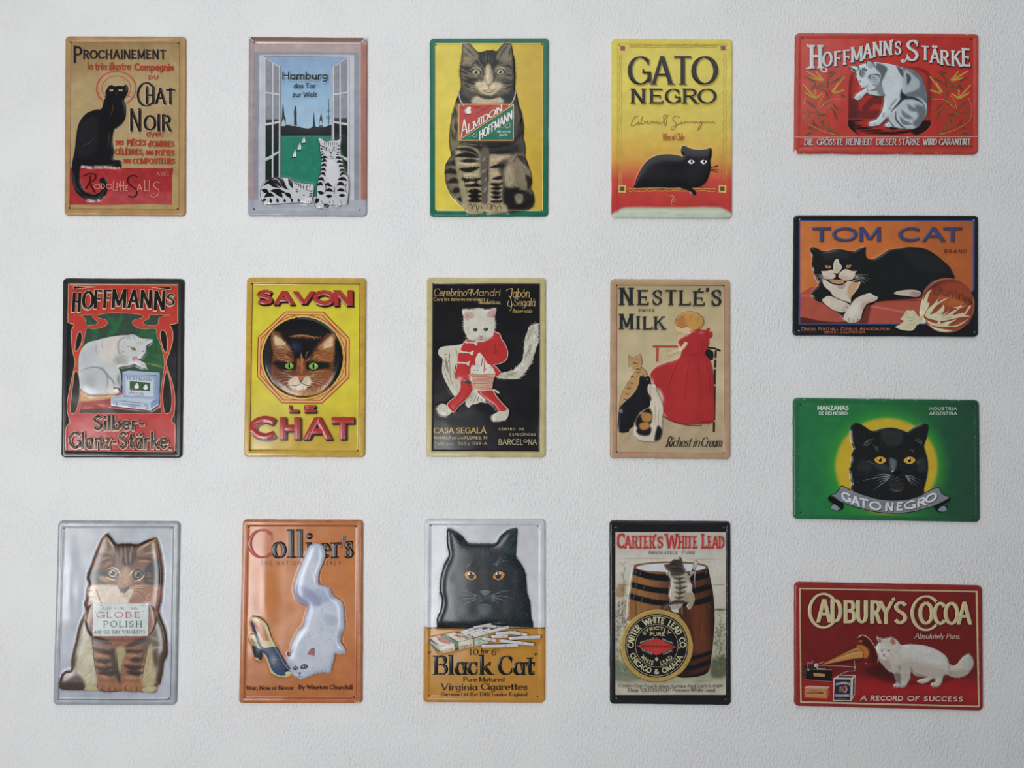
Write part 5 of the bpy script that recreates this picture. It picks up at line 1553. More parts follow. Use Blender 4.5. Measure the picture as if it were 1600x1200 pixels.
# ================================================================== 8: beige milk sign, child in red dress with cats
def sign_red_dress():
    S = Sign('tin_sign', 'beige tin sign of blond child in red dress with three sitting cats and dark capitals', 942, 425, 4,
             [(48, 42), (798, 46), (800, 1172), (45, 1165)], GD, rim=38)
    dress = spline("520,398 560,378 610,376 650,390 664,440 650,480 640,515 672,560 690,640 694,760 690,930 610,950 520,952 430,930 380,896 372,800 350,740 310,690 296,640 330,596 400,566 460,548 488,510 470,450 480,420")
    hair = spline("452,330 458,290 490,258 540,246 590,258 626,290 628,330 600,352 590,380 556,384 540,350 520,338 500,350 480,344")
    face = spline("452,330 480,344 500,330 530,336 548,360 556,384 540,392 505,386 470,378 452,356")
    c1 = spline("165,600 158,540 166,520 178,538 210,524 232,512 242,536 246,570 238,590 270,620 284,660 290,760 270,860 200,880 110,870 112,780 150,700 184,650 190,620")
    c2 = spline("228,660 240,645 258,655 284,650 296,668 300,700 296,760 290,850 230,930 165,985 160,1000 96,996 96,900 110,840 190,760 222,700")
    c3 = spline("276,720 286,700 302,702 322,694 334,706 336,740 360,790 376,850 372,930 370,1000 350,1050 290,1062 220,1046 196,1000 200,930 240,870 290,840 292,790 280,755")
    for p, h in ((dress, 2.8), (hair, 1.8), (c1, 1.8), (c2, 1.8), (c3, 2.0)): S.dome(p, h, 6)
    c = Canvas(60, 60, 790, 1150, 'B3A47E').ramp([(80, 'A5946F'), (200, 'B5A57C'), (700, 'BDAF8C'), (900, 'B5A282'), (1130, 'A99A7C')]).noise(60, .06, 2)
    c.poly("60,980 300,1060 700,900 780,960 780,1140 60,1140", 'B09A78', 50, .6)
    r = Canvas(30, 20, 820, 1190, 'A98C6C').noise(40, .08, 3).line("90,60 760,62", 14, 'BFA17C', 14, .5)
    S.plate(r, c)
    S.holes("87,83 755,86 85,1124 757,1128")
    S.part('border_line', 'thin red border line'); frame_line(S, 40, 2.8, '9E3B2C', rad=1)
    S.part('floor_strokes', 'brown printed strokes of the floor')
    rr = random.Random(5)
    for i in range(36):
        x = 130 + i * 15.5; y = 1000 + 30 * math.sin(i) - (0 if x < 380 else 70)
        S.line([(x, y), (x - 14 - rr.random() * 20, y + 26 + rr.random() * 40)], 2.4, 'A07A56', taper=2, step=12)
    S.part('chair', 'cane chair with dark back post')
    S.line("312,466 470,466", 14, 'A8442F', smooth=False); S.line("342,474 340,560", 16, 'A8442F', smooth=False)
    S.line("640,470 700,478 736,494", 12, '2E2521', smooth=False); S.line("706,490 700,640 694,1000", 14, '33201C', smooth=False)
    S.fill("612,512 650,482 690,500 684,552 640,530", '1E1B1C', step=6)
    for y in (540, 600, 706, 930): S.line([(690, y), (712, y + 4)], 10, 'BBA274', smooth=False)
    S.line("360,560 364,510 400,490 460,500", 4, 'B79E63')
    K = '1D1A1B'
    S.part('striped_cat', 'tan striped cat'); cc = Canvas(90, 500, 310, 890, 'B08A58').noise(14, .1)
    S.fill(c1, cc, step=5); S.line("200,600 230,610 240,600|204,625 235,628|170,650 200,660|160,690 190,700|146,725 180,730|135,760 170,765|125,795 165,800|120,830 160,828|250,640 262,660|262,680 280,700|180,560 200,572 222,568", 6, '46312A', taper=2, up=.05)
    S._disc(212, 545, 3, 3, K); S.line(c1, 2.4, '4A352A', closed=True)
    S.part('black_cat', up=.1); S.fill(c2, Canvas(90, 640, 310, 1010, '1B1B1F').noise(20, .2), step=5); S._disc(276, 672, 3, 3, 'B7A27A')
    S.part('calico_cat', 'white, black and orange patched cat', up=.1)
    cc = Canvas(180, 690, 390, 1070, 'C8BFAA').poly("200,930 240,875 290,850 310,900 290,960 220,980", K, 4).poly("240,880 300,890 296,930 250,930", 'B07C42', 4).poly("205,990 250,960 300,970 290,1020 230,1020", K, 4).poly("230,950 280,940 284,975 240,985", 'B07C42', 4).poly("340,960 372,990 356,1045 320,1052", K, 3).poly("278,760 300,780 300,810 284,790", K, 3)
    S.fill(c3, cc, step=5); S.line(c3, 2.4, '5A4838', closed=True); S.line("320,800 326,880 322,960|350,850 345,920 352,960|300,715 310,730|318,720 320,740", 2.6, '6B5844', taper=2)
    S.part('child_face'); S.fill(face, 'CDB48E', step=5); S._disc(486, 352, 3, 3, K); S.line("470,376 484,380 496,378", 2.4, '8E4A38')
    S.fill("468,392 480,380 510,392 500,430 478,440 460,420", 'C6A67E', step=5)
    S.part('blond_hair', 'short blond hair', up=.1); S.fill(hair, Canvas(440, 240, 640, 400, 'BE8E45').poly("455,300 500,270 520,330 480,345", 'B0763C', 10).noise(14, .08), step=5)
    S.line(hair, 3, '6E4424', closed=True); S.line("540,250 500,280 490,320|570,252 545,290 540,330|600,270 590,310 590,350", 2.6, '8E6430', taper=2)
    S.part('red_dress', 'plain full red dress', up=.12)
    S.fill(dress, Canvas(290, 370, 700, 960, 'A5292A').poly("420,560 560,560 560,940 420,920", 'AC2C2C', 40).noise(50, .04), step=6)
    S.fill("560,376 575,362 600,356 640,364 650,352 668,350 666,372 684,374 682,408 660,414 640,400 590,392", 'A5292A', step=5); S._disc(545, 470, 4, 4, K)
    S.line("488,512 530,520 580,520 640,514|500,520 440,620 400,760|540,524 520,680 500,860|590,524 600,700 596,900|630,520 660,640 670,800|520,398 508,440 500,500|600,400 620,450 612,510", 4, '7E1E20', taper=2, up=.04)
    S.line("372,898 430,932 520,956 610,960 612,940 690,930", 5, '6E1A1C', taper=0)
    S.line("520,440 490,480 440,500 410,520", 22, 'CDB48E', raise_=.3, up=.05); S.line("400,516 386,530|404,524 394,540|412,528 406,546", 6, 'CDB48E', up=.02)
    S.part('lettering', 'dark serif capitals')
    def sf(t, x0, x1, y, h): S.text(t, x0, x1, y, h, '22262A', wt=.18, con=.5, ser=.07, raise_=.5, shadow=[(-3, 3, '8F815E', 2)], up=.002)
    for a in (('N', 110, 184, 208, 110), ('E', 220, 284, 208, 96), ('S', 310, 368, 208, 96), ('T', 388, 462, 208, 96), ('L', 478, 546, 210, 96), ('É', 568, 634, 212, 92), ("'", 648, 658, 212, 110), ('S', 678, 738, 214, 104)): sf(*a)
    for a in (('M', 108, 186, 358, 96), ('I', 214, 226, 358, 82), ('L', 252, 308, 360, 82), ('K', 322, 384, 360, 82)): sf(*a)
    S.part('small_lettering'); S.text('SWISS', 220, 320, 250, 18, '2A2A2A', wt=.17, track=.3)
    S.part('script_lettering', 'dark slanted script at the foot')
    S.text('Richest', 392, 544, 1092, 60, '1E1C1C', wt=.1, con=.3, slant=.3, track=.07, ser=.02); S.text('in', 560, 600, 1092, 60, '1E1C1C', wt=.1, con=.3, slant=.3, track=.07)
    S.text('Cream', 610, 738, 1092, 60, '1E1C1C', wt=.1, con=.3, slant=.3, track=.07, ser=.02); S.line("400,1040 420,1030 440,1034|384,1086 400,1092 416,1060", 4, '1E1C1C', taper=2)
    S.flush()


# ================================================================== 9: silver grey sign, brown tabby with paper board
def sign_tabby_with_paper():
    S = Sign('tin_sign', 'silver grey tin sign with brown tabby kitten wearing a white paper notice', 80, 805, 4,
             [(40, 34), (803, 38), (780, 1190), (8, 1188)], GA, rim=38, rad=30)
    a = lambda s: D(s, .4332, 120, 80)
    b = lambda s: D(s, .5333, 40, 500)
    cat = spline(a("510,98 550,90 600,150 650,210 690,230 760,228 860,225 960,232 1040,205 1120,170 1240,140* 1262,200 1290,300 1310,420 1330,560 1338,700 1330,820 1318,940 1312,1050") + ' ' +
                 b("1205,100 1195,190 1220,280 1260,380 1278,470 1288,600 1285,700 1250,780 1240,860 1225,930 1205,1030 1170,1060 1160,1120 1100,1138 1000,1128 880,1128 750,1120 600,1130 490,1118 330,1112 180,1112 60,1105 20,1080 22,1020 50,930 110,885 160,878 162,780 180,680 215,540 240,420 270,320 325,210 340,190") + ' ' +
                 a("205,1090 235,1010 240,900 270,800 240,720 270,620 310,520 350,400 400,280 450,170"))
    S.dome(cat, 3.6, 6)
    S.emb(P("268,550 616,550 612,750 268,750"), .5, 5)
    S.H += 1.6 * np.exp(-((S.gx - 110) / 60) ** 2 - ((S.gy - 480) / 220) ** 2)
    c = Canvas(0, 20, 820, 1200, 'AEB2BC').ramp([(60, 'A5A9B0'), (400, 'B6BAC4'), (1150, 'A9AEB9')]).noise(70, .07, 3).noise(9, .03, 2)
    for i in range(40): 
        x, y = rng.uniform(90, 760), rng.uniform(80, 170); c.line([(x, y), (x + rng.uniform(-6, 6), y + rng.uniform(-6, 6))], rng.uniform(2, 4), '5E5E5E', 2, .6)
    r = Canvas(-10, 10, 830, 1210, '9DA3A8').noise(40, .08, 3)
    for i in range(26):
        x = rng.uniform(60, 780); r.line([(x, 46 + rng.uniform(-4, 10)), (x + rng.uniform(4, 18), 47 + rng.uniform(-4, 10))], rng.uniform(2, 4), '3A332D', 2, .8)
    S.plate(r, c, crest=1.1, sink=1.0)
    S.holes("80,80 756,80 47,1150 732,1146")
    S.part('border_line'); frame_line(S, 36, 3, '3C4148', rad=1); frame_line(S, 40, 3, 'D9DDE2', rad=1)
    S.part('tabby_kitten', 'brown tabby kitten sitting upright', up=.2)
    c = Canvas(30, 100, 740, 1120, '6B4A3A')
    c.poly(b("340,190 1200,190 1120,480 1000,560 990,1110 750,1110 700,620 740,1110 480,1110 440,800 400,480"), '8E5F48', 12)
    c.poly(b("325,200 400,460 440,740 470,1060 330,1100 240,1000 230,760 280,500"), 'B7AE92', 16).poly(b("270,330 320,230 300,500 250,700 200,860 165,860 200,600"), '6A5140', 10)
    c.poly(b("20,1050 60,920 170,890 300,960 340,1060 330,1112 40,1105"), '53443B', 14).line(b("90,940 170,920 240,930"), 26, '80705C', 10, .8)
    c.poly(b("1110,430 1195,200 1280,420 1285,680 1245,800 1210,1020 1100,700"), '54402F', 12).poly(b("1060,640 1110,560 1130,760 1150,900 1140,1050 1000,1060 990,900 1030,760"), 'B09E78', 14)
    c.line(b("1100,480 1190,520"), 18, '9A8460', 8, .8).line(b("1080,620 1200,600"), 14, 'A8946C', 8, .8).line(b("1170,650 1220,800 1190,980"), 40, '5B4836', 16, .9)
    c.lines(b("430,610 520,650 640,665|445,740 540,770 640,760|460,830 560,850 650,840|500,900 600,910 720,890|420,500 500,520 640,560|820,590 900,560 1080,500|800,640 900,660 1000,640|870,750 960,750 1000,740|800,820 900,845 1010,830|830,890 920,910 1000,900|340,300 380,400 400,470"), 34, '2E2722', 10, .92)
    c.poly(b("620,640 700,620 710,760 740,900 740,1000 660,900 640,780"), '37352A', 12, .85)
    c.poly(b("690,620 790,600 800,700 760,800 740,900 720,820"), 'A39A72', 8)
    c.lines(b("450,680 520,700 600,710|460,800 560,815|500,940 620,960|800,700 940,690|780,770 850,780|780,950 960,960"), 26, 'B07B55', 9, .8)
    c.poly(b("480,1030 600,1000 745,1040 745,1110 600,1126 490,1112"), 'A06F52', 10).poly(b("755,1040 860,1010 990,1040 995,1115 880,1124 760,1112"), 'A77650', 10)
    c.poly(b("330,1080 400,1055 470,1070 485,1115 340,1112"), 'C0B080', 7).poly(b("1005,1090 1080,1060 1165,1070 1155,1120 1080,1136 1000,1120"), 'BDAE84', 7)
    # head
    c.poly(a("210,1090 270,800 330,480 470,160 700,230 1240,140 1330,700 1310,1100 700,1120"), '7A5542', 10)
    c.poly(a("510,100 560,90 660,220 660,340 600,200"), '33261E', 4).poly(a("490,130 560,150 640,300 640,360 540,380 440,360"), '8C6B4C', 6).lines(a("500,130 470,220 430,340|520,120 600,220 650,320"), 8, 'BFA07A', 5).poly(a("500,200 560,220 590,320 500,330"), '5E4132', 7)
    c.poly(a("1240,140 1120,170 1000,230 960,300 1010,260 1150,190"), '33261E', 4).poly(a("1240,165 1100,240 970,340 990,400 1180,380 1260,280"), '8A6344', 7).line(a("1240,165 1120,230 1000,310 970,350"), 8, 'B89A72', 5).poly(a("1060,300 1180,230 1220,300 1100,360"), '5F4334', 8).line(a("1060,380 1180,350 1230,390 1200,440"), 12, 'A58058', 6, .8)
    c.poly(a("690,230 960,232 960,330 900,480 850,560 800,560 740,460 680,330"), '3E322C', 8).lines(a("740,260 750,380 740,480|800,250 810,400 830,540|900,260 880,380 870,500"), 11, '9A7A5C', 6, .8)
    c.lines(a("660,380 640,480 640,560|960,350 930,450 900,520"), 22, '33291F', 7, .85)
    c.lines(a("400,400 500,380 620,420|430,520 520,450 620,450|980,430 1080,440 1200,440"), 20, '3F3029', 8, .8).lines(a("440,480 530,430 610,430|500,560 570,500 620,490|990,480 1100,470 1200,500"), 10, 'B4875F', 5, .8)
    c.poly(a("290,600 420,610 540,640 530,760 400,800 260,740"), '4A4440', 10).poly(a("430,700 540,700 600,770 480,760"), 'A98C6C', 8)
    c.poly(a("1060,640 1190,460 1280,460 1320,680 1300,820 1100,800"), '2B2A2B', 12).lines(a("1100,640 1180,660|1090,690 1190,690|1120,750 1230,760"), 10, '8A5A40', 6, .8)
    c.poly(a("770,560 860,560 900,700 880,860 720,860 700,740"), 'A07A60', 9).poly(a("780,600 840,600 850,780 760,780"), 'B28E72', 10)
    c.poly(a("280,850 450,810 700,830 740,930 900,860 960,900 920,1000 850,1090 420,1090 290,1000 250,930"), 'CDBDAA', 10).poly(a("900,800 1100,820 1300,830 1300,1000 1100,1090 860,1080 920,900"), '9C6A50', 10)
    c.lines(a("300,800 450,790 560,800|260,900 330,900|280,980 340,1000"), 12, '5A463B', 6, .7)
    c.poly(a("700,830 770,870 860,830 830,900 800,920 740,900"), '6E5850', 5)
    c.noise(10, .12, 3).contrast(1.12, .25)
    S.figure(cat, c)
    ar = [P('%g,%g' % (120 + x * .4332, 80 + y * .4332))[0][:2] + (u, v) for x, y, u, v in ((820, 860, 0, 1), (820, 400, 0, -1), (550, 250, -.2, -1), (1150, 260, .6, -1), (350, 650, -1, 0), (1200, 650, 1, -.1), (450, 900, -1, .4), (1100, 930, 1, .4), (820, 1050, 0, 1))]
    ar += [P('%g,%g' % (40 + x * .5333, 500 + y * .5333))[0][:2] + (u, v) for x, y, u, v in ((350, 300, -.2, 1), (1150, 300, .2, 1), (300, 600, -.4, 1), (330, 900, -.5, 1), (120, 1000, -1, .3), (550, 700, .1, 1), (900, 700, 0, 1), (740, 700, .2, 1), (1200, 600, .6, .7), (1100, 850, -.1, 1), (1200, 850, .2, 1), (600, 1050, 0, 1), (880, 1050, 0, 1))]
    bd = spline(P("270,552* 614,552* 612,748* 270,748*"))
    S.hairs(cat, 3600, c, ar, L=16, w=2.1, jit=.32, edge=7, seed=9, holes=[bd])
    S.line(a("545,600 600,570 670,580 720,640 742,715|520,700 600,735 680,750|870,690 890,640 930,600|920,765 1000,750 1060,700 1085,640"), 9, 'D8C4A4', taper=2, up=.05)
    eye(S, 391, 361, 29, 27, '8E8B84', 0, pup=.5, pupy=.55, gx=-.3, gy=-.2, rimw=1.2, rim='3B332F'); eye(S, 549, 367, 26, 26, '55483F', 0, pup=.55, pupy=.6, gx=-.4, gy=-.2, rimw=1.25)
    S.line(ell(549, 367, 19, 19, 16, 0, 60, 300), 4, 'B9B09E', up=.05); S.line(ell(391, 361, 20, 19, 16, 0, 60, 300), 4, 'C9C6BC')
    S.fill(a("715,850 790,862 865,842 840,890 800,920 790,940 770,915 735,890"), '6B534C', step=4); S.line(a("790,930 790,960|720,970 790,975 870,960"), 4, '8C6355', taper=2)
    S.whisk(a("640,860 560,880 480,940|650,880 580,930 500,1030|660,900 600,960 560,1050|620,845 500,840 380,860|900,850 1050,850 1200,900|910,880 1050,900 1130,980|905,910 980,940 1060,1010|900,930 950,970 970,1010|940,830 1100,820 1240,860"), 3, 'E6DCCF')
    for x0, x1 in ((490, 740), (760, 990)):
        for x in np.linspace(x0 + 50, x1 - 50, 3): S.line(b("%d,1060 %d,1100 %d,1120" % (x, x - 5, x + 8)), 3, '4A2F25', taper=2, up=0)
    S.line(b("480,1010 490,1100 600,1128 740,1110 748,1040|700,620 720,900 748,1040|1110,430 1060,640 1010,900 990,1100|395,300 430,620 450,820 490,1000"), 3.5, '3B2820', taper=2)
    for q in (a("380,880 430,1000 465,1080"), a("1165,930 1110,1030 1080,1090")):
        S.part('ribbon', 'faded pink ribbon', up=.1); S.line(q, 6, 'D29A90', smooth=True, raise_=.2)
    S.part('paper_notice', 'white paper notice with green and red words', up=.25)
    S.fill(P("270,548 617,548 613,750 268,751"), Canvas(260, 540, 630, 760, 'C3CCCA').noise(30, .04), smooth=False)
    S.line("310,560 330,561|570,561 592,560", 3, '9A3A38')
    G_ = '3A4A42'
    S.text('ASK', 324, 388, 586, 17, G_, wt=.15, con=.5, ser=.08, track=.2, split=True); S.text('FOR', 406, 464, 586, 17, G_, wt=.15, con=.5, ser=.08, track=.2, split=True); S.text('THE', 486, 550, 586, 17, G_, wt=.15, con=.5, ser=.08, track=.2, split=True)
    S.text('"', 279, 291, 614, 18, '9C2438', wt=.17); S.text('GLOBE', 292, 564, 637, 38, '9C2438', wt=.14, con=.6, ser=.07, track=.26, split=True); S.text('"', 578, 592, 614, 18, '9C2438', wt=.17)
    S.text('POLISH', 336, 574, 696, 40, '2F4038', wt=.14, con=.6, ser=.06, track=.3, split=True)
    for t, x0, x1 in (('AND', 277, 324), ('SEE', 336, 376), ('THAT', 386, 440), ('YOU', 452, 500), ('GET', 510, 552), ('IT!', 558, 592)):
        S.text(t, x0, x1, 737, 22, '4B5750', wt=.14, con=.6, ser=.05, split=True)
    S.flush()


# ================================================================== 10: orange magazine cover sign, white cat and blue shoe
def sign_white_cat_and_shoe():
    S = Sign('tin_sign', 'orange tin sign of fluffy white cat sniffing a blue slingback shoe', 365, 805, 4,
             [(55, 27), (808, 30), (803, 1180), (30, 1178)], GB, rim=36)
    d = lambda s: D(s, .7666, 60, 140)
    cat = spline(d("530,100 545,70 590,52 640,65 662,100 668,150 650,210 620,280 612,350 630,390 700,410 722,450 740,485 790,510 815,560 820,640 825,720 800,790 795,850 825,890 828,930 790,942 750,940 740,990 720,1050 715,1085 680,1092 620,1092 560,1115 500,1140 470,1145 430,1125 400,1095 390,1050 360,1000 358,935* 395,945 390,890 420,820 450,760 490,720 510,640 530,580 525,550 470,525 440,500 415,410 440,310 480,210"))
    shoe = spline(d("65,690 78,650 105,642 150,660 200,710 225,790 240,830 270,885 310,950 350,1020 390,1075 395,1110 360,1138 290,1140 230,1105 205,1040 180,980 155,935 148,1000 128,1002 100,985 75,880 50,830 55,795 85,785 100,800"))
    S.dome(cat, 3.2, 6); S.dome(shoe, 1.8, 5)
    S.H += 1.1 * np.exp(-((S.gx - 190) / 60) ** 2 - ((S.gy - 480) / 260) ** 2)
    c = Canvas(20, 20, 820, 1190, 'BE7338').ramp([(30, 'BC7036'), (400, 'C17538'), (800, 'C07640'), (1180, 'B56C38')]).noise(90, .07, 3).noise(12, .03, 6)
    c.poly("120,430 140,480 130,520 115,480", 'B77A6A', 4, .7).poly("130,560 150,600 140,640 120,600", 'B77A6A', 4, .6)
    for i in range(70):
        x, y = rng.uniform(90, 760), rng.choice([rng.uniform(70, 330), rng.uniform(60, 1100)])
        c.line([(x, y), (x + rng.uniform(-3, 3), y + rng.uniform(-4, 4))], rng.uniform(2, 4), '8C4E24', 2, .6)
    r = Canvas(10, 10, 830, 1200, 'B06C3C').noise(14, .1, 3).noise(60, .08, 2)
    for i in range(16):
        x = rng.uniform(60, 780); r.line([(x, 38 + rng.uniform(-6, 8)), (x + rng.uniform(6, 30), 38 + rng.uniform(-6, 8))], 3, '5A3A22', 2, .8)
    r.line("40,1150 60,1168", 6, 'D8C8B0', 3).line("760,1170 790,1168", 5, 'E0D0B8', 3)
    S.plate(r, c, crest=1.0)
    S.holes("92,72 763,71 70,1139 752,1136")
    S.part('border_line', 'red border line'); frame_line(S, 36, 6, 'A6402F', rad=1)
    S.part('lettering', 'one red capital and black letters')
    S.text('C', 98, 236, 270, 184, 'B94B46', wt=.14, con=.45, ser=.1, raise_=1.0, shadow=[(3, 3, '9C5A2A', 2)])
    sh = [(-3, 3, 'A8622E', 2)]
    bk = '16120F'
    def L_(t, x0, x1, yb, h, w=.2): S.text(t, x0, x1, yb, h, bk, wt=w, con=.35, ser=.06, raise_=.7, shadow=sh, up=.003)
    L_('o', 248, 320, 270, 160); L_('l', 350, 372, 268, 180, .19); L_('l', 404, 428, 268, 180, .19); L_('i', 466, 484, 268, 160, .2)
    L_('e', 536, 596, 270, 150); L_('r', 622, 668, 268, 158); L_("'", 682, 694, 268, 134); L_('s', 700, 742, 270, 176, .17)
    S.part('small_lettering', 'thin brown line of capitals')
    for t, x0, x1 in (('THE', 168, 240), ('NATIONAL', 270, 470), ('WEEKLY', 520, 670)):
        S.text(t, x0, x1, 312, 25, '5E3419', wt=.08, track=.45)
    S.text('War, Now or Never', 80, 372, 1092, 27, '2A1710', wt=.17, con=.4, ser=.08, track=.14); S.text('By Winston Churchill', 406, 742, 1088, 27, '2A1710', wt=.17, con=.4, ser=.08, track=.14)
    S.part('blue_shoe', 'blue slingback shoe with cream lining', up=.1)
    S.fill(shoe, 'C9B98C', step=5)
    BL = Canvas(80, 600, 420, 1100, '334766').poly(d("200,960 340,960 340,1080 260,1060"), '2B3D5C', 8).noise(20, .1)
    S.fill(d("90,690 120,680 160,710 200,790 215,840* 170,840* 130,770 95,720"), 'B86E38', step=5)
    S.fill(d("65,690 78,665 90,700 110,760 135,830 145,890 130,880 100,800 75,730"), BL, step=5)
    S.fill(d("140,860 175,895 270,888 310,950 350,1020 390,1075 385,1095 345,1120 290,1118 240,1080 215,1020 190,960 150,920"), BL, step=5)
    S.fill(d("75,880 130,900 155,915 150,990 128,998 100,985"), '2C3646', step=5); S.fill(d("102,975 130,985 128,1002 100,990"), 'C0B28A', step=5)
    S.fill(d("350,1065 380,1060 390,1080 350,1100"), '15171E', step=4); S.fill(d("348,1095 375,1088 392,1100 375,1120 352,1115"), 'C9BEA0', step=4)
    S.line(d("65,690 78,650 105,642 150,660 200,710 225,790 240,830 250,835|55,830 90,870 130,890|60,800 80,840 120,870|225,1100 290,1135 360,1135|345,1000 350,1060"), 4, '1F2026', taper=2, up=.04)
    S.line(d("190,1000 250,990 320,995"), 2, '7C8CA8', taper=2)
    S.part('white_cat', 'fluffy white long-haired cat', up=2.0)
    c = Canvas(320, 170, 700, 1030, 'B9C1D0').contrast(1, .5)
    c.poly(d("530,580 700,560 760,700 740,900 620,1060 440,1060 420,860 500,760"), 'C0C7D3', 20)
    c.poly(d("440,380 520,400 620,470 640,540 540,550 460,510 425,430"), '9296B8', 14, .9).poly(d("600,420 720,430 720,500 640,520"), 'A4ACC4', 12, .8)
    c.poly(d("530,560 570,560 560,700 500,740 520,640"), 'A5AAC4', 10, .8).poly(d("660,620 760,640 760,700 690,700"), '9FB0C8', 12, .6).line(d("800,740 770,820 760,880"), 26, 'A2A6C0', 12, .7)
    c.lines(d("530,110 600,90 660,120|540,130 620,120"), 10, '9FAFC6', 6, .6).poly(d("390,1000 440,1040 420,1090 395,1060"), 'A5B6D0', 8, .8).poly(d("560,200 640,220 600,340 560,330"), 'C8CED8', 16)
    c.contrast(1.25, .55)
    S.figure(cat, c)
    pt = lambda x, y: (60 + x * .7666, 140 + y * .7666)
    ar = [pt(x, y) + (u, v) for x, y, u, v in ((600, 80, 0, -1), (560, 250, -.3, -1), (600, 250, 0, -1), (470, 450, -.6, .8), (650, 460, .6, -.8), (560, 560, -.3, 1), (780, 600, 1, .4), (650, 700, 0, 1), (480, 800, -1, .6), (750, 900, .5, 1), (600, 950, .5, 1), (460, 1090, -.3, 1), (400, 1000, -1, .4), (560, 1090, .3, 1), (480, 980, 0, -1))]
    S.hairs(cat, 2100, c, ar, L=18, w=2.3, jit=.12, edge=5, seed=11)
    S.line(d("530,790 555,800|500,800 520,815|620,760 640,775|560,890 600,900|700,820 730,830|610,560 640,520|660,560 640,600|690,440 700,470|640,480 625,510|600,300 590,330|640,730 650,755|420,1000 440,985|560,1060 600,1040|620,1000 650,990"), 2.4, '7A86A6', taper=2, up=.06)
    S.fill(d("548,915 580,895 585,955 560,950 530,945"), 'A86A66', step=4); S.line(d("525,950 550,912 582,895 588,960"), 3.4, '2A2526', taper=2, up=.04)
    S.fill(d("360,932 375,945 400,960 370,965"), '4A4048', step=4)
    for x, y, rr in ((433, 1058, 13), (503, 1046, 17)):
        X, Y = pt(x, y); eye(S, X, Y, rr, rr * .65, '7F8698', -12, pup=.4, pupy=.8, rim='1A1A1E', rimw=1.45)
    S.fill(d("450,1090 465,1095 480,1088 466,1106"), '3A3438', step=3); S.line(d("466,1104 466,1122 450,1132|466,1122 485,1130 500,1128|425,1040 440,1036|490,1028 525,1030"), 3, '2A2628', taper=2, up=.03)
    S.line(d("755,935 760,915|775,938 780,915|800,935 802,912|640,1085 645,1065|670,1088 675,1068"), 2.4, '6E7484', taper=2)
    S.whisk(d("440,1100 400,1090 380,1060|445,1105 400,1110 380,1105|490,1100 560,1110 600,1100|490,1108 540,1130"), 2, 'E8EAF0')
    S.flush()


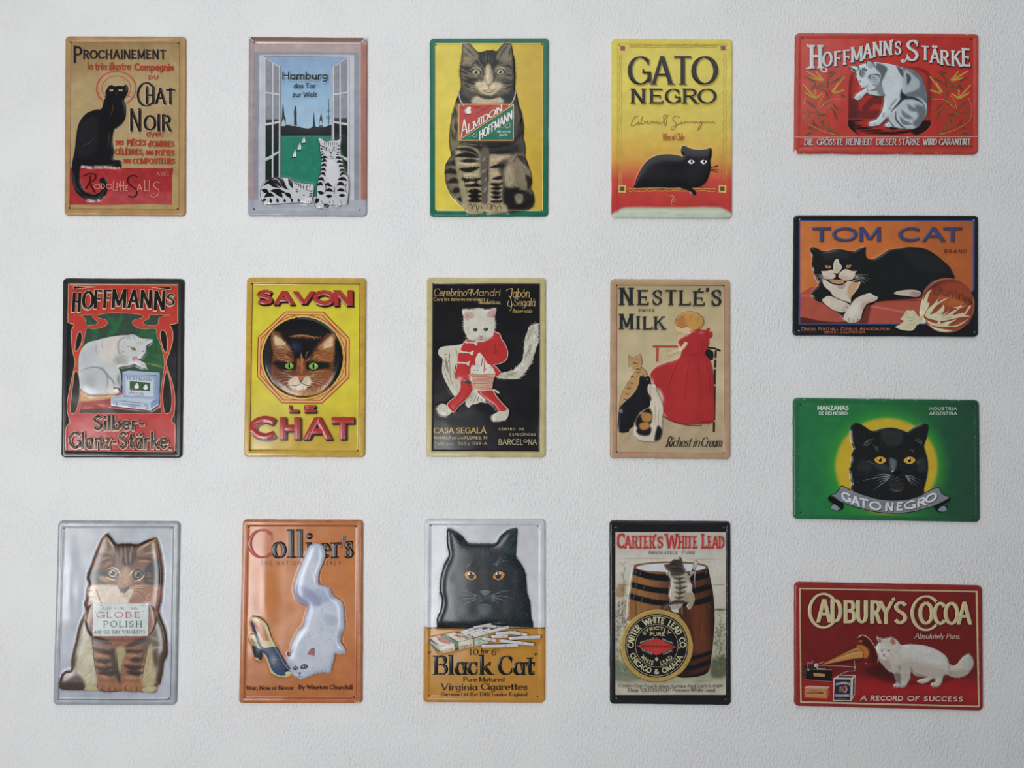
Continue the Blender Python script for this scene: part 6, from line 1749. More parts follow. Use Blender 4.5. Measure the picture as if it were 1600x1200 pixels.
# ================================================================== 11: white and mustard sign, black cat and cigarettes
def sign_black_cat_cigarettes():
    S = Sign('tin_sign', 'white and mustard tin sign with large black cat face above spilled cigarettes', 652, 805, 4,
             [(45, 22), (800, 25), (800, 1176), (35, 1172)], GC, rim=34, rad=28)
    d = lambda s: D(s, .6997, 72, 40)
    cat = spline(d("165,75 185,62 240,85 300,130 350,185 430,195 520,195 600,190 640,130 700,80 760,58 790,70 785,180 780,310 820,370 860,450 870,540 880,640 905,720 915,850 930,900 930,945* 720,935 600,925 500,920 480,940 300,950 75,945* 75,860 105,790 118,700 100,630 102,540 115,460 145,370 180,300 165,210 162,130"))
    pack = spline(P(d("0,1035 230,985 390,1020 405,1110 120,1180 85,1170")), smooth=False)
    S.dome(cat, 4.0, 6); S.emb(pack, 1.0, 5)
    S.emb(spline(d("300,1000 450,930 720,910 1000,1010 990,1060 930,1110 800,1125 470,1120 400,1050")), .8, 8)
    c = Canvas(20, 10, 820, 1190, 'C6C7CC').ramp([(30, 'C2C3C8'), (600, 'CFD0D5')]).noise(60, .04, 2)
    for i in range(120):
        x, y = rng.choice([(rng.uniform(50, 790), rng.uniform(30, 100)), (rng.uniform(50, 130), rng.uniform(40, 680)), (rng.uniform(50, 790), rng.uniform(30, 70))])
        c.line([(x, y), (x + rng.uniform(-6, 6), y + rng.uniform(-4, 4))], rng.uniform(1.5, 3.5), '6A645C', 2, .7)
    mu = Canvas(20, 690, 820, 1190, 'BE8428').ramp([(700, 'BA8029'), (900, 'BD8429'), (1170, 'BB8230')]).noise(60, .06, 3)
    for cc in (c,):
        j = int((705 - cc.y0) / cc.st); jj = int((mu.y0 - cc.y0) / cc.st)
        cc.a[j:] = mu.a[j - jj:j - jj + cc.h - j, :cc.w] if mu.h - (j - jj) >= cc.h - j else cc.a[j:]
        cc.line("20,704 820,706", 6, '17130F', 2, 1, False)
    S.plate(c, c, crest=.7, sink=.7)
    S.holes("84,64 752,68 76,1128 752,1133", r=4.5)
    S.part('horizon_line', 'black line between white and mustard'); S.line('42,705 796,706', 6, '15120F', smooth=False, step=12)
    S.part('black_cat', 'charcoal black cat face and chest with orange eyes', up=.2)
    c = Canvas(110, 70, 740, 720, '22272C')
    c.poly(d("170,80 240,90 320,180 300,280 210,290 170,200"), '2A343B', 12).poly(d("200,130 290,140 300,250 220,260"), '14171B', 12).poly(d("780,80 680,110 620,200 700,280 780,280"), '2E3B42', 12).lines(d("760,100 700,180 660,240|780,160 740,240"), 12, '15181B', 8, .8)
    c.poly(d("120,700 260,760 330,900 80,940"), '1B2025', 14).poly(d("300,800 500,860 720,780 900,760 920,930 300,930"), '1C2226', 16).poly(d("430,400 560,400 560,600 440,600"), '181C20', 14)
    c.lines(d("430,640 470,700 430,730|520,680 560,660 570,710"), 26, '3A4850', 10, .8).poly(d("440,750 550,750 540,820 480,825"), '46545D', 8, .8).poly(d("120,450 240,420 260,700 140,700"), '2B2B30', 20, .7)
    c.lines(d("350,400 400,300|600,380 640,300|480,220 480,330|520,220 530,330|450,300 440,390"), 12, '36424B', 8, .6).poly(d("330,540 420,560 440,640 360,640"), '181C20', 14)
    c.noise(10, .15, 5)
    S.figure(cat, c)
    pt = lambda x, y: (72 + x * .6997, 40 + y * .6997)
    ar = [pt(x, y) + (u, v) for x, y, u, v in ((500, 620, 0, 1), (500, 300, 0, -1), (380, 380, -.4, -1), (620, 380, .4, -1), (230, 180, -.4, -1), (720, 180, .4, -1), (250, 550, -1, .1), (760, 550, 1, .1), (300, 750, -.5, 1), (700, 760, .5, 1), (500, 850, 0, 1), (150, 850, -.4, 1), (860, 850, .4, 1))]
    lt = Canvas(110, 70, 740, 720, '46545E').poly(d("120,450 240,420 260,900 80,900"), '403E44', 30, .6)
    S.hairs(cat, 2300, c, ar, L=14, w=2.0, jit=.3, edge=5, seed=12)
    S.hairs(cat, 1500, lt, ar, L=13, w=1.3, jit=.35, seed=13)
    for x, y, rot, gx in ((374, 478, 18, .3), (626, 478, -18, -.2)):
        X, Y = pt(x, y); eye(S, X, Y, 38, 27, 'C98A2E', rot, pup=.5, pupy=.85, rim='0B0C0E', rimw=1.18, px=.12 if x < 500 else -.1, glint=False)
        S.level += .04; S._disc(X + (-10 if x < 500 else -14), Y - 12, 5, 9, 'E8E6E0', 0); S._disc(X + (16 if x < 500 else 6), Y - 14, 5, 7, 'E8E6E0', 0)
    S.fill(d("455,620 500,615 550,620 530,645 505,660 480,645"), '4E5A62', step=4, up=.06); S.line(d("455,618 500,612 552,618|475,630 500,640 525,630|503,660 503,690|440,748 480,738 530,740 560,750"), 4, '8A959C', taper=2, up=.04)
    S.line(d("440,730 480,715 520,715 570,735"), 6, '08090B', taper=2)
    S.whisk(d("425,655 340,620 250,600|420,665 330,650 260,650|420,680 330,685 250,715|430,690 340,720 270,770|560,660 650,620 750,610|565,670 660,660 770,690|570,680 650,690 700,720|560,690 600,710 630,735|340,400 370,370 350,330|600,390 650,350 720,345|590,380 640,330 700,320"), 2.6, 'A0AAB2')
    S.part('cigarette_packet', 'open cream cigarette packet with green band', up=.3)
    S.fill(P(d("0,1035 230,985 390,1020 405,1110 110,1180 88,1170")), 'C6BEA6', smooth=False, step=5)
    S.fill(P(d("8,1040 90,1105 110,1170 92,1168 0,1090")), '6E6A62', smooth=False); S.fill(P(d("10,1060 85,1110 95,1150 10,1085")), 'B5B1AA', smooth=False)
    S.fill(P(d("60,1030 130,1015 200,1075 180,1090 100,1065")), 'A8332B', smooth=False); S.fill(P(d("150,1050 170,1045 195,1085 150,1090 80,1060")), 'A8332B', smooth=False)
    S.fill(P(d("100,1015 150,1005 265,1070 270,1140 235,1150 230,1090")), '1F5A3C', smooth=False)
    S.line(d("0,1035 110,1110 120,1178|110,1110 395,1040|230,985 395,1022 405,1110"), 2.6, '2A241E', smooth=False, up=.05)
    S.line(d("200,1010 260,1020 290,1050"), 9, 'B23A2C', taper=2); S._disc(*pt(235, 1100), 7, 9, '0F0F0F')
    S.text('CIG', 175, 220, 0, 15, 'A8332B', wt=.2, xf=lambda x, y: (x, 852 - (x - 160) * .2 - y)); S.text('TTES', 262, 315, 0, 15, '5E2A22', wt=.2, xf=lambda x, y: (x, 852 - (x - 160) * .2 - y))
    S.text('10', 155, 172, 0, 14, 'A08A3A', wt=.2, xf=lambda x, y: (x, 854 - (x - 160) * .2 - y)); S.text('10', 322, 342, 0, 14, 'A08A3A', wt=.2, xf=lambda x, y: (x, 852 - (x - 160) * .2 - y))
    S.text('BLACK CAT', 245, 322, 0, 13, '7A2A22', wt=.18, xf=lambda x, y: (x, 752 + (x - 245) * .3 - y))
    S.fill(P(d("402,1045 530,1010 535,1085 408,1110")), 'B9C4B4', smooth=False); S.line(d("410,1050 525,1020 528,1080 414,1103 410,1050"), 2, '2F6A4A', smooth=False, up=.04)
    S.text('CIGARETTES', 366, 434, 0, 10, '2F6A4A', wt=.16, xf=lambda x, y: (x, 786 - (x - 366) * .2 - y)); S.text('TEN', 372, 398, 0, 10, '2F6A4A', wt=.16, xf=lambda x, y: (x, 804 - (x - 366) * .2 - y))
    for q in ("290,990 400,955", "310,1005 480,960", "400,945 560,915", "370,1010 550,960", "600,935 495,925", "720,935 560,990 400,1020", "600,1000 780,985", "720,985 880,1010", "560,1025 710,1020", "480,1040 600,1060", "720,1040 1000,1025", "640,1060 940,1095", "475,1110 800,1100"):
        pts_ = P(d(q)); a_, b_ = pts_[0], pts_[-1]
        S.part('cigarette', at=S.level + .14)
        S.line([a_, b_], 23, '2E2823', smooth=False, step=14); S.line([a_, b_], 19.5, 'C9C7C4', smooth=False, raise_=.5, up=.05, step=14)
        if a_[0] < b_[0] and b_[0] > 500: S._disc(b_[0], b_[1], 6, 10, '8A6A48', .3)
        m = (a_[0] * .35 + b_[0] * .65, a_[1] * .35 + b_[1] * .65)
        S.level += .05; S._disc(m[0], m[1], 6, 5, '5A5550', .52)
    T_ = '17120C'
    S.part('lettering', 'black serif letters on mustard', at=.8)
    def sf(t, x0, x1, y, h, w=.19, r_=0.0, tr_=.14): S.text(t, x0, x1, y, h, T_, wt=w, con=.35, ser=.07, raise_=r_, split=True, track=tr_, shadow=[(2, 3, 'D9A550', 0)] if r_ else None, up=.003)
    sf('10', 322, 382, 874, 38); S.text('for', 398, 446, 864, 32, T_, wt=.18, con=.4, ser=.06); sf('6', 464, 494, 876, 40); S.text('D', 498, 516, 854, 16, T_, wt=.18, con=.4, ser=.06)
    S.dots("72,856 84,856", 5, T_, up=.05); S.dots("736,868 748,868", 5, T_); S.line("70,868 72,856|82,868 84,856|738,880 738,868|750,880 750,868", 3, T_)
    for t, x0, x1, h in (('B', 108, 186, 122), ('l', 204, 222, 126), ('a', 240, 304, 130), ('c', 318, 376, 130), ('k', 394, 462, 128), ('C', 512, 590, 122), ('a', 606, 668, 130), ('t', 680, 730, 130)):
        sf(t, x0, x1, 1000, h, .2, .6)
    for t, x0, x1, y, h in (('Pure', 288, 372, 1040, 28), ('Matured', 388, 544, 1040, 28), ('Virginia', 150, 374, 1094, 42), ('Cigarettes', 400, 686, 1092, 42)):
        sf(t, x0, x1, y, h, .18, 0, .12)
    S.part('small_lettering', 'small black maker line')
    S.text('Carreras Ltd (Est 1788) London', 148, 562, 1130, 22, T_, wt=.16, con=.5, ser=.06, track=.12, word=1.2); S.text('England', 576, 686, 1130, 22, T_, wt=.16, con=.5, ser=.06, track=.12)
    S.flush()


# ================================================================== 12: black framed sign, kitten on barrel
def sign_kitten_on_barrel():
    S = Sign('tin_sign', 'black framed tin sign with kitten climbing a wooden barrel behind a round barrel lid', 942, 805, 4,
             [(42, 33), (800, 38), (803, 1190), (45, 1182)], GD, rim=26)
    d = lambda s: D(s, .85, 64, 80)
    barrel = spline(d("155,270 230,258 340,255 430,262 560,258 660,268 695,290 712,360 730,450 742,560 745,680 738,800 725,920 705,1040 660,1080 560,1098 470,1090 420,1030 300,900 110,690 105,640 112,520 125,420 140,330"))
    kit = spline(d("372,270 410,262 440,235 475,232 485,210 500,225 510,260 525,300 540,325 570,315 585,275 590,245 610,238 622,255 605,290 590,330 560,370 580,420 578,460 595,490 598,530 570,590 545,590 540,565 555,545 520,545 500,580 480,600 495,655 470,655 430,610 410,570 360,598 350,585 380,558 420,545 410,500 415,440 425,400 405,340 410,315 385,300"))
    lid = ell(334, 812, 228, 228, 70)
    S.dome(barrel, 1.4, 6); S.dome(kit, 1.6, 5); S.emb(lid, 1.4, 5)
    S.emb(box(78, 105, 768, 1122), .5, 5)
    c = Canvas(40, 30, 810, 1195, '1B1B1D').noise(50, .12, 3)
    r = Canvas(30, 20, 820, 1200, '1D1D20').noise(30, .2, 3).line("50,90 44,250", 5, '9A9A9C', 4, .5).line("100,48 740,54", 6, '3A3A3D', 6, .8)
    S.plate(r, c, crest=.6, sink=.4)
    S.holes("82,76 755,78 84,1144 766,1151", r=4, col='8A8A8C')
    S.part('picture', 'pale board fence with plants')
    g = Canvas(60, 90, 790, 1140, 'BDB8AC').ramp([(105, 'B5B0A6'), (300, 'C2BDB0'), (620, 'B7B1A0'), (860, 'A7A68F'), (1010, '9A9878'), (1060, 'B3AC98'), (1120, 'BAB3A2')])
    g.lines("78,268 400,270|520,276 768,272", 4, '8E8270', 3, .8, ).lines("78,432 160,434|690,436 768,432", 7, '8A7248', 3, .9).line("690,590 768,590", 18, '56603C', 6, .9).line("695,678 768,680", 5, '8E8270', 3)
    g.line("78,505 160,500", 5, '8E8270', 3).poly("92,440 140,440 130,505 84,505", '9A7448', 4, .8)
    g.poly("80,900 200,980 240,1030 80,1030", '65705A', 20, .8).poly("680,900 768,880 768,1000 680,1010", '4C543F', 14, .9).lines("90,1010 300,1040 500,1040|560,1040 700,1030", 14, '8F8A68', 10, .7)
    rr = random.Random(8)
    for i in range(120):
        x, y = rr.choice([(rr.uniform(80, 160), rr.uniform(560, 900)), (rr.uniform(700, 766), rr.uniform(690, 880)), (rr.uniform(84, 150), rr.uniform(540, 800))])
        g.line([(x, y), (x + rr.uniform(-12, 12), y - rr.uniform(6, 26))], rr.uniform(4, 8), rr.choice(['4C5340', '6B6E50', '3E4436', '8D8A66']), 2, .8)
    for x0 in (130, 735):
        for i in range(22):
            y = (300 if x0 == 130 else 600) + i * 9
            g.line([(x0, y), (x0 + rr.choice([-1, 1]) * rr.uniform(8, 26), y - rr.uniform(2, 16))], 4, '5E5A3E', 2, .8)
        g.line([(x0 + 4, 290 if x0 == 130 else 600), (x0 - 6, 600 if x0 == 130 else 860)], 4, '6A6240', 2, .8)
    for i in range(260):
        x, y = rr.choice([(rr.uniform(80, 150), rr.uniform(540, 1000)), (rr.uniform(700, 766), rr.uniform(700, 960)), (rr.uniform(84, 160), rr.uniform(600, 760))])
        g.line([(x, y), (x + rr.uniform(-10, 10), y - rr.uniform(4, 16))], rr.uniform(4, 7), rr.choice(['3C4434', '5B6044', '2E352A', '7A7A58', 'A39F80']), 2, .8)
    g.noise(16, .06, 4)
    S.fill(box(78, 105, 768, 1122), g, smooth=False)
    S.part('barrel', 'brown wooden barrel with dark hoops', up=.1)
    w = Canvas(140, 280, 710, 1030, '5E3820').ramp([(150, '7A5230'), (230, '94683C'), (330, '7A5232'), (430, '543222'), (520, '352018'), (600, '54301F'), (650, '44271C'), (700, '201613')], axis=0)
    for i in range(90):
        x = rr.uniform(150, 700); w.line([(x, rr.uniform(300, 800)), (x + (x - 425) * .06, rr.uniform(500, 1020))], rr.uniform(3, 9), rr.choice(['3A2016', 'A87644', '7A4628', '5A3220']), 4, .4)
    w.poly("540,560 620,560 660,900 560,960", '6B3521', 40, .6).poly("430,860 700,880 690,1020 420,1020", '2E1A14', 30, .6)
    for q, wd in (("150,335 195,352 300,382 430,392 560,392 665,362 710,335", 42), ("140,412 178,430 300,462 430,474 570,470 684,436 720,418", 36), ("130,484 166,502 300,538 430,550 570,546 690,512 720,496", 36), ("430,880 560,890 720,836", 24), ("420,950 560,950 710,892", 30), ("440,1010 560,1010 710,960", 26)):
        w.line(q.replace(' ', ' ', 1), wd, '141416', 2, 1, False)
    S.fill(barrel, w)
    S.line("205,370 210,340|230,375 236,350|205,450 210,420|250,465 256,440|190,525 196,490|240,540 244,512|640,370 646,340|660,440 664,420", 5, '4E5258', taper=2, up=.04)
    S.fill([ell(425, 322, 232, 34, 40), ell(425, 324, 215, 26, 40)], '7A5230'); S.fill(ell(425, 326, 216, 27, 40), 'C3C6CC')
    S.line("574,350 572,400 576,460", 5, 'C3C6CC', taper=1); S.line("395,345 398,375", 10, 'C3C6CC', taper=1)
    S.part('kitten', 'grey and white striped kitten', up=.15)
    k = Canvas(350, 240, 600, 650, 'A39A8C').poly(d("375,270 440,235 480,232 500,215 515,290 530,320 500,345 430,350 410,320"), '4A3D35', 5).poly(d("420,380 460,400 440,560 415,520"), 'B8AE9E', 8).poly(d("540,400 580,420 560,480 530,460"), 'BDB4A6', 8).poly(d("520,470 590,490 590,560 550,580 520,540"), '9C8C74', 6).poly(d("430,600 490,600 495,655 460,640"), 'C2BAAC', 5)
    k.lines(d("440,360 480,370 520,360|440,395 480,400 530,390|450,430 490,440 540,425|455,465 490,475 530,460|450,505 480,512 520,500|545,330 565,345|570,300 595,315|430,250 480,270|420,290 470,310"), 16, '2E2722', 5, .9).lines(d("485,350 490,430 485,510"), 14, '38302A', 6, .8).poly(d("590,242 615,240 620,262 598,272"), 'BFB8AC', 3)
    k.line(d('352,588 380,562 420,548 470,540 510,540'), 24, '3A302A', 3, .95, False)
    k.lines(d('440,240 460,232 500,262|400,275 440,262 470,270|430,300 470,290 505,300|450,320 480,312 515,322'), 10, '241E1B', 4, .9)
    k.noise(8, .15, 2)
    S.figure(kit, k)
    pt = lambda x, y: (64 + x * .85, 80 + y * .85)
    S.hairs(kit, 420, k, [pt(440, 280) + (-.3, -1), pt(490, 450) + (0, 1), pt(570, 300) + (.5, -1), pt(550, 540) + (0, 1), pt(400, 560) + (-1, .4), pt(470, 620) + (.3, 1)], L=11, w=1.8, jit=.3, edge=7, seed=14)
    S.line(kit, 2, '2B211B', closed=True, up=.01)
    S.part('barrel_lid', 'round gold-rimmed black barrel lid', up=.15)
    cx, cy = 334, 812
    S.fill([lid, ell(cx, cy, 196, 199, 60)], Canvas(90, 570, 580, 1050, 'B1924C').noise(12, .12, 2), step=5)
    S.line(lid, 3, '4A3A1E', closed=True, up=.02); S.line("430,600 480,620 520,660 550,720 560,800", 26, '4A2A1A', taper=2)
    for i in range(90):
        t = math.radians(i * 4); S.line([(cx + 200 * math.cos(t), cy + 202 * math.sin(t)), (cx + 222 * math.cos(t + .05), cy + 222 * math.sin(t + .05))], 2, '7C6230', up=0, step=20, smooth=False)
    S.fill(ell(cx, cy, 197, 200, 60), '17171A'); S.line(ell(cx, cy, 188, 190, 60), 3, 'B0A888', closed=True, up=.05); S.line(ell(cx, cy, 132, 134, 50), 2.6, 'B0A888', closed=True)
    S.fill(P("210,814 332,762 455,820 332,872"), 'B23530', smooth=False)
    CC = 'C2B98F'
    def ring_text(t, a0, a1, R_, h, top=True, w=.16, col=CC, sp=True):
        m = math.radians
        n = 1000.0
        def xf(x, y):
            th = m(a0 + (a1 - a0) * x / n)
            rr_ = R_ + y if top else R_ - y
            return cx + rr_ * np.sin(th) * 1.0, cy - rr_ * np.cos(th)
        S.text(t, 0, n, 0, h, col, wt=w * 1, xf=xf, split=sp)
    def ring2(t, a0, a1, R_, h, top=True, w=.17, sp=True, track=.13):
        # x along the arc is measured in real units so that stems keep their weight
        n = abs(math.radians(a1 - a0)) * R_
        def xf(x, y):
            th = np.radians(a0) + np.sign(a1 - a0) * x / R_
            rr_ = R_ + y if top else R_ - y
            return cx + rr_ * np.sin(th), cy - rr_ * np.cos(th)
        S.text(t, 0, n, 0, h, CC, wt=w, xf=xf, split=sp, track=track)
    S.part('lettering', 'cream block capitals round the lid')
    ring2('CARTER', -94, -42, 142, 40); ring2('WHITE', -30, 18, 142, 40); ring2('LEAD', 28, 62, 142, 40); ring2('CO.', 72, 96, 142, 40)
    ring2('CHICAGO', 252, 193, 178, 36, top=False); ring2('&', 185, 175, 178, 34, top=False); ring2('OMAHA', 167, 113, 178, 36, top=False)
    ring2('STRICTLY', -50, 48, 100, 22, w=.19); S.text('PURE', 290, 384, 750, 22, CC, wt=.19, split=True)
    ring2('WHITE', 235, 190, 124, 26, top=False, w=.16); ring2('LEAD', 168, 126, 124, 26, top=False, w=.16)
    S.part('small_lettering', 'tiny words around the red diamond')
    rl = lambda x0, y0, k_: (lambda x, y: (x - y * 0, y0 + (x - x0) * k_ - y))
    S.text('DIAMOND', 230, 316, 0, 11, CC, wt=.15, xf=rl(230, 800, -.36)); S.text('BRAND', 370, 432, 0, 11, CC, wt=.15, xf=rl(370, 776, .4))
    S.text('TRADE', 238, 306, 0, 12, CC, wt=.15, xf=rl(238, 842, .4)); S.text('MARK', 374, 430, 0, 12, CC, wt=.15, xf=rl(374, 868, -.4))
    S.text('THE CARTER WHITE LEAD CO.', 232, 436, 822, 12, '4A1512', wt=.13); S.line("334,884 334,908|324,890 344,902|324,902 344,890", 5, CC)
    S.part('lettering', 'tall red capitals')
    def rd(t, x0, x1, yb, h): S.text(t, x0, x1, yb, h, 'AE2F2A', wt=.17, con=.8, ser=.04, raise_=.5, outline=(2, 'C9B8A8'), up=.003)
    for t, x0, x1, h in (('C', 90, 132, 96), ('A', 136, 172, 80), ('R', 182, 214, 80), ('T', 218, 246, 80), ('E', 256, 278, 80), ('R', 290, 320, 80), ("'", 322, 330, 88), ('S', 338, 372, 78), ('W', 392, 462, 92), ('H', 470, 502, 78), ('I', 512, 518, 78), ('T', 524, 552, 78), ('E', 562, 586, 78), ('L', 616, 644, 92), ('E', 654, 676, 78), ('A', 682, 716, 78), ('D', 722, 752, 78)):
        rd(t, x0, x1, 207, h)
    S.part('small_lettering', 'small dark printed lines')
    S.text('Absolutely', 282, 464, 242, 22, '2B2A28', wt=.13, con=.6, ser=.05, caps=.78, track=.25); S.text('Pure', 490, 572, 242, 22, '2B2A28', wt=.13, con=.6, ser=.05, caps=.78, track=.25)
    S.text('Covers One-Fourth More Surface And Lasts Longer', 96, 748, 0, 21, '34322C', wt=.13, con=.6, ser=.04, xf=lambda x, y: (x, 1070 - 6 * np.sin((x - 96) / 652 * 3.14 + 3.14) - y))
    S.text('Than "OLD DUTCH" Process White Lead.', 152, 704, 1102, 24, '34322C', wt=.13, con=.6, ser=.04)
    S.flush()


# ================================================================== 13: red landscape starch sign
def sign_white_cat_on_red():
    S = Sign('tin_sign', 'red landscape tin sign with grey and white cat licking its paw between wheat plants', 1235, 40, 1600 / 310,
             [(42, 55), (1523, 62), (1520, 1035), (32, 1030)], GE, rim=28, rad=26)
    d = lambda s: D(s, .5593, 438.7, 232.3)
    w = lambda s: D(s, .5161, 77.4, 309.7)
    cat = spline(d("55,180* 110,172 180,170 240,145 300,130 310,95 345,90 400,112 480,115 600,130 720,155 830,190 960,215 1040,270 1110,350 1150,460 1175,580 1182,700 1178,820 1165,900 1110,980 1050,1050 960,1080 840,1075 740,1070 660,1050 640,1060 580,1050 575,1010 620,980 610,930 520,1010 470,1030 400,1042 340,1035 345,985 400,960 460,930 520,840 550,740 560,620 500,610 430,605 340,580 320,560 280,590 230,650 180,665 135,640 150,590 210,540 280,500 240,475 190,400 160,330 160,280 90,240"))
    S.dome(cat, 3.0, 8)
    RD = Canvas(20, 40, 1540, 1050, 'A62E26').ramp([(40, 'AC3B31'), (700, 'AE3028'), (1500, 'A22B24')], axis=0).noise(120, .06, 2)
    r = Canvas(10, 30, 1550, 1060, 'A23A30').noise(60, .08, 2)
    for i in range(18):
        x = rng.uniform(60, 1480); y = rng.choice([60, 1028]); r.line([(x, y), (x + rng.uniform(8, 50), y + 2)], 4, 'C9A98A', 2, .6)
    r.line("36,1000 50,1026 66,1032", 8, 'D8CCC0', 3); r.line("1418,74 1430,70", 8, 'E0C8B0', 3)
    S.plate(r, RD, crest=.7, sink=.6)
    S.holes("98,101 1455,108 88,972 1464,974", r=5, col='2A0E0C')
    S.part('base_line', 'pale line above the bottom words'); S.line("34,899 1518,896", 4, 'C9A79A', smooth=False, step=20); S.line("34,906 1518,904", 2, '6A1A16', smooth=False, step=20)
    S.part('dark_ground', 'dark printed backdrop behind the cat')
    g = Canvas(450, 330, 1160, 900, '9E2A22').poly(d("60,320 110,300 100,600 200,700 180,900 50,930"), '4A1A1A', 26, .9).poly(d("60,840 480,800 500,930 50,925"), '551C1C', 20, .8).poly(d("250,760 360,640 480,600 560,650 540,720 420,720 340,800 270,810"), '5A1E1C', 12, .9).line(d("960,190 1100,210 1210,280 1230,420 1215,900"), 46, '6A2220', 20, .8)
    g.poly(P(d("40,930 1240,935 1240,1200 40,1200")), '9E2A22', 3, 1, False)
    g.lines(d("50,960 260,950|60,1000 200,990|80,1040 260,1020|100,1080 400,1060|200,1110 560,1090|300,1140 700,1120|500,1150 900,1130|700,1120 1100,1100|600,1060 760,1080|150,1060 340,1060"), 20, '1D1011', 6, .95).poly(d("1060,1000 1150,950 1240,960 1230,1060 1100,1150 1000,1160 960,1080"), '1D1011', 10)
    g.poly(d("40,950 120,960 160,1100 220,1180 120,1120 40,1040"), '1D1011', 8)
    S.fill(d("85,300* 60,420 52,600 50,800 48,930 50,1030 100,1090 150,1130 195,1165* 1050,1165* 1150,1110 1220,1040 1245,960 1240,700 1245,500 1250,400 1230,290 1180,230 1080,190 960,170* 700,160 400,200 150,260"), g, step=6)
    S.part('grey_cat', 'grey and white cat licking its raised paw', up=.3)
    c = Canvas(460, 270, 1110, 850, 'B4BEC2')
    c.poly(d("820,190 980,220 1120,370 1175,600 1178,720 1060,640 900,620 860,560 980,520 1060,420 960,330 840,260"), '4E565E', 16, .9).poly(d("860,230 960,300 1060,400 1040,500 900,560 830,560 820,400"), '98A2A8', 18)
    c.lines(d("740,180 790,240 825,330|880,290 910,350 890,440"), 34, '2C3034', 10, .9).poly(d("800,500 830,560 900,620 820,650 780,640"), '24282B', 8)
    c.poly(d("450,130 560,170 605,220 560,330 520,420 540,540 580,610 520,600 440,500 480,400 500,300 440,220"), '3E454B', 12, .9)
    c.poly(d("320,310 480,300 490,400 460,460 380,440 330,380"), '9AA4AA', 10).line(d("400,300 470,305 490,350"), 10, '1C1E20', 4).lines(d("390,350 440,340|395,370 450,370|400,400 460,410|380,450 440,460"), 7, '6A7278', 4)
    c.lines(d("215,220 210,290 230,340|240,200 250,260|270,200 265,240|300,220 290,260"), 14, '25282B', 5, .9).poly(d("200,250 280,260 260,340 210,330"), '4E565C', 8, .8)
    c.poly(d("730,760 780,700 860,660 980,650 1080,700 1140,800 1150,900 1080,1030 960,1070 860,1060 780,960 730,880"), 'A5AFB4', 10)
    c.line(d("660,830 760,720 830,650 960,640 1080,690 1140,760"), 26, '1E2225', 9, .95).line(d("720,840 720,940 780,1020 860,1070"), 22, '24282B', 7, .95)
    c.lines(d("900,740 940,790 1020,820|810,820 860,890 960,930|790,920 840,990 940,1010"), 36, '5A646C', 12, .9).poly(d("1000,740 1150,780 1150,920 1040,1050 960,1000 1040,900"), '4A5259', 18, .85)
    c.poly(d("620,880 680,840 710,850 720,960 800,1060 700,1050 640,980"), 'A9B2B6', 6).line(d("620,900 640,980 700,1050 800,1075"), 8, '1C1E20', 5)
    c.lines(d("640,760 680,720 740,640|620,800 650,780|560,840 530,920"), 18, '6E787E', 8, .7).line(d("600,900 560,970 500,1010"), 10, '4A5056', 5)
    c.poly(d("310,110 350,105 410,150 400,200 330,205"), '8E969A', 6).line(d("305,190 305,120 345,95 400,130 420,190 450,215"), 11, '17191B', 4).lines(d("60,190 130,240 160,265|150,185 190,190 185,240"), 14, '17191B', 4)
    c.lines(d("340,580 430,605 540,610|350,530 440,520 460,500|430,480 440,530|480,510 500,580"), 9, '3A4046', 4).poly(d("430,440 520,470 540,590 470,590"), '7A8388', 8, .8)
    c.noise(5, .1, 6)
    S.figure(cat, c, step=4)
    pt = lambda x, y: (438.7 + x * .5593, 232.3 + y * .5593)
    S.hairs(cat, 1500, c, [pt(x, y) + (u, v) for x, y, u, v in ((700, 300, 1, .4), (1000, 300, .7, .8), (1120, 600, .1, 1), (900, 800, .6, .8), (650, 600, -.1, 1), (500, 900, -.4, 1), (540, 250, .2, 1), (400, 400, 1, .3), (250, 250, -.3, -1), (800, 1000, 1, .4))], L=12, w=1.6, jit=.22, seed=15)
    S.line(cat, 3, '1B1A1C', closed=True, up=.02)
    S.line(d("240,470 270,480 310,470 320,440 300,430|280,490 300,495 340,485|180,375 210,385 240,375|190,400 230,410|310,345 340,315 400,305 430,300|310,350 340,365 380,350 410,330|175,600 165,640|200,610 190,650|220,600 215,650|355,1000 350,1030|390,995 380,1030|430,995 420,1030|590,1020 585,1045|620,1015 615,1045|320,560 320,520 300,505|130,235 170,245 180,210|250,250 290,230"), 4, '17181A', taper=2, up=.03)
    S.fill(ell(*pt(348, 338), 17, 9, 14, -20), '9AA3A6', step=4); S._disc(*pt(345, 336), 7, 7, '0E0E0F'); S.fill(ell(*pt(215, 405), 9, 6, 12), '9AA3A6', step=4); S._disc(*pt(216, 405), 4, 4, '0E0E0F')
    S.whisk(d("250,480 200,470 170,465|250,490 200,490 180,500"), 2, 'C9A9A4')
